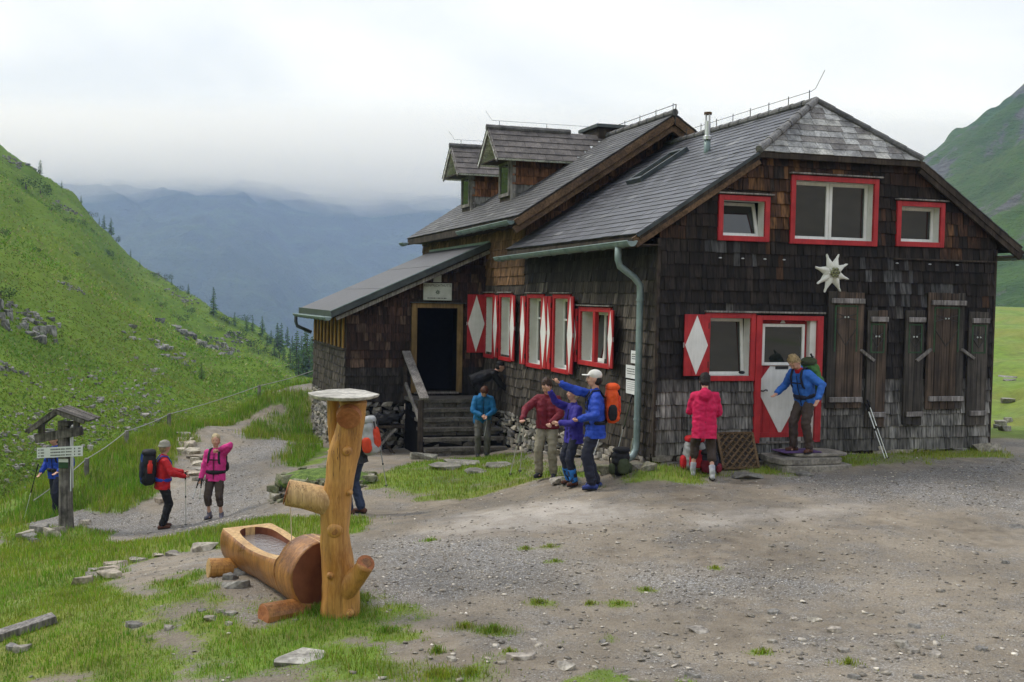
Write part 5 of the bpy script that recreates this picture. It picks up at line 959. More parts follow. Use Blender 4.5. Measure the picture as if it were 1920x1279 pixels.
# ---- doorstep
ds = thing('doorstep', 'rough layered slate doorstep in front of the red door', 'doorstep', H(2.4, -.45, .35))
for (u0, u1, v0, v1, z0, z1) in ((1.80,3.05,-.95,-.12,.28,.44),(1.72,2.95,-.86,-.08,.445,.545),(2.1,3.1,-.72,-.05,.55,.60)):
    mb = MB(); n = 12; ring = []
    for i in range(n):
        a = 2*math.pi*i/n; cu = abs(math.cos(a))**.35*(1 if math.cos(a) > 0 else -1); su = abs(math.sin(a))**.35*(1 if math.sin(a) > 0 else -1)
        ring.append(((u0+u1)/2+cu*(u1-u0)/2*rr.uniform(.93,1.02), (v0+v1)/2+su*(v1-v0)/2*rr.uniform(.92,1.02)))
    vv = [H(u, v, z0) for u, v in ring]+[H(u, v, z1+rr.uniform(-.01,.01)) for u, v in ring]
    mb.add(vv, [tuple(range(n,2*n)), tuple(range(n-1,-1,-1))]+[(i,(i+1)%n,n+(i+1)%n,n+i) for i in range(n)], jit((.85,.82,.76), rr, .15)); bevel(mb.build('slab', MAT['stone'], ds), .012, 2)
mat('mat_purple', (.06,.03,.10), (.12,.07,.19), scale=30, rough=.95, bump=.5)
bevel(MB().box((1.95,-.62,.602), (2.62,-.22,.618), H).build('door_mat', MAT['mat_purple'], loc=tuple(H(2.3,-.4,.6)), label='dark purple cloth mat lying on the slate doorstep', cat='mat'), .006)
# ---- woven panel leaning on the wall
mat('wicker', (.08,.05,.025), (.17,.11,.06), scale=14, rough=.8, bump=.5, fine=(40., (1,1,1), .4))
wp = thing('woven_panel', 'brown diagonal lattice mat leaning on the wall beside the red door', 'lattice mat', H(1.3,-.3,.35))
Tw = lambda a, b_, n=0: H(.98+a*.62+.06*b_, -.40+.32*b_-n, .36+b_*.52)
MB().hexa([Tw(0,0), Tw(1,0), Tw(1,1), Tw(0,1), Tw(0,0,.02), Tw(1,0,.02), Tw(1,1,.02), Tw(0,1,.02)]).build('backing', MAT['dark_wood'], wp)
for i in range(9):
    t = -.8+i*.2
    def clipseg(d, t):
        out = []
        for q in np.linspace(0, 1, 21):
            a, b_ = q, (t+q if d > 0 else 1-t-q+0)
            if -.001 <= b_ <= 1.001: out.append((a, b_))
        return (out[0], out[-1]) if len(out) > 3 else None
    for d in (1, -1):
        sg = clipseg(d, t if d > 0 else t)
        if sg: MB().beam(Tw(*sg[0], .03+.01*(d > 0)), Tw(*sg[1], .03+.01*(d > 0)), .035, .014).build('slat', MAT['wicker'], wp)
for q in ((0,0,1,0),(1,0,1,1),(1,1,0,1),(0,1,0,0)): MB().beam(Tw(q[0],q[1],.04), Tw(q[2],q[3],.04), .04, .03).build('edge_strip', MAT['wicker'], wp)

# ---- log fountain
def log_mat(name, lo, hi, wet):
    b = nodes_mat(name); N = b.N; tcn = N('ShaderNodeTexCoord').outputs['Object']
    big_ = b.noise(tcn, 2.6, 4); st_ = b.noise(b.mapv(tcn, (1,1,.06)), 24, 5, .65); fn_ = b.noise(b.mapv(tcn, (1,1,.12)), 75, 4, .6)
    c = b.ramp(big_, (.32, lo), (.66, hi)); c = b.mix(b.mr(st_, .42, .66, 0, .65), c, (lo[0]*.45, lo[1]*.42, lo[2]*.5, 1))
    c = b.mix(b.mr(fn_, .45, .75, 0, .4), c, (min(1,hi[0]*1.25), min(1,hi[1]*1.3), hi[2]*1.5, 1))
    ck = b.noise(b.mapv(tcn, (1,1,.028)), 17, 3, .5); crack = b.mr(b.math('ABSOLUTE', b.math('SUBTRACT', ck, .5)), .0, .012, 1, 0); crack = b.math('MULTIPLY', crack, b.mr(b.noise(tcn, 3.5, 2), .5, .6))
    c = b.mix(b.math('MULTIPLY', crack, .85), c, (lo[0]*.12, lo[1]*.1, lo[2]*.1, 1))
    h_ = b.math('SUBTRACT', b.math('ADD', b.math('MULTIPLY', st_, .5), b.math('MULTIPLY', fn_, .3)), b.math('MULTIPLY', crack, 1.2))
    bp = N('ShaderNodeBump', {'Strength': .55, 'Distance': .012, 'Height': h_})
    ps = N('ShaderNodeBsdfPrincipled', {'Base Color': c, 'Roughness': b.mr(big_, .3, .7, wet, wet+.25), 'Specular IOR Level': .4, 'Normal': bp.outputs[0]}); N('ShaderNodeOutputMaterial', {'Surface': ps.outputs[0]})
log_mat('log_wood', (.36,.150,.030), (.58,.31,.085), .36); log_mat('log_pale', (.46,.26,.09), (.64,.43,.20), .45); log_mat('log_wet', (.15,.052,.016), (.44,.20,.055), .26)
def log_tube(pts, rad, n=20, sd=0, amp=.06, flute=.0):
    r2 = random.Random(sd); ph = [r2.uniform(0,6.28) for _ in range(6)]
    P = [Vector(p) for p in pts]
    # resample
    out = []; rd = []
    for i in range(len(P)-1):
        for k in range(5):
            t = k/5; a = P[max(i-1,0)]; b_ = P[i]; c = P[i+1]; d = P[min(i+2,len(P)-1)]
            out.append(.5*((2*b_)+(-a+c)*t+(2*a-5*b_+4*c-d)*t*t+(-a+3*b_-3*c+d)*t**3)); rd.append(rad[i]*(1-t)+rad[i+1]*t)
    out.append(P[-1]); rd.append(rad[-1]); mb = MB(); mb.tube(out, rd, n)
    for j, v in enumerate(mb.v):
        i = j//n; a = 2*math.pi*(j % n)/n; c = out[i]; k = 1+amp*(math.sin(2*a+ph[0]+i*.12)*.6+math.sin(3*a+ph[1]-i*.2)*.4+.5*(mn.noise(Vector((math.cos(a)*2, math.sin(a)*2, i*.35+sd)))))
        mb.v[j] = tuple(c+(Vector(v)-c)*k)
    return mb
ft = thing('fountain_post', 'peeled orange log fountain post with stub branches', 'fountain post', (-1.52, 9.2, .08))
main = log_tube([(-1.535,9.2,-.08),(-1.54,9.2,.10),(-1.54,9.2,.33),(-1.568,9.2,.57),(-1.588,9.2,.82),(-1.578,9.2,1.06),(-1.546,9.2,1.31),(-1.512,9.2,1.56),(-1.462,9.18,1.80),(-1.437,9.15,1.97),(-1.43,9.14,2.05)], [.19,.172,.166,.150,.136,.150,.136,.142,.118,.110,.118], 36, 3, .13)
pm_ = main.build('trunk', MAT['log_wood'], ft, smooth=True)
MB().tube([(-1.45,9.05,1.93), (-1.445,8.995,1.905)], [.115,.107], 20).build('cut_end', MAT['log_end'], ft)
log_tube([(-1.57,9.24,1.48),(-1.625,9.27,1.76),(-1.63,9.27,2.06)], [.07,.052,.06], 16, 5, .08).build('fork', MAT['log_wood'], ft, smooth=True)
log_tube([(-1.56,9.2,1.08),(-1.70,9.18,1.13),(-1.86,9.17,1.17),(-2.02,9.15,1.20)], [.135,.128,.120,.118], 20, 6, .04).build('spout_branch', MAT['log_pale'], ft, smooth=True)  # paler than the trunk: sky reflection on top put into the wood colour
MB().tube([(-2.018,9.131,1.204),(-2.026,9.130,1.206)], [.113,.108], 20).build('cut_end', MAT['log_end'], ft)
log_tube([(-1.54,9.2,.26),(-1.44,9.13,.38),(-1.34,9.07,.49),(-1.275,9.0,.60)], [.14,.115,.085,.082], 18, 7, .05).build('stub_branch', MAT['log_wood'], ft, smooth=True)
MB().tube([(-1.277,9.0,.598),(-1.272,8.990,.606)], [.084,.078], 18).build('cut_end', MAT['log_end'], ft)
MB().tube([(-1.272,8.994,.604),(-1.270,8.987,.608)], [.05,.045], 14).build('heartwood', MAT['log_wet'], ft)
for (x, y, z, r_) in ((-1.57,9.045,.88,.052),(-1.47,9.06,1.60,.034),(-1.44,9.06,1.22,.018),(-1.60,9.035,.47,.026),(-1.42,9.03,.13,.026)):
    k = MB().tube([(x,y+.05,z),(x,y,z),(x+.003,y-.014,z-.003)], [r_*1.5,r_*1.25,r_*.85], 14).build('knot', MAT['log_wood'], ft, smooth=True)
    MB().tube([(x+.003,y-.013,z-.003),(x+.003,y-.017,z-.003)], [r_*.62,r_*.5], 12).build('knot_heart', MAT['log_wet'], k)
# slab on the post
sl = MB(); ring = [(-1.855,9.2),(-1.74,9.55),(-1.55,9.72),(-1.38,9.58),(-1.20,9.25),(-1.24,9.02),(-1.34,8.85),(-1.50,8.80),(-1.66,8.86),(-1.78,9.0)]
n = len(ring); c = Vector((-1.53,9.2,0)); top = [Vector((x, y, 2.108-.01*(x+1.5))) for x, y in ring]; bot = [Vector((c.x+(x-c.x)*.95, c.y+(y-c.y)*.95, 2.074)) for x, y in ring]
sl.add(bot+top, [tuple(range(n,2*n)), tuple(range(n-1,-1,-1))]+[(i,(i+1)%n,n+(i+1)%n,n+i) for i in range(n)], (1.55,1.55,1.5)); bevel(sl.build('cap_slab', MAT['stone'], loc=(-1.53,9.2,2.06), label='thin pale slate slab lying on top of the log fountain post', cat='slab'), .01, 2)

# trough: lofted carved log
tr = thing('water_trough', 'carved orange-brown log trough filled with water beside the fountain post', 'trough', (-2.4, 10.2, .0))
A0 = Vector((-1.71,9.36,.38)); A1 = Vector((-2.96,11.22,.275)); ax = (A1-A0).normalized(); sd_ = ax.cross(Vector((0,0,1))).normalized(); upv = sd_.cross(ax).normalized()
def trad(t): return .325-.020*t+.012*math.sin(t*9)
def ttop(t):                                    # height of the cut rim above the axis
    if t < .19: return .99
    return .36-.10*math.sin(min(1,max(0,(t-.2)/.6))*math.pi)+.16*max(0,(t-.55)/.45)**1.6
secs = [0,.02,.06,.10,.14,.175,.19,.205,.22,.235,.27,.32,.40,.46,.52,.58,.64,.70,.76,.81,.85,.88,.895,.90,.905,.93,.955,.975,.99,1.0]; NA = 26; tb = MB(); rows = []; inner = []
for t in secs:
    c = A0.lerp(A1, t); r_ = trad(t); tp = ttop(t)
    if t == 0: r_ *= .97
    if t > .93: r_ *= math.sqrt(max(.30, 1-((t-.93)/.075)**2*.62))
    zt_ = r_*tp; th = math.asin(min(.9999, tp)) if tp < 1 else math.pi/2*.98
    row = []
    for j in range(NA+1):
        a = math.pi-th+(math.pi+2*th)*j/NA
        k = 1+.035*mn.noise(Vector((math.cos(a)*1.7, math.sin(a)*1.7, t*5)))
        row.append(c+sd_*math.cos(a)*r_*k+upv*math.sin(a)*r_*k)
    xr = math.cos(th)*r_; ins = t >= .2199 and t <= .9001; wi = xr*.68*math.sqrt(max(.05, 1-(abs(t-.56)/.345)**6 if ins else .9)); dp_ = -.16 if ins else 0
    row += [c+sd_*wi+upv*(zt_), c+sd_*(wi*.9)+upv*(zt_+dp_), c-sd_*(wi*.9)+upv*(zt_+dp_), c-sd_*wi+upv*(zt_)]
    rows.append(row)
m = NA+5; vv = [p for r_ in rows for p in r_]
for i in range(len(secs)-1):
    for j in range(m):
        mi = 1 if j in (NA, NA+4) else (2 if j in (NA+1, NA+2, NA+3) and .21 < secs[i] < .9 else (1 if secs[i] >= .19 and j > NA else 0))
        tb.add([], [])
        tb.f.append([i*m+j, i*m+(j+1)%m, (i+1)*m+(j+1)%m, (i+1)*m+j]); tb.t.append((1,1,1)); tb.m.append(mi)
tb.v = [tuple(p) for p in vv]
tb.f.append(list(range(m-1,-1,-1))); tb.t.append((1,1,1)); tb.m.append(2); tb.f.append([(len(secs)-1)*m+j for j in range(m)]); tb.t.append((1,1,1)); tb.m.append(1)  # near end face: wetness and shade put into the dark wood colour
tbo = tb.build('trough_body', [MAT['log_wet'], MAT['log_pale'], MAT['log_inner_shaded_end'], MAT['log_end']], tr, smooth=False)
tbo.data.polygons.foreach_set('use_smooth', [m_ == 0 and len(f_) == 4 for m_, f_ in zip(tb.m, tb.f)])
b = nodes_mat('water_mat'); N = b.N; tcn = N('ShaderNodeTexCoord').outputs['Object']
bp = N('ShaderNodeBump', {'Strength': .55, 'Distance': .02, 'Height': b.math('ADD', b.noise(tcn, 14, 3), b.math('MULTIPLY', b.noise(tcn, 45, 2), .35))})
ps = N('ShaderNodeBsdfPrincipled', {'Base Color': (.16,.13,.12,1), 'Roughness': .04, 'Specular IOR Level': .9, 'IOR': 1.33, 'Normal': bp.outputs[0]}); N('ShaderNodeOutputMaterial', {'Surface': ps.outputs[0]})
wm = MB(); wv = []
for t in (.222,.235,.26,.30,.36,.42,.5,.56,.62,.68,.74,.80,.85,.88,.896):
    c = A0.lerp(A1, float(t)); r_ = trad(t); tp = ttop(t); xr = math.cos(math.asin(tp))*r_*.655*math.sqrt(max(.05, 1-(abs(t-.56)/.345)**6)); wv += [c-sd_*xr, c+sd_*xr]
zw = A0.lerp(A1, .55).z+trad(.55)*ttop(.55)-.045
wv = [Vector((p.x, p.y, zw)) for p in wv]; wm.add(wv, [(2*i, 2*i+1, 2*i+3, 2*i+2) for i in range(len(wv)//2-1)]); wm.build('water', MAT['water_mat'], tr, smooth=True)
mat('stream_mat', (.75,.78,.80), (.85,.87,.88), scale=40, rough=.15, bump=.3, spec=.6)
sx = A0.lerp(A1, .36)
MB().tube([(-2.0+(sx.x+2.0)*q, 9.14+(sx.y-9.14)*q, 1.10-(1.10-zw)*q**1.9) for q in (0,.12,.25,.38,.5,.62,.75,.88,1.0)], [.005]*8+[.009], 6).build('water_jet', MAT['stream_mat'], loc=(-2.03,9.3,zw), label='thin jet of water falling from the spout branch into the trough', cat='water jet', kind='thing')
for (p, q, r_, lb) in (((-3.17,10.62,.085),(-2.55,10.95,.03),.105,'pale log supporting the far end of the water trough'), ((-2.20,9.05,.085),(-1.55,9.62,.06),.115,'reddish log supporting the near end of the water trough')):
    p = Vector(p); q = Vector(q); o = log_tube([p, p.lerp(q,.5), q], [r_,r_*.98,r_], 18, 9, .03).build('support_log', MAT['log_wood' if 'pale' in lb else 'log_wet'], loc=tuple(p), smooth=False, label=lb, cat='log')
    d = (p-q).normalized(); MB().tube([p+d*.001, p+d*.006], [r_*.95,r_*.9], 16).build('cut_end', MAT['log_pale' if 'pale' in lb else 'log_end'], o)

# ---- dry stone mound behind the fountain
md = thing('dry_stone_mound', 'low mossy dry stone mound with grass on top behind the spout', 'stone mound', (-3.4, 18.4, -.7))
r2 = random.Random(88)
for i in range(120):
    a = r2.uniform(0, 2*math.pi); lev = r2.randrange(5); R_ = 1.0-.05*lev+r2.uniform(-.05,.05); x = -3.35+math.cos(a)*R_*1.05; y = 18.55+math.sin(a)*R_*.8
    if r2.random() < .2: R_ *= r2.uniform(.3,.9)
    mb = MB(); w = r2.uniform(.16,.42); add_hull(mb, r2, (x, y, -.80+lev*.115+r2.uniform(-.03,.03)), w, w*.7, r2.uniform(.08,.14), jit((.75,.78,.62) if r2.random() < .6 else (1.0,.98,.92), r2, .3)); mb.build('stone', MAT['stone_moss'], md)
mat('turf', (.05,.09,.018), (.15,.22,.045), scale=9, rough=.95, bump=.6, fine=(50., (1,1,1), .4), bdist=.02)
MB().ball((-3.35,18.55,-.42), (.92,.68,.22), 18, 8).build('turf_top', MAT['turf'], md, smooth=True)

# ---- signpost with little roof
sp = thing('signpost', 'old wooden signpost with a small gabled board roof and white arrow board', 'signpost', (-8.08, 18.37, -1.36))
log_tube([(-8.08,18.37,-1.5),(-8.09,18.37,-1.1),(-8.10,18.37,-.5),(-8.12,18.37,.1),(-8.13,18.37,.62)], [.15,.128,.118,.115,.112], 16, 12, .06).build('post', MAT['old_post'], sp, smooth=True)
bevel(MB().beam((-8.62,18.33,.30), (-7.78,18.31,.46), .14, .16).build('cross_beam', MAT['old_post'], sp), .012); bevel(MB().box((-8.19,18.24,.55), (-7.99,18.46,.62)).build('bracket', MAT['old_post'], sp))
for (a, c, nm) in (((-8.17,.86),(-8.74,.44),1), ((-8.17,.86),(-7.60,.66),2)):
    for k in range(4):
        y0 = 18.10+k*.14; bevel(MB().beam((a[0],y0+.07,a[1]+.004*k), (c[0]+rr.uniform(-.03,.03),y0+.07,c[1]), .132, .032, tint=jit((.5,.48,.45), rr, .3)).build('roof_board', MAT['grey_wood'], sp), .006)
    MB().beam((a[0],18.13,a[1]-.03), (c[0]*.9+a[0]*.1,18.13,c[1]*.9+a[1]*.1-.03), .05, .09).build('rafter', MAT['old_post'], sp)
MB().beam((-8.52,18.33,.40), (-8.52,18.33,.56), .09, .09).build('strut', MAT['old_post'], sp); MB().beam((-7.88,18.33,.48), (-7.88,18.33,.72), .09, .09).build('strut', MAT['old_post'], sp)
mat('trail_white', (.60,.62,.62), (.72,.74,.74), scale=6, rough=.5, bump=.05)
Tb = lambda s, z, n=0: Vector((-8.53+s*.82, 18.17-n, -.035+z*.185+s*.055))
ab = MB().hexa([Tb(0,0), Tb(1,0), Tb(1,0,-.02), Tb(0,0,-.02), Tb(0,1), Tb(1,1), Tb(1,1,-.02), Tb(0,1,-.02)]).build('arrow_board', MAT['trail_white'], sp)
ik = MB()
for r_ in range(3):
    zz = .78-.29*r_; ik.add([Tb(.02,zz,.002), Tb(.055,zz+.08,.002), Tb(.055,zz-.08,.002)], [(0,1,2)])
    for (s0_, s1_) in ((.085,.155),(.30,.52),(.535,.62),(.64,.76),(.82,.845),(.905,.965)):
        s = s0_
        while s < s1_: 
            w = rr.uniform(.012,.022); ik.add([Tb(s,zz-.07,.002), Tb(min(s+w,s1_),zz-.07,.002), Tb(min(s+w,s1_),zz+.07,.002), Tb(s,zz+.07,.002)], [(0,1,2,3)]); s += w+.009
ik.build('lettering', MAT['ink'], ab)
MB().hexa([(-7.99,18.30,-.65),(-7.97,18.30,-.65),(-8.10,18.70,-.65),(-8.12,18.70,-.65),(-7.99,18.30,.52),(-7.97,18.30,.52),(-8.10,18.70,.52),(-8.12,18.70,.52)]).build('side_board', MAT['trail_white'], sp)
MB().box((-8.17,18.235,-.22), (-8.0,18.25,-.11)).build('small_plate', MAT['green_paint'], sp); MB().box((-8.17,18.236,-.11), (-8.0,18.251,-.05)).build('small_plate', MAT['trail_white'], sp)

# ---- rope fence on the bank
fe = thing('rope_fence', 'low rope fence on grey posts along the grassy bank edge', 'fence', (-8.7, 25.7, -.5))
fp = [(-9.25,22.0),(-9.15,24.03),(-8.70,25.68),(-7.45,29.84),(-6.0,31.0)]; tops = []
for x, y in fp:
    z = gz1(x, y); bevel(MB().beam((x,y,z-.2), (x+.01,y,z+.40), .08, .08).build('post', MAT['grey_wood'], fe)); tops.append(Vector((x, y, z+.38)))
rp3 = MB(); pp = [Vector((-9.6,20.3,-1.25))]+tops
for a, c in zip(pp[:-1], pp[1:]):
    rp3.tube([a.lerp(c, t)-Vector((0,0,.035*math.sin(math.pi*t))) for t in np.linspace(0,1,8)], .011, 6)
rp3.build('rope', MAT['rope'], fe)

# ---- hillside: conifers, bushes, outcrops, boulders
mat('bark', (.05,.04,.03), (.10,.08,.06), scale=8, rough=.9, bump=.4)
def leaf_mat(name, c1, c2, sc=1.2):
    b = nodes_mat(name); N = b.N; tcn = N('ShaderNodeTexCoord').outputs['Object']
    c = b.ramp(b.noise(tcn, sc, 3), (.35, c1), (.65, c2)); tn = N('ShaderNodeAttribute', attribute_name='tint').outputs['Color']
    cc = N('ShaderNodeVectorMath', {0: c, 1: tn}, operation='MULTIPLY').outputs[0]
    d = N('ShaderNodeBsdfDiffuse', {'Color': cc}); t = N('ShaderNodeBsdfTranslucent', {'Color': cc}); g = N('ShaderNodeBsdfGlossy', {'Color': (.5,.5,.5,1), 'Roughness': .5})
    m1 = N('ShaderNodeMixShader', {0: .35, 1: d.outputs[0], 2: t.outputs[0]}); m2 = N('ShaderNodeMixShader', {0: .03, 1: m1.outputs[0], 2: g.outputs[0]})
    N('ShaderNodeOutputMaterial', {'Surface': m2.outputs[0]})
leaf_mat('needle', (.045,.10,.024), (.11,.21,.045)); leaf_mat('bush_leaf', (.022,.048,.014), (.06,.11,.03)); leaf_mat('blade', (.78,.78,.78), (1.2,1.2,1.2), 3.0)
def conifer(x, y, h, i, zf, label, group):
    r2 = random.Random(900+i); z = float(zf(np.array([x]), np.array([y]))[0]); t = thing('conifer_tree', label, 'tree', (x, y, z), group)
    MB().tube([(x,y,z-.3),(x,y,z+h*.5),(x,y,z+h*.97)], [h*.022,h*.015,h*.003], 6).build('trunk', MAT['bark'], t)
    mb = MB(); w = h*r2.uniform(.17,.23); nl = 11+int(h)
    for k in range(nl):
        f = k/nl; zc = z+h*(.10+.90*f); r_ = w*(1-f)**.85*r2.uniform(.75,1.1)+.02*h
        for q in range(int(9-4*f)):
            a = r2.uniform(0, 6.28); rl = r_*r2.uniform(.6,1.15); dx, dy = math.cos(a), math.sin(a); tn = jit((1,1,1), r2, .35)
            for e in range(3):
                r0 = rl*(.15+.28*e); r1 = rl*(.15+.28*(e+1.2)); ww = rl*r2.uniform(.16,.30); dz0 = -h*.035*(r0/w); dz1 = -h*.06*(r1/w)+r2.uniform(-.02,.01)*h
                p0 = Vector((x+dx*r0, y+dy*r0, zc+dz0)); p1 = Vector((x+dx*r1, y+dy*r1, zc+dz1)); sdv = Vector((-dy, dx, 0))*ww
                mb.add([p0+sdv*.6, p0-sdv*.6-Vector((0,0,h*.015)), p1-sdv*.3-Vector((0,0,h*.03)), p1+sdv*.3], [(0,1,2,3)], tn)
    mb.build('crown', MAT['needle'], t); return t
big = max(range(len(TREES)), key=lambda i: TREES[i][2])
for i, (x, y, h) in enumerate(TREES):
    if i == 0: lb, g = 'lone conifer standing highest on the hillside skyline', None
    elif i == 6: lb, g = 'tall pale conifer standing alone midway down the hillside skyline', None
    elif i == 21: lb, g = 'small dark conifer standing alone on the open grass slope', None
    elif i in (1,2,3,4,5,22,23,7,8): lb, g = 'small conifer on the upper skyline of the hillside', 'conifers on the upper skyline'
    else: lb, g = 'conifer in the group at the lower end of the hillside by the porch', 'conifers at the lower end of the hillside'
    conifer(x, y, h*1.08, i, hill_z, lb, g)
def bush(x, y, r_, i, zf, label, group):
    r2 = random.Random(1300+i); z = float(zf(np.array([x]), np.array([y]))[0]); mb = MB(); n = 420
    cl = [(Vector((r2.uniform(-1,1)*1.1, r2.uniform(-.7,.7), r2.uniform(.1,.55)))*r_, r_*r2.uniform(.35,.6)) for _ in range(7)]
    for k in range(n):
        c, q = r2.choice(cl); d = Vector((r2.gauss(0,1), r2.gauss(0,1), r2.gauss(0,1))).normalized()*q*r2.uniform(.55,1.05); p = Vector((x,y,z))+c+d; s = r_*r2.uniform(.07,.15)
        a = Vector((r2.gauss(0,1), r2.gauss(0,1), r2.gauss(0,1))).normalized()*s; b_ = Vector((r2.gauss(0,1), r2.gauss(0,1), r2.gauss(0,1))).normalized()*s
        mb.add([p, p+a, p+b_], [(0,1,2)], jit((1,1,1), r2, .4))
    t = thing('dwarf_pine', label, 'bush', (x, y, z), group); mb.build('foliage', MAT['bush_leaf'], t)
    MB().tube([(x,y,z-.2),(x,y,z+r_*.3)], [r_*.08,r_*.04], 5).build('stem', MAT['bark'], t)
for i, (x, y, r_) in enumerate(BUSHES):
    if i == 0: lb, g = 'round dark bush low on the hillside near the porch corner', None
    elif i == 5: lb, g = 'dark bush at the left edge of the picture on the hillside', None
    elif i in (1,2): lb, g = 'broad dark dwarf pine high on the hillside grass', 'broad dwarf pines high on the hillside'
    else: lb, g = 'low dwarf pine clump growing on the hillside', 'low dwarf pines on the hillside'
    bush(x, y, r_*1.15, i, hill_z, lb, g)
mat('crag', (.07,.07,.066), (.28,.275,.265), scale=2.6, rough=.85, bump=.8, tint=True, fine=(9., (1,1,.4), .45), bdist=.1)
OCL = ['large grey crag at the left edge of the hillside', 'small crag just above the large left crag', 'long dark ledge in the middle of the hillside', 'broad grey crag on the hillside above the rope fence', 'narrow grey crag beside the broad crag']
for i, (x, y, w, h) in enumerate(OUTCROPS):
    w *= 1.6; h *= 1.25
    r2 = random.Random(1500+i); z = float(hill_z(np.array([x]), np.array([y]))[0]); rocks_ = []
    for k in range(34):
        qx = x+r2.gauss(0,.55)*w; qy = y+r2.gauss(0,1.1)*w; qz = float(hill_z(np.array([qx]), np.array([qy]))[0]); sz = r2.uniform(.16,.42)
        mb = MB(); rocks_.append(mb); add_hull(mb, r2, (qx, qy, qz+h*.02), w*sz, w*sz*1.3, h*sz*r2.uniform(.9,1.6), jit((1,.99,.96), r2, .35), None, 14, flat=.5)
    o = thing('crag', None, None, (x, y, z)); [m_.build('rock', MAT['crag'], o) for m_ in rocks_]; tag(o, OCL[i] if i < 5 else 'small grey outcrop showing through the hillside grass', 'crag', None if i < 5 else 'small outcrops on the hillside')
SCREE.sort(key=lambda q: -q[2]/q[1])
scm = MB(); r2 = random.Random(77)
for i, (x, y, s) in enumerate(SCREE):
    s *= 1.55
    z = float(hill_z(np.array([x]), np.array([y]))[0]); tn = jit(r2.choice([(1.0,1.0,1.0),(.75,.75,.75),(1.2,1.18,1.12)]), r2, .2)
    if i < 70:
        mb = MB(); add_hull(mb, r2, (x, y, z+s*.12), s, s*.8, s*.55, tn, None, 12); o = mb.build('boulder', MAT['stone'], loc=(x, y, z)); tag(o, 'grey boulder in the scree field at the foot of the hillside', 'boulder', 'boulders in the scree field')
    else: add_hull(scm, r2, (x, y, z+s*.12), s, s*.8, s*.55, tn, None, 10)
for i in range(420):
    bx, by, _ = SCREE[r2.randrange(70)]; x = bx+r2.gauss(0,.9); y = by+r2.gauss(0,1.3); s = r2.uniform(.08,.26)*by/40; z = float(hill_z(np.array([x]), np.array([y]))[0])
    add_hull(scm, r2, (x, y, z+s*.1), s, s*.8, s*.5, jit((.8,.8,.78), r2, .3), None, 8)
scm.build('scree', MAT['stone'], kind='stuff')
# ================================================================== grass blades and pebbles
def np_obj(name, co, tris, tint, m):
    me = bpy.data.meshes.new(name); me.vertices.add(len(co)); me.vertices.foreach_set('co', co.astype(np.float32).ravel())
    me.loops.add(tris.size); me.loops.foreach_set('vertex_index', tris.astype(np.int32).ravel()); me.polygons.add(len(tris)); me.polygons.foreach_set('loop_start', np.arange(len(tris), dtype=np.int32)*3)
    ca = me.color_attributes.new('tint', 'FLOAT_COLOR', 'POINT'); ar = np.ones((len(co), 4), np.float32); ar[:, :3] = tint; ca.data.foreach_set('color', ar.ravel())
    me.materials.append(m); me.update(calc_edges=True); o = bpy.data.objects.new(name, me); COL.objects.link(o); o['kind'] = 'stuff'; return o
def blades(x, y, z, h, w, tint, lean=.5):
    n = len(x); a = RNG.uniform(0, 2*np.pi, n); b_ = RNG.uniform(0, 2*np.pi, n); l = h*RNG.uniform(.1, lean, n)
    dx, dy = np.cos(a)*w/2, np.sin(a)*w/2; lx, ly = np.cos(b_)*l, np.sin(b_)*l
    p0 = np.stack([x-dx, y-dy, z-.004], -1); p1 = np.stack([x+dx, y+dy, z-.004], -1)
    p2 = np.stack([x+dx*.7+lx*.35, y+dy*.7+ly*.35, z+h*.6], -1); p3 = np.stack([x-dx*.7+lx*.35, y-dy*.7+ly*.35, z+h*.6], -1)
    p4 = np.stack([x+lx, y+ly, z+h], -1)
    co = np.stack([p0, p1, p2, p3, p4], 1).reshape(-1, 3); i = np.arange(n)[:, None]*5
    tr_ = np.concatenate([i+np.array([0,1,2]), i+np.array([0,2,3]), i+np.array([3,2,4])]); return co, tr_, np.repeat(tint, 5, axis=0)
def gtint(n, x, y, lush=0.):
    k = np.clip(.5+.5*fbm(x*.9, y*.9, 611, 3)+RNG.normal(0, .22, n)+lush, 0, 1)[:, None]
    c = np.array([.29,.31,.036])*(1-k)+np.array([.12,.295,.018])*k
    dry = (RNG.random(n) < .12)[:, None]; c = np.where(dry, np.array([.36,.31,.12]), c)
    return c*RNG.uniform(.65, 1.35, (n, 1))
def scatter(x0, x1, y0, y1, dens, hr, w, thr=.45, hf=None):
    n = int((x1-x0)*(y1-y0)*dens); x = RNG.uniform(x0, x1, n); y = RNG.uniform(y0, y1, n)
    m = grass_mask(x, y); keep = RNG.random(n) < sstep(thr-.25, thr+.3, m); 
    # keep blades out of the hut
    du = (x-HA.x)*HU.x+(y-HA.y)*HU.y; dv = (x-HA.x)*HV.x+(y-HA.y)*HV.y; keep &= ~((du > -.02) & (dv > -.02)) & ~((du > -3.35) & (dv > 8.85) & (du < 0.2))
    x, y, m = x[keep], y[keep], m[keep]; h = RNG.uniform(hr[0], hr[1], len(x))*(.45+.55*m)*(.7+.6*np.clip(.5+fbm(x*1.7, y*1.7, 71), 0, 1))
    if hf is not None: h = h*hf(x, y)
    return x, y, gz(x, y), h, np.full(len(x), w)
G = []
G.append((scatter(-8.5, .2, 6.5, 12, 1900, (.025,.075), .0065, .55), .12)); G.append((scatter(-10.5, 1.2, 12, 16, 800, (.04,.10), .009), 0.)); G.append((scatter(-11, -5.8, 15.5, 20, 500, (.05,.12), .012), 0.))
G.append((scatter(-10.5, -4.5, 19.3, 31, 620, (.12,.30), .014), .05)); G.append((scatter(-3, 9.3, 14.6, 22, 600, (.03,.09), .010, .4), -.05)); G.append((scatter(-5, 5.2, 6.5, 11, 900, (.010,.032), .006, .40), -.12))
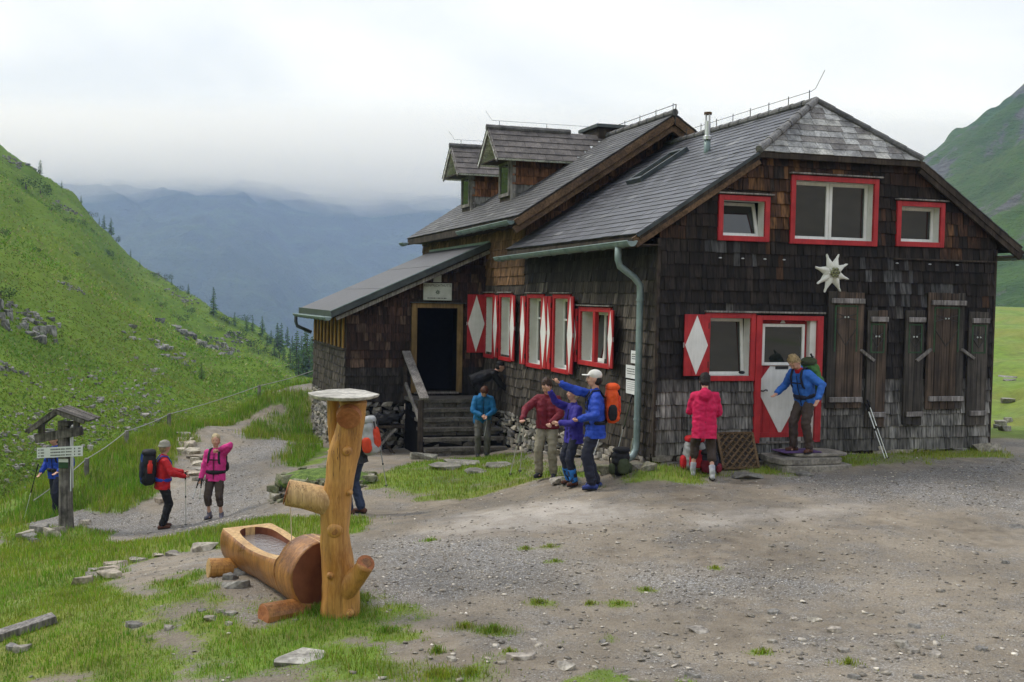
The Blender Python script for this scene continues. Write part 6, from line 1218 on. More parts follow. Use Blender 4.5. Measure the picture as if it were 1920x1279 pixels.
G.append((scatter(-17, -10.4, 16, 31, 160, (.10,.25), .018), 0.)); G.append((scatter(8.2, 16, 18, 30, 480, (.08,.24), .022), -.05)); G.append((scatter(9, 36, 30, 78, 55, (.18,.5), .08), -.05))
co, tr_, ti = [], [], []; off = 0
for (x, y, z, h, w), lu in G:
    c, t, k = blades(x, y, z, h, w, gtint(len(x), x, y, lu)); co.append(c); tr_.append(t+off); ti.append(k); off += len(c)
# tall bright tufts
for (cx_, cy_, r_, h_) in CLUMPS:
    n = int(2300*r_*r_*3.14+70); a = RNG.uniform(0, 6.28, n); q = r_*np.abs(RNG.normal(0, .62, n))*(1+.6*np.sin(a*3+cx_*9)); x = cx_+np.cos(a)*q*1.5; y = cy_+np.sin(a)*q
    h = RNG.uniform(.6, 1.3, n)*(h_+.02)*np.clip(1.15-np.abs(q)/r_*.6, .25, 1.2); c, t, k = blades(x, y, gz(x, y), h, np.full(n, .007), gtint(n, x, y, .30 if h_ > .03 else -.1), .8); co.append(c); tr_.append(t+off); ti.append(k); off += len(c)
np_obj('grass', np.concatenate(co), np.concatenate(tr_), np.concatenate(ti), MAT['blade'])
# hillside tussocks
n = 90000; px = RNG.uniform(-330, 640, n); tt = RNG.random(n)**1.6; a = (px-960)/1900; d0, _, d1, _ = hill_profile(a); d = d0*(d1/d0)**(tt*.96); x = a*d; y = d
h = RNG.uniform(.05, .15, n)*np.clip(d/50, .6, 1.8)*(.6+.8*np.clip(.5+fbm(x*.15, y*.15, 91), 0, 1)); tn = gtint(n, x*.1, y*.1, -.05)*np.array([.80,.86,.95])*(1+.45*fbm(x*.035, y*.02, 99, 4)[:, None])
c, t, k = blades(x, y, hill_z(x, y), h, .06*np.clip(d/40, .7, 4), tn, 2.2); np_obj('hillside_grass', c, t, k, MAT['blade'])
# pebbles
tmpl = []
r2 = random.Random(5)
for i in range(8):
    v, f = hull(hull_mesh_pts(r2, 1, .8, .5, 9, .6)); tmpl.append((np.array([tuple(p) for p in v]), np.array([q for q in f if len(q) == 3])))
def pebbles(n, x0, x1, y0, y1, smin, smax, pw, mask):
    x = RNG.uniform(x0, x1, n); y = RNG.uniform(y0, y1, n); g = grass_mask(x, y); keep = (RNG.random(n) < (1-g)**1.5*mask(x, y))
    du = (x-HA.x)*HU.x+(y-HA.y)*HU.y; dv = (x-HA.x)*HV.x+(y-HA.y)*HV.y; keep &= ~((du > -.02) & (dv > -.02)) & ~((du > -3.35) & (dv > 8.85) & (du < .2))
    x, y = x[keep], y[keep]; n = len(x); s = smin+(smax-smin)*RNG.random(n)**pw; z = gz(x, y); a = RNG.uniform(0, 6.28, n); ty = RNG.integers(0, 8, n); C_, T_, K_ = [], [], []; o = 0
    for k in range(8):
        i = np.where(ty == k)[0]; v, f = tmpl[k]
        if not len(i): continue
        ca, sa = np.cos(a[i])[:, None], np.sin(a[i])[:, None]; vx = v[None, :, 0]*ca-v[None, :, 1]*sa; vy = v[None, :, 0]*sa+v[None, :, 1]*ca
        P = np.stack([x[i][:, None]+vx*s[i][:, None], y[i][:, None]+vy*s[i][:, None], z[i][:, None]+(v[None, :, 2]*.55+.06)*s[i][:, None]], -1); C_.append(P.reshape(-1, 3))
        T_.append((f[None]+(np.arange(len(i))*len(v))[:, None, None]).reshape(-1, 3)+o); o += len(i)*len(v)
        b0 = np.where(RNG.random((len(i), 1)) < .2, np.array([[1.9,1.82,1.7]]), np.array([[1.15,1.08,.98]]))*RNG.uniform(.55, 1.3, (len(i), 1)); K_.append(np.repeat(b0, len(v), axis=0))
    return np.concatenate(C_), np.concatenate(T_), np.concatenate(K_)
gmask = lambda x, y: .25+.75*region(x, y, ['gravel'], .5)
parts = [pebbles(30000, -4.5, 5.5, 6.6, 12.5, .009, .055, 3.2, gmask), pebbles(14000, -6, 9, 12.5, 17, .015, .06, 2.5, gmask), pebbles(6000, -10, -4, 15, 27, .02, .07, 2.5, gmask), pebbles(2000, -2.5, 5.5, 6.6, 13, .04, .11, 2.8, lambda x, y: .25+.75*sstep(9.5, 7.5, y))]
co, tr_, ti = [], [], []; off = 0
for c, t, k in parts: co.append(c); tr_.append(t+off); ti.append(k); off += len(c)
np_obj('gravel', np.concatenate(co), np.concatenate(tr_), np.concatenate(ti), MAT['stone'])
# ================================================================== people and their gear
def cloth(name, c, rough=.7, k=.78):
    return mat(name, tuple(q*k for q in c), c, scale=7, rough=rough, bump=.3, fine=(22., (1,1,.6), .10), bdist=.015, spec=.3)
mat('skin', (.50,.27,.19), (.60,.35,.26), scale=9, rough=.55, bump=.05)
mat('eye', (.015,.012,.01), rough=.2, bump=0); mat('lip', (.36,.12,.10), rough=.5, bump=0)
for nm, c in dict(hair_blond=(.55,.44,.26), hair_brown=(.06,.032,.02), hair_dark=(.018,.014,.012), hair_auburn=(.10,.035,.018), hair_sand=(.36,.26,.13)).items():
    mat(nm, tuple(q*.55 for q in c), c, scale=20, rough=.6, bump=.6, fine=(60., (1,1,.3), .3), bdist=.012)
for nm, c in dict(c_pink=(.62,.035,.24), c_crimson=(.60,.010,.085), c_red=(.50,.012,.018), c_maroon=(.17,.012,.025), c_royal=(.016,.06,.42), c_indigo=(.035,.025,.27), c_azure=(.035,.15,.55), c_turq=(.012,.15,.36),
                  c_black=(.010,.010,.013), c_navy=(.016,.018,.035), c_jeans=(.035,.05,.10), c_brown=(.060,.042,.034), c_khaki=(.26,.235,.175), c_grey=(.11,.105,.095), c_orange=(.72,.085,.012), c_redorange=(.60,.055,.02),
                  c_green=(.06,.17,.04), c_palegrey=(.36,.37,.38), c_white=(.72,.70,.66), c_hat=(.30,.285,.235), c_gaiter=(.02,.16,.50), c_bootbrown=(.09,.035,.022), c_bootgrey=(.14,.13,.17), c_bootblue=(.03,.05,.20), c_sock=(.42,.43,.50), c_bottle=(.66,.04,.03), c_moss=(.05,.065,.03), c_darkgrey=(.035,.036,.04)).items(): cloth(nm, c)
WS = bpy.data.scenes.new('workshop')               # small side scene, so that each surface is evaluated on its own
def remesh(mb, name, m, parent, vox, smooth=4, wr=0.0, wf=9.0, sd=0.0):
    me = mb.mesh(name+'_src', m); tmp = bpy.data.objects.new('tmp', me); WS.collection.objects.link(tmp)
    md_ = tmp.modifiers.new('r', 'REMESH'); md_.mode = 'VOXEL'; md_.voxel_size = vox; md_.use_smooth_shade = True
    if smooth: sm_ = tmp.modifiers.new('s', 'SMOOTH'); sm_.factor = .5; sm_.iterations = smooth
    WS.view_layers[0].update(); dg = WS.view_layers[0].depsgraph; new = bpy.data.meshes.new_from_object(tmp.evaluated_get(dg), depsgraph=dg)
    bpy.data.objects.remove(tmp); bpy.data.meshes.remove(me); new.name = name
    n = len(new.vertices); co = np.empty(n*3, np.float32); new.vertices.foreach_get('co', co); co = co.reshape(-1, 3)
    if wr:
        no = np.empty(n*3, np.float32); new.vertices.foreach_get('normal', no); no = no.reshape(-1, 3)
        dv = np.array([mn.noise(Vector((c[0]*wf+sd, c[1]*wf, c[2]*wf*1.5)))+.5*mn.noise(Vector((c[0]*wf*2.3, c[1]*wf*2.3+sd, c[2]*wf*3.1))) for c in co.tolist()], np.float32); co = co+no*(dv*wr)[:, None]
    org = np.array(ORG[parent], np.float32); new.vertices.foreach_set('co', (co-org).astype(np.float32).ravel())
    new.materials.clear(); new.materials.append(m); new.update()
    o = bpy.data.objects.new(name, new); COL.objects.link(o); o.parent = parent; ORG[o] = ORG[parent]; return o
def rc(mb, p, q, r1, r2, n=10):
    mb.ball(p, r1, n, 6); mb.ball(q, r2, n, 6); mb.tube([p, q], [r1, r2], n)
def chain(mb, pts, rs, n=10):
    for i in range(len(pts)-1): rc(mb, pts[i], pts[i+1], rs[i], rs[i+1], n)
def ik(a, t, l1, l2, pole):
    a = Vector(a); t = Vector(t); d = t-a; L_ = min(d.length, (l1+l2)*.995); d.normalize(); t = a+d*L_
    x = (l1*l1-l2*l2+L_*L_)/(2*L_); hh = math.sqrt(max(l1*l1-x*x, 0)); pv = Vector(pole); pv = (pv-d*pv.dot(d)).normalized(); return a+d*x+pv*hh, t
def sball(mb, c, r, e=.6, rot=None, n=20, m=12, tint=None):
    c = Vector(c); sg = lambda v, p: math.copysign(abs(v)**p, v); vv, ff = [], []
    for i in range(m+1):
        th = math.pi*i/m
        for j in range(n):
            ph = 2*math.pi*j/n; q = Vector((r[0]*sg(math.sin(th), e)*sg(math.cos(ph), e), r[1]*sg(math.sin(th), e)*sg(math.sin(ph), e), r[2]*sg(math.cos(th), e))); vv.append(c+(rot @ q if rot else q))
    for i in range(m):
        for j in range(n): ff.append((i*n+j, (i+1)*n+j, (i+1)*n+(j+1) % n, i*n+(j+1) % n))
    return mb.add(vv, ff, tint)

def person(label, x, y, z, H_, face, lean=0, side=0, head=(0, 0), lh=None, rh=None, lp=None, rp=None, feet=((-.10,.02),(.10,-.02)), footyaw=(0,0), top='c_red', legs='c_black', boots='c_black', hair='hair_dark', hairlen=0, hat=None, capri=False, socks=None, gaiter=None, hood=False, collar=None, crouch=0, pose=('relax','relax'), jack_hem=.80, headband=None, twist=0, gloves=None):
    s = H_/1.75; f = R(face); fr = Vector((math.sin(f), math.cos(f), 0)); rt = Vector((math.cos(f), -math.sin(f), 0)); O = Vector((x, y, z)); up = Vector((0, 0, 1))
    W = lambda a, b_, c: O+rt*(a*s)+fr*(b_*s)+up*(c*s)                  # local (right, forward, up), for a 1.75 m figure
    t = thing('person', label, 'person', (x, y, z))
    la = R(lean); sa = R(side); ta = R(twist)
    su = (fr*math.sin(la)+up*math.cos(la)+rt*math.sin(sa)).normalized(); sf = (fr*math.cos(la)-up*math.sin(la)).normalized(); sr = sf.cross(su).normalized()
    sr2 = (sr*math.cos(ta)+sf*math.sin(ta)).normalized(); sf2 = su.cross(sr2).normalized()
    P0 = W(0, -.17*math.sin(la), .94-crouch); D = lambda a, b_, c: P0+sr*(a*s)+sf*(b_*s)+su*(c*s); D2 = lambda a, b_, c: P0+sr2*(a*s)+sf2*(b_*s)+su*(c*s)
    neck = D2(0, .0, .50); hp, hy = R(head[0]+lean*.75), R(head[1])
    hu0 = (fr*math.sin(hp)+up*math.cos(hp)).normalized(); hf0 = (fr*math.cos(hp)-up*math.sin(hp)).normalized(); hr0 = hf0.cross(hu0).normalized()
    hf = (hf0*math.cos(hy)+hr0*math.sin(hy)).normalized(); hr_ = hf.cross(hu0).normalized(); hu = hu0
    hc = neck+su*(.06*s)+hu*(.115*s)+hf*(.02*s); HD = lambda a, b_, c: hc+hr_*(a*s)+hf*(b_*s)+hu*(c*s)
    hm3 = Matrix((hr_, hf, hu)).transposed(); tm3 = Matrix((sr2, sf2, su)).transposed()
    sh = [D2(-.170, 0, .415), D2(.170, 0, .415)]; hips = [D(-.085, 0, -.03), D(.085, 0, -.03)]
    hands = []; elb = []
    for i, (tg_, pl) in enumerate(((lh, lp), (rh, rp))):
        sgn = -1 if i == 0 else 1
        tgt = W(*tg_) if tg_ else W(sgn*.24, .04, .80); pole = (rt*pl[0]+fr*pl[1]+up*pl[2]) if pl else (rt*sgn*.5-fr*1.0-up*.2)
        e, w = ik(sh[i], tgt, .285*s, .255*s, pole); elb.append(e); hands.append(w)
    ank = []; kne = []
    for i, (fx, fy) in enumerate(feet):
        a = W(fx, fy, .085); k, a2 = ik(hips[i], a, .435*s, .425*s, fr+rt*(.12*(-1 if i == 0 else 1))); kne.append(k); ank.append(a)
    # ---- body (skin)
    b_ = MB()
    b_.ball(HD(0, 0, .02), (.078*s, .098*s, .112*s), 16, 12, rot=hm3); b_.ball(HD(0, .022, -.055), (.056*s, .066*s, .062*s), 14, 8, rot=hm3); b_.ball(HD(0, .03, -.098), (.030*s, .032*s, .024*s), 10, 6, rot=hm3)
    b_.ball(HD(0, .100, -.012), (.013*s, .020*s, .026*s), 8, 6, rot=hm3)
    for q in (-1, 1): b_.ball(HD(q*.076, -.008, -.008), (.013*s, .022*s, .034*s), 8, 6, rot=hm3); b_.ball(HD(q*.034, .075, -.03), (.022*s, .02*s, .02*s), 8, 6, rot=hm3)
    rc(b_, D2(0, -.01, .44), HD(0, -.015, -.06), .055*s, .052*s)
    b_.ball(D2(0, 0, .30), (.125*s, .07*s, .16*s), 14, 8, rot=tm3); b_.ball(D(0, 0, .08), (.11*s, .07*s, .14*s), 14, 8, rot=tm3)
    for i in (0, 1):
        sgn = -1 if i == 0 else 1
        chain(b_, [D2(sgn*.10, 0, .40), sh[i], elb[i], hands[i]], [.045*s, .042*s, .034*s, .027*s])
        chain(b_, [D(sgn*.05, 0, .02), hips[i], kne[i], ank[i]], [.06*s, .06*s, .042*s, .034*s]); 
        calf = kne[i].lerp(ank[i], .3)-fr*.010*s; b_.ball(calf, (.044*s, .046*s, .09*s), 10, 6)
        ft_ = ank[i]-up*.045*s; b_.ball(ft_+fr*.05*s, (.035*s, .035*s, .028*s), 8, 6)
        # hand: palm, four fingers, thumb
        fd = (hands[i]-elb[i]).normalized(); pr = fd.cross(fr if abs(fd.dot(fr)) < .8 else up).normalized(); pn_ = fd.cross(pr).normalized(); ps_ = pose[i]
        pc = hands[i]+fd*.045*s; b_.tube([hands[i], pc, hands[i]+fd*.085*s], [.025*s, .034*s, .033*s], 10, squash=.62)
        for k in range(4):
            o_ = pr*((k-1.5)*.0185*s); ln = (.066, .076, .072, .058)[k]*s; st_ = hands[i]+fd*.078*s+o_
            if ps_ == 'fist' or (ps_ == 'point' and k != 0): p1 = st_+fd*.022*s-pn_*.028*s; p2 = p1-fd*.030*s-pn_*.010*s
            else: cu = (.05 if ps_ == 'point' else .35+.06*k); p1 = st_+fd*ln*.55-pn_*ln*.2*cu; p2 = p1+fd*ln*.5*(1-cu*.5)-pn_*ln*.45*cu
            chain(b_, [st_, p1, p2], [.0105*s, .0098*s, .0085*s], 6)
        tb_ = hands[i]+fd*.025*s+pr*.03*s*(-1); chain(b_, [tb_, tb_+fd*.032*s-pr*.022*s-pn_*.012*s, tb_+fd*.058*s-pr*.018*s-pn_*.026*s], [.013*s, .011*s, .009*s], 6)
    remesh(b_, 'body', MAT['skin'], t, .0088, 2)
    for q in (-1, 1):
        MB().ball(HD(q*.030, .083, .018), .0085*s, 8, 6).build('eye', MAT['eye'], t, smooth=True); MB().tube([HD(q*.016, .092, .037), HD(q*.046, .080, .038)], .0045*s, 5).build('eyebrow', MAT[hair], t)
    MB().tube([HD(-.022, .086, -.052), HD(0, .092, -.056), HD(.022, .086, -.052)], [.003*s, .0055*s, .003*s], 6).build('mouth', MAT['lip'], t)
    # ---- trousers
    p = MB(); p.ball(D(0, -.005, -.02), (.155*s, .115*s, .13*s), 14, 8, rot=tm3)
    for i in (0, 1):
        end = kne[i].lerp(ank[i], .38 if capri else .93); chain(p, [hips[i]-up*.01*s, hips[i].lerp(kne[i], .5), kne[i], end], [.100*s, .094*s, .080*s, (.074 if capri else .074)*s])
    remesh(p, 'trousers', MAT[legs], t, .011, 3, .013*s, 10, x)
    # ---- jacket or sweater
    j = MB()
    for q in (-1, 1):
        chain(j, [D(q*.062, 0, jack_hem-1.04), D(q*.066, 0, .10), D2(q*.082, .0, .26), D2(q*.085, -.005, .37)], [.150*s, .136*s, .138*s, .116*s])
        i = 0 if q < 0 else 1; wr_ = hands[i].lerp(elb[i], .06); chain(j, [D2(q*.095, 0, .415), sh[i], elb[i], wr_], [.084*s, .078*s, .067*s, .052*s])
    rc(j, D2(0, -.01, .42), D2(0, -.005, .50), .085*s, .068*s)
    if hood:
        sball(j, D2(0, -.10, .43), (.12*s, .055*s, .10*s), .8, tm3)
    jo = remesh(j, 'jacket', MAT[top], t, .011, 3, .014*s, 10, y)
    me = jo.data; cc = np.empty(len(me.vertices)*3, np.float32); me.vertices.foreach_get('co', cc); cc = cc.reshape(-1, 3)
    rel = cc-np.array(D(0, 0, jack_hem-.94)-ORG[t]); hz = rel@np.array(su); hx_ = rel@np.array(sr); hy_ = rel@np.array(sf)
    lo_ = (hz < 0) & (np.abs(hx_) < .235*s) & (np.abs(hy_) < .20*s); cc[lo_] -= np.outer(hz[lo_], np.array(su)); me.vertices.foreach_set('co', cc.ravel()); me.update()
    MB().tube([D2(0, .098, .42), D2(0, .128, .24), D(0, .130, .05), D(0, .138, -.10)], .007*s, 5).build('zip', MAT['c_black' if top != 'c_maroon' else 'c_maroon'], t)
    for i in (0, 1):
        cf = hands[i].lerp(elb[i], .10); MB().tube([cf, hands[i].lerp(elb[i], .02)], [.053*s, .050*s], 12).build('cuff', MAT[top], t, smooth=True)
        pk = -1 if i == 0 else 1; MB().tube([D(pk*.12, .118, -.06), D(pk*.085, .135, .06)], .006*s, 5).build('pocket_zip', MAT['c_black'], t)
    if collar: remesh(MB().tube([D2(0, .0, .455), D2(0, .012, .53)], [.077*s, .066*s], 14), 'collar', MAT[collar], t, .012, 1)
    # ---- boots
    for i in (0, 1):
        fy_ = R(footyaw[i]); ff_ = (fr*math.cos(fy_)+rt*math.sin(fy_)); bt = MB(); a = ank[i]; g = a-up*.085*s
        rc(bt, g-ff_*.055*s+up*.042*s, g+ff_*.125*s+up*.036*s, .042*s, .036*s); rc(bt, g+up*.05*s, a+up*.045*s, .048*s, .052*s); bt.ball(g+ff_*.05*s+up*.055*s, (.042*s, .05*s, .035*s), 10, 6)
        bo = remesh(bt, 'boot', MAT[boots], t, .011, 2)
        so = MB(); rg = [g+ff_*(math.cos(q)*.118+.037)*s+ff_.cross(up)*math.sin(q)*.050*s for q in np.linspace(0, 2*math.pi, 15)[:-1]]
        so.add([q+up*.0 for q in rg]+[q+up*.022*s for q in rg], [tuple(range(13,-1,-1)), tuple(range(14,28))]+[(k, (k+1)%14, 14+(k+1)%14, 14+k) for k in range(14)]); so.build('sole', MAT['c_black'], bo)
        if socks: remesh(MB().tube([a+up*.03*s, ank[i].lerp(kne[i], .36)], [.047*s, .053*s], 12), 'sock', MAT[socks], t, .012, 1)
        if gaiter: remesh(MB().tube([a-up*.005*s, ank[i].lerp(kne[i], .55)], [.074*s, .078*s], 14), 'gaiter', MAT[gaiter], t, .012, 1, .012, 14)
    # ---- hair, hat
    h_ = MB(); r2 = random.Random(int(abs(x*37+y*11)*10))
    hk = .84 if hat else 1.0
    h_.ball(HD(0, -.018, .038*hk), (.092*s*hk, .106*s*hk, .112*s*hk), 16, 12, rot=hm3)
    if hairlen: h_.ball(HD(0, -.045, -.03), (.084*s, .07*s, (.10+hairlen)*s), 14, 10, rot=hm3)
    else: h_.ball(HD(0, -.045, -.02), (.086*s, .07*s, .085*s), 14, 10, rot=hm3)
    for k in range(0 if hat else 26):
        a = r2.uniform(.3, 2*math.pi-.3)+math.pi/2; e = r2.uniform(.1, 1.3); h_.ball(HD(math.cos(a)*.075*math.cos(e)*1.0, -.02+math.sin(a)*.088*math.cos(e), .045+.098*math.sin(e)), .022*s, 6, 5)
    vsrc = h_.v; h_o = remesh(h_, 'hair', MAT[hair], t, .009, 2, .006, 40)
    # open the face: push hair behind the brow line
    me = h_o.data; cc = np.empty(len(me.vertices)*3, np.float32); me.vertices.foreach_get('co', cc); cc = cc.reshape(-1, 3)
    rel = cc-np.array(hc-ORG[t]); fwd = rel@np.array(hf)/s; upq = rel@np.array(hu)/s
    lim = np.where(upq > .062, .085, np.where(upq > -.02, .012+.5*np.clip(upq, 0, .06), -.010)); over = np.clip(fwd-lim, 0, 1); cc = cc-np.outer(over*s*.98, np.array(hf)); me.vertices.foreach_set('co', cc.ravel()); me.update()
    if hat == 'cap':
        c_ = MB(); c_.ball(HD(0, -.012, .058), (.092*s, .108*s, .082*s), 16, 10, rot=hm3); sball(c_, HD(0, .125, .052), (.070*s, .065*s, .010*s), .8, hm3); remesh(c_, 'cap', MAT['c_white'], t, .010, 2)
    if hat == 'bucket':
        c_ = MB(); c_.ball(HD(0, -.012, .075), (.095*s, .108*s, .075*s), 16, 10, rot=hm3); c_.tube([HD(0, -.012, .075), HD(0, -.012, .015)], [.10*s, .135*s], 18); remesh(c_, 'hat', MAT['c_hat'], t, .011, 2, .006, 18)
    if hat == 'dark_cap':
        c_ = MB(); c_.ball(HD(0, -.012, .058), (.092*s, .108*s, .082*s), 16, 10, rot=hm3); sball(c_, HD(0, .125, .052), (.070*s, .065*s, .010*s), .8, hm3); remesh(c_, 'cap', MAT['c_black'], t, .010, 2)
    if headband:
        remesh(MB().tube([HD(0, -.012, .035), HD(0, -.012, .085)], [.112*s, .106*s], 18), 'headband', MAT[headband], t, .010, 1)
    t['_d'] = 0; del t['_d']
    return dict(t=t, s=s, D=D2, sr=sr2, sf=sf2, su=su, hands=hands, sh=sh, fr=fr, rt=rt, W=W, tm=tm3)

def backpack(pr, label, w, d, h, main_c, lid_c, pocket_c, strap_c='c_black', low=-.02, group=None, bottle=None, front=False, side_c=None, sag=0):
    s = pr['s']; D = pr['D']; tm3 = pr['tm']; c = D(0, -.145-d/2/s*1.0, low+h/2/s); sr, sf, su = pr['sr'], pr['sf'], pr['su']
    t = thing('backpack', label, 'backpack', tuple(c-su*h/2), group); Q = lambda a, b_, e: c+sr*a+sf*b_+su*e
    mb = MB(); sball(mb, Q(0,0,-.02), (w/2, d/2, h/2), .55, tm3); sball(mb, Q(0,-.02,-h*.32), (w*.48, d*.52, h*.18), .7, tm3); remesh(mb, 'pack_sack', MAT[main_c], t, .014, 2, .012, 9, w*99)
    mb = MB(); sball(mb, Q(0,-.012,h*.44), (w*.47, d*.52, h*.12), .8, tm3); remesh(mb, 'lid', MAT[lid_c], t, .013, 2, .010, 10)
    mb = MB(); sball(mb, Q(0,-d*.50,-h*.05), (w*.33, d*.18, h*.30), .6, tm3); remesh(mb, 'front_pocket', MAT[pocket_c], t, .013, 2, .008, 12)
    for q in (-1, 1):
        mb = MB(); sball(mb, Q(q*w*.50,0,-h*.22), (w*.12, d*.36, h*.22), .7, tm3); remesh(mb, 'side_pocket', MAT[side_c or main_c], t, .013, 2, .006, 12)
        MB().tube([D(q*.085,-.14,.40), D(q*.095,-.06,.515), D(q*.10,.05,.505), D(q*.105,.125,.40), D(q*.115,.130,.25), D(q*.145,.06,.10), D(q*.13,-.10,.03)], .022, 8, squash=.5).build('shoulder_strap', MAT[strap_c], t, smooth=True)
        MB().tube([Q(q*w*.2,-d*.55,h*.40), Q(q*w*.2,-d*.60,h*.1), Q(q*w*.2,-d*.60,-h*.25), Q(q*w*.2,-d*.50,-h*.45)], .010, 6).build('compression_strap', MAT[strap_c], t)
    MB().tube([D(.185*math.sin(a),.15*math.cos(a),.045) for a in np.linspace(0.0, 2*math.pi, 22)], .024, 8, squash=1.6).build('hip_belt', MAT[strap_c], t, smooth=True)
    MB().tube([D(-.1,.135,.30), D(.1,.135,.30)], .010, 6).build('chest_strap', MAT[strap_c], t)
    if bottle:
        q = bottle; o = MB().tube([Q(q*w*.56,-.01,-h*.12), Q(q*w*.56,-.01,h*.14), Q(q*w*.56,-.01,h*.17), Q(q*w*.56,-.01,h*.22)], [.045,.045,.03,.03], 12).build('bottle', MAT['c_bottle'], loc=tuple(Q(q*w*.56,0,-h*.12)), smooth=True, label='red drinking bottle in the side pocket of the dark backpack', cat='bottle')
        MB().tube([Q(q*w*.56,-.01,h*.215), Q(q*w*.56,-.01,h*.25)], .032, 12).build('cap', MAT['c_bottle'], o)
    return t
def pole(p, q, label, col='steel', grip='c_black', group=None):
    p = Vector(p); q = Vector(q); d = (q-p).normalized(); L_ = (q-p).length; t = thing('hiking_pole', label, 'hiking pole', tuple(q), group)
    MB().tube([p, p+d*.14], [.017,.014], 8).build('grip', MAT[grip], t, smooth=True); MB().tube([p+d*.14, p+d*L_*.45], .0095, 8).build('upper_shaft', MAT[col], t); MB().tube([p+d*L_*.45, p+d*L_*.97], .0075, 8).build('lower_shaft', MAT['steel'], t)
    MB().tube([p+d*L_*.43, p+d*L_*.47], .013, 8).build('clamp', MAT['c_black'], t); MB().tube([p+d*L_*.945, p+d*L_*.955], [.03,.028], 10).build('basket', MAT['c_black'], t); MB().tube([p+d*L_*.97, q], [.006,.003], 6).build('tip', MAT['iron'], t)
    e = Vector((.05,.02,-.10)); MB().tube([p+d*.02, p+e*.6, p+e*1.3, p+e*.8+Vector((.02,0,.03)), p+d*.03], .005, 5).build('wrist_strap', MAT['c_black'], t); return t
G1 = gz1
# 1 behind the signpost
P = person('person in blue jacket and dark trousers behind the wooden signpost', -9.28, 20.62, G1(-9.28,20.62), 1.72, 200, lean=6, top='c_royal', legs='c_navy', boots='c_darkgrey', hair='hair_dark', hat='dark_cap', feet=((-.10,.10),(.12,-.22)), lh=(-.26,.22,.98), rh=(.25,.16,.92), collar='c_royal')
backpack(P, 'blue and black backpack worn by the person behind the signpost', .32, .20, .52, 'c_royal', 'c_black', 'c_black')
pole((-9.62,20.55,-.55), (-9.85,20.35,G1(-9.85,20.35)), 'dark hiking pole of the person behind the signpost', 'c_black')
# 2 red fleece man
P = person('person in red fleece, black trousers and grey bucket hat on the path', -6.40, 18.6, G1(-6.40,18.6), 1.63, 62, lean=3, head=(-4,-20), top='c_red', legs='c_black', boots='c_bootbrown', hair='hair_sand', hat='bucket', rh=(.26,.36,1.06), rp=(.6,-.8,-.3), lh=(-.12,.40,1.08), pose=('fist','fist'), feet=((-.11,.03),(.10,-.03)), collar='c_red')
backpack(P, 'large black and blue backpack on the person in red fleece', .33, .24, .62, 'c_black', 'c_black', 'c_navy', 'c_royal', bottle=1, low=-.06)
hp_ = P['hands'][1]; pole(hp_+Vector((.02,0,.08)), (hp_.x+.05, hp_.y-.05, G1(hp_.x, hp_.y)), 'upright hiking pole held by the person in red fleece', 'steel')
# 3 pink fleece
P = person('person in pink fleece and knee-length brown trousers with hand at neck', -5.42, 18.57, G1(-5.42,18.57), 1.57, 184, head=(0,-12), top='c_pink', legs='c_brown', boots='c_bootgrey', hair='hair_blond', capri=True, lh=(-.11,.08,1.45), lp=(-1,-.1,.0), rh=(.27,.12,.83), pose=('relax','fist'), feet=((-.14,.04),(.13,0)), footyaw=(-18,15))
backpack(P, 'black backpack with hip belt on the person in pink fleece', .28, .14, .42, 'c_black', 'c_black', 'c_black')
h1 = P['hands'][1]
for k, lb in ((0,'black folded hiking pole hanging from the hand of the person in pink, outer one'), (1,'black folded hiking pole hanging from the hand of the person in pink, inner one')): pole(h1+Vector((-.01+.04*k,-.03,.02)), h1+Vector((-.12+.13*k,-.10,-.36)), lb, 'c_black')
# 4 behind fountain post
P = person('person in jeans with grey and orange backpack behind the fountain post', -2.38, 15.5, G1(-2.38,15.5), 1.72, -75, lean=8, head=(20,0), top='c_darkgrey', legs='c_jeans', boots='c_bootbrown', hair='hair_brown', lh=(-.1,.3,1.0), rh=(.12,.28,1.0), feet=((-.09,.05),(.09,-.08)))
backpack(P, 'grey and orange backpack behind the fountain post', .30, .22, .56, 'c_palegrey', 'c_palegrey', 'c_redorange', 'c_darkgrey', side_c='c_redorange', low=-.02)
pole(Vector(P['D'](.16,-.34,.10)), Vector(P['D'](.18,-.36,-.58)), 'pale hiking pole strapped to the grey and orange backpack', 'c_palegrey', 'c_palegrey')
# 5 bending on the steps
q5 = H(-.50, 7.45, .2)
P = person('person in black bending down at the top of the stone steps', q5.x, q5.y, .26, 1.72, 80, lean=70, head=(-40,10), top='c_black', legs='c_black', boots='c_darkgrey', hair='hair_dark', hat='dark_cap', lh=(-.12,.60,.62), rh=(.12,.62,.58), crouch=.04)
# 6 turquoise
P = person('person in turquoise jacket looking down at the foot of the steps', -.60, 21.75, G1(-.6,21.75), 1.66, 172, lean=16, head=(52,6), top='c_turq', legs='c_grey', boots='c_darkgrey', hair='hair_auburn', hairlen=.0, lh=(-.06,.30,.98), rh=(.06,.30,.98), lp=(-1,-.5,-.2), rp=(1,-.5,-.2), hood=True, jack_hem=.78)
h6 = P['hands'][0]; MB().tube([h6, h6+Vector((.0,-.04,-.12)), h6+Vector((-.05,-.05,-.42))], [.016,.02,.02], 6, squash=.4).build('strap', MAT['c_palegrey'], loc=tuple(h6), label='grey strap held by the person in turquoise', cat='strap')
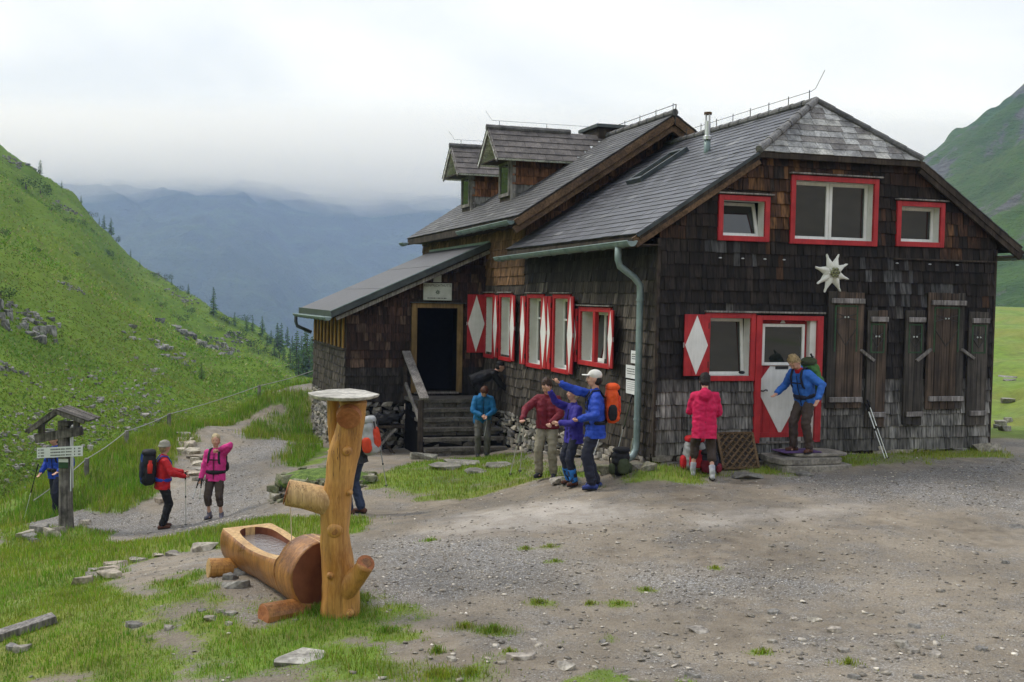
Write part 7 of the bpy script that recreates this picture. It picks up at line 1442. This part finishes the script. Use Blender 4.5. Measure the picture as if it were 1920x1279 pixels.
# 7 maroon sweater
P7 = person('person in maroon sweater and khaki cargo trousers looking down', .62, 16.85, G1(.62,16.85)+.02, 1.70, 197, lean=4, head=(34,0), top='c_maroon', legs='c_khaki', boots='c_darkgrey', hair='hair_brown', lh=(-.14,.32,.98), rh=(.36,.30,1.02), lp=(-1,-.4,-.2), rp=(1,-.6,-.1), feet=((-.12,.0),(.13,.02)), footyaw=(-15,15), jack_hem=.86, pose=('fist','fist'))
h7 = P7['hands'][1]
pole(h7+Vector((.01,-.02,.03)), h7+Vector((-.20,.10,-.98)), 'slanting silver hiking pole of the person in maroon, outer one'); pole(h7+Vector((.03,-.02,.03)), h7+Vector((-.03,.14,-.93)), 'steeper silver hiking pole of the person in maroon, inner one')
# 8 purple jacket
P8 = person('person in purple jacket, blue gaiters and orange headband raising a hand', .98, 15.66, G1(.98,15.66), 1.54, 245, lean=2, head=(-6,10), top='c_indigo', legs='c_navy', boots='c_bootbrown', hair='hair_blond', rh=(.12,.42,1.66), rp=(.6,.3,-1), lh=(-.05,.30,1.12), lp=(-1,-.3,-.4), gaiter='c_gaiter', headband='c_orange', feet=((-.11,.03),(.11,.0)), footyaw=(-10,10), jack_hem=.76, pose=('relax','relax'))
# 9 blue, pointing
P9 = person('person in blue jacket and white cap pointing with outstretched arm', 1.27, 15.2, G1(1.27,15.2), 1.80, 268, lean=1, head=(-2,0), top='c_royal', legs='c_navy', boots='c_bootblue', hair='hair_dark', hat='cap', rh=(.10,.58,1.56), rp=(.4,-.2,-1), lh=(-.20,.24,1.04), lp=(-.8,-.8,-.2), pose=('fist','point'), feet=((-.10,.03),(.10,-.05)), footyaw=(-12,8), jack_hem=.76, collar='c_royal')
backpack(P9, 'orange and black backpack on the person pointing', .30, .20, .56, 'c_orange', 'c_orange', 'c_redorange', 'c_black', side_c='c_black', low=.04)
# 10 crimson jacket, from behind
P = person('person in crimson hooded jacket seen from behind at the gable wall', 3.0, 15.62, G1(3.0,15.62), 1.64, 6, lean=6, head=(22,0), top='c_crimson', legs='c_brown', boots='c_palegrey', hair='hair_dark', capri=True, socks='c_sock', lh=(-.14,.34,1.08), rh=(.16,.30,1.0), lp=(-.6,-.9,-.6), rp=(.6,-.9,-.6), hood=True, feet=((-.16,.10),(.14,-.14)), jack_hem=.66)
# 11 stepping from the door
q11 = H(2.32, -.50, .60)
P11 = person('person in bright blue jacket and brown trousers standing on the doorstep', q11.x, q11.y, .60, 1.68, 236, lean=21, head=(36,-6), top='c_azure', legs='c_brown', boots='c_bootbrown', hair='hair_sand', rh=(.34,.26,.98), rp=(.5,-.9,-.1), lh=(-.36,.06,.94), lp=(-.6,-.9,0), collar='c_red', feet=((-.15,-.02),(.12,.06)), footyaw=(-10,18), jack_hem=.82)
backpack(P11, 'green and grey backpack on the person on the doorstep', .32, .20, .54, 'c_green', 'c_moss', 'c_moss', 'c_navy', low=0.0)
pole(Vector(P11['D'](-.05,-.30,.66)), Vector(P11['D'](-.16,-.36,.02)), 'dark red hiking pole strapped to the green backpack', 'c_maroon', 'c_black')
# ---- other gear
def ground_pack(label, c, w, d, h, rot, cols, tilt=0):
    t = thing('backpack', label, 'backpack', c); rm = Matrix.Rotation(R(rot), 3, 'Z') @ Matrix.Rotation(R(tilt), 3, 'X'); c = Vector(c); Q = lambda a, b_, e: c+rm @ Vector((a, b_, e))
    remesh(sball(MB(), Q(0,0,h*.48), (w/2,d/2,h/2), .6, rm), 'pack_sack', MAT[cols[0]], t, .013, 2, .016, 9); remesh(sball(MB(), Q(0,-.01,h*.98), (w*.48,d*.5,h*.12), .7, rm), 'lid', MAT[cols[1]], t, .013, 2, .01, 10)
    remesh(sball(MB(), Q(0,-d*.5,h*.38), (w*.34,d*.2,h*.3), .6, rm), 'front_pocket', MAT[cols[2]], t, .013, 2, .01, 10)
    for q in (-1, 1): MB().tube([Q(q*w*.25,d*.5,h*.85), Q(q*w*.4,d*.75,h*.6), Q(q*w*.35,d*.55,h*.1)], .02, 7, squash=.5).build('shoulder_strap', MAT['c_black'], t)
    for q in (-1, 1): remesh(sball(MB(), Q(q*w*.52,0,h*.25), (w*.14,d*.35,h*.22), .7, rm), 'side_pocket', MAT[cols[2]], t, .013, 2)
ground_pack('red and grey backpack standing at the feet of the crimson jacket', (2.92,15.98,G1(2.92,15.98)), .34, .24, .50, 10, ('c_palegrey','c_red','c_red'))
ground_pack('dark backpack lying beside the red and grey backpack', (3.16,15.92,G1(3.16,15.92)), .30, .22, .34, -30, ('c_navy','c_black','c_maroon'), 10)
ground_pack('small dark green backpack on the ground behind the pointing person', (1.72,15.65,G1(1.72,15.65)), .28, .22, .40, 20, ('c_black','c_black','c_moss'))
pole(H(3.82,-.10,1.40), H(4.02,-.42,.40), 'silver hiking pole leaning on the gable wall, upper one', 'steel'); pole(H(3.80,-.09,1.33), H(3.96,-.44,.39), 'silver hiking pole leaning on the gable wall, lower one', 'steel')
pole(H(-.08,1.35,1.45), H(-.62,1.15,.05), 'dark hiking pole with red shaft leaning on the side wall', 'c_maroon'); pole(H(-.10,.62,1.45), H(-.42,.60,.22), 'thin dark hiking pole leaning beside the downpipe', 'c_moss')
# bench by the steps with a black bag
bn = thing('bench', 'rough dark bench with crossed legs in the corner by the steps', 'bench', H(-2.6,8.2,-.6))
bevel(MB().box((-3.0,8.0,-.02), (-2.15,8.45,.04), H).build('seat', MAT['dark_wood'], bn))
for v_ in (8.05, 8.38): MB().beam(H(-2.95,v_,-.68), H(-2.35,v_,-.03), .09, .05).build('leg', MAT['grey_wood'], bn); MB().beam(H(-2.30,v_+.05,-.68), H(-2.90,v_+.05,-.03), .09, .05).build('leg', MAT['dark_wood'], bn)
bg_ = thing('bag', 'limp black bag lying on the bench by the steps', 'bag', H(-2.6,8.2,.05)); mb = MB(); sball(mb, H(-2.68,8.22,.16), (.30,.18,.13), .8); sball(mb, H(-2.35,8.2,.20), (.16,.12,.09), .8); rc(mb, H(-2.3,8.2,.18), H(-2.12,8.2,.33), .06, .05); remesh(mb, 'bag_body', MAT['c_black'], bg_, .016, 2, .03, 7); MB().tube([H(-2.85,8.05,.2), H(-2.75,8.0,.36), H(-2.6,8.02,.26)], .014, 6).build('handle', MAT['c_navy'], bg_)
# ================================================================== signs and ornaments
# edelweiss on the gable
ew = thing('edelweiss_ornament', 'white carved edelweiss flower ornament on the dark gable wall', 'ornament', H(3.12,-.06,3.53))
mat('petal', (.66,.66,.60), (.80,.80,.76), scale=8, rough=.6, bump=.15); mat('petal_heart', (.16,.17,.08), (.30,.31,.18), scale=25, rough=.8, bump=.4)
EC = (3.115, 3.53)
def petal(ang, L_, w, lift):
    a = R(ang); mb = MB(); pts = []; ca, sa = math.cos(a), math.sin(a); n = 8; prof = [(.0,.35),(.12,.7),(.28,1.0),(.45,.86),(.62,.55),(.78,.33),(.92,.28),(1.0,.12)]
    rows = []
    for (t, k) in prof:
        c = t*L_; hw = w/2*k; zc = lift+.045*math.sin(min(1,t*1.3)*math.pi)*(.6+.4*k)
        rows.append([TF(EC[0]+ca*c-sa*q*hw, zz, EC[1]+sa*c+ca*q*hw) for q, zz in ((-1,lift*.5),(-.6,zc*.8),(0,zc),(.6,zc*.8),(1,lift*.5))])
    m = 5; vv = [p for r_ in rows for p in r_]; ff = [(i*m+j, i*m+j+1, (i+1)*m+j+1, (i+1)*m+j) for i in range(len(prof)-1) for j in range(m-1)]
    mb.add(vv, ff); return mb.build('petal', MAT['petal'], ew, smooth=True)
for an, L_ in ((110,.33),(70,.33),(165,.34),(28,.32),(-18,.33),(-62,.36),(-112,.36),(-145,.34)): petal(an, L_, .155, .055)
for an in (140,48,-40,-172,-95): petal(an, .17, .07, .085)
for i in range(7):
    a = i*math.pi/3; r_ = .058 if i < 6 else 0; c = TF(EC[0]+math.cos(a)*r_, .12, EC[1]+math.sin(a)*r_)
    MB().ball(c, (.034,.030,.034), 10, 7).build('floret', MAT['petal_heart'], ew, smooth=True); MB().tube([c+(TF(0,1,0)-TF(0,0,0))*.028, c+(TF(0,1,0)-TF(0,0,0))*.033], .012, 8).build('floret_eye', MAT['ink'], ew)
# hut name board over the porch door
sb = thing('name_board', 'pale hut name board above the open porch door', 'sign', TP(-1.2,.05,2.92))
bevel(MB().box((-1.55,.045,2.925), (-.865,.065,3.335), TP).build('board', MAT['sign_board'], sb), .003)
def text(s, org, T, size, m, parent, n, name='lettering', sx=1.0):
    cu = bpy.data.curves.new('txt', 'FONT'); cu.body = s; cu.size = 1; cu.extrude = .0; cu.align_x = 'CENTER'; cu.align_y = 'CENTER'; o = bpy.data.objects.new('txt', cu); WS.collection.objects.link(o)
    WS.view_layers[0].update(); dg = WS.view_layers[0].depsgraph; me = bpy.data.meshes.new_from_object(o.evaluated_get(dg), depsgraph=dg); mb = MB()
    mb.add([T(org[0]+v.co.x*size*sx, n, org[1]+v.co.y*size) for v in me.vertices], [tuple(p.vertices) for p in me.polygons]); bpy.data.objects.remove(o); bpy.data.curves.remove(cu); bpy.data.meshes.remove(me)
    return mb.build(name, m, parent)
text('KEINPRECHTHÜTTE', (-1.205,3.275), TP, .088, MAT['ink'], sb, .067, sx=.84)
em = MB()
for k in range(8):
    a = k*math.pi/4+.2; c, s_ = math.cos(a), math.sin(a); em.add([TP(-1.205+c*.015-s_*.014,.067,3.12+s_*.015+c*.014), TP(-1.205+c*.015+s_*.014,.067,3.12+s_*.015-c*.014), TP(-1.205+c*.07,.067,3.12+s_*.07)], [(0,1,2)])
em.build('emblem', MAT['green_paint'], sb)
def scribble(T, s0, s1, zs, h, n, parent, sd):
    r2 = random.Random(sd); mb = MB()
    for z in zs:
        s = s0+r2.uniform(0,.04)*(s1-s0)
        while s < s1:
            w = r2.uniform(.03,.11)*(s1-s0); e = min(s+w, s1); mb.add([T(s,n,z), T(e,n,z), T(e,n,z+h), T(s,n,z+h)], [(0,1,2,3)]); s = e+.03*(s1-s0)
    return mb.build('lettering', MAT['ink'], parent)
scribble(TP, -1.46, -.98, (2.965,), .022, .067, sb, 3)
bevel(MB().box((-1.31,.045,3.36), (-1.12,.06,3.52), TP).build('house_plate', MAT['sign_board'], loc=tuple(TP(-1.2,.05,3.36)), label='small pale plate above the hut name board', cat='plate'), .003)
# notices by the downpipe
for i, (s0, s1, z0, z1, lb) in enumerate(((.56,.80,1.96,2.17,'upper white notice on the side wall beside the downpipe'), (.60,.98,1.70,1.92,'middle white notice with bold lines beside the downpipe'), (.58,.96,1.44,1.67,'lowest white notice of the three beside the downpipe'))):
    nt_ = thing('notice', lb, 'notice', TS((s0+s1)/2,.05,z0)); MB().box((s0,.050,z0), (s1,.054,z1), TS).build('sheet', MAT['paper'], nt_)
    scribble(TS, s0+.04, s1-.04, [z0+.03+(z1-z0-.06)*k/(4 if i < 2 else 5) for k in range(1, 4 if i < 2 else 6)], .016 if i < 2 else .006, .0555, nt_, 20+i)
# small things on the lower window sill
MB().ball(TF(1.50,.03,1.86), (.055,.04,.028), 10, 6).build('sunglasses_case', MAT['c_black'], loc=tuple(TF(1.5,.03,1.83)), label='small black case on the sill of the lower gable window', cat='case')
MB().tube([H(-.17,.40,.75), H(-.20,.42,.45), H(-.45,.30,.30)], .012, 6).build('cable', MAT['steel'], loc=tuple(H(-.2,.4,.3)), label='thin grey earthing cable beside the foot of the downpipe', cat='cable')
bpy.data.scenes.remove(WS)
# ================================================================== labels that single things out, counted from the left
ORD = ['leftmost']+[w+' from the left' for w in 'second third fourth fifth sixth seventh eighth ninth tenth eleventh twelfth thirteenth fourteenth fifteenth sixteenth seventeenth eighteenth nineteenth twentieth twenty-first twenty-second twenty-third twenty-fourth twenty-fifth twenty-sixth twenty-seventh twenty-eighth twenty-ninth thirtieth thirty-first thirty-second thirty-third thirty-fourth'.split()]
GR = {}
for o in scene.objects:
    if o.parent is None and 'group' in o: GR.setdefault(o['group'], []).append(o)
for g, ms in GR.items():
    if len(ms) > 34 or len(ms) < 2: continue
    ms.sort(key=lambda o: o.location.x/o.location.y)
    for i, o in enumerate(ms): o['label'] = '%s, %s of the %s' % (o['category'], ORD[i] if i < len(ms)-1 else 'rightmost', g)
# ================================================================== air
def vol_mat(name, col, dens, aniso):
    m = bpy.data.materials.new(name); m.use_nodes = True; nt = m.node_tree; nt.nodes.clear()
    o = nt.nodes.new('ShaderNodeOutputMaterial'); v = nt.nodes.new('ShaderNodeVolumePrincipled')
    v.inputs['Color'].default_value = (*col, 1); v.inputs['Absorption Color'].default_value = (1, 1, 1, 1); v.inputs['Density'].default_value = dens; v.inputs['Anisotropy'].default_value = aniso
    nt.links.new(v.outputs[0], o.inputs['Volume']); return m
def vol_box(name, a, b_, m):
    o = MB().box(a, b_).build(name, m); o['kind'] = 'stuff'; return o
vol_box('haze', (-1900, -330, -420), (1500, 2500, 345), vol_mat('haze_mat', (.42, .58, 1.0), .00039, .0))
def cloud_bank(zb, amp, y0, de, sd):                 # closed body of mist with an uneven underside
    xs = np.linspace(-1800, 1400, 70); ys = np.linspace(y0, 2490, 24); X, Y = np.meshgrid(xs, ys)
    Zb = zb+amp*fbm(X*.0035, Y*.0035, sd, 4, .55)+.35*amp*fbm(X*.02, Y*.02, sd+5, 3); ny, nx = X.shape; n = nx*ny; f = []
    v = [(float(a), float(b_), float(min(c, 330))) for a, b_, c in zip(X.ravel(), Y.ravel(), Zb.ravel())]+[(float(a), float(b_), 341.0) for a, b_ in zip(X.ravel(), Y.ravel())]
    for r_ in range(ny-1):
        for c_ in range(nx-1): a = r_*nx+c_; f += [(a, a+nx, a+nx+1, a+1), (n+a, n+a+1, n+a+nx+1, n+a+nx)]
    edge = [c_ for c_ in range(nx)]+[r_*nx+nx-1 for r_ in range(1, ny)]+[(ny-1)*nx+c_ for c_ in range(nx-2, -1, -1)]+[r_*nx for r_ in range(ny-2, 0, -1)]
    for i in range(len(edge)): a, b_ = edge[i], edge[(i+1) % len(edge)]; f.append((a, b_, n+b_, n+a))
    o = MB().add(v, f).build('cloud', vol_mat('cloud_mat', (1, 1, 1), de, .72)); o['kind'] = 'stuff'
cloud_bank(178, 52, 1650, .0019, 811); cloud_bank(206, 46, 1750, .0040, 821); cloud_bank(236, 36, 1850, .0075, 831)
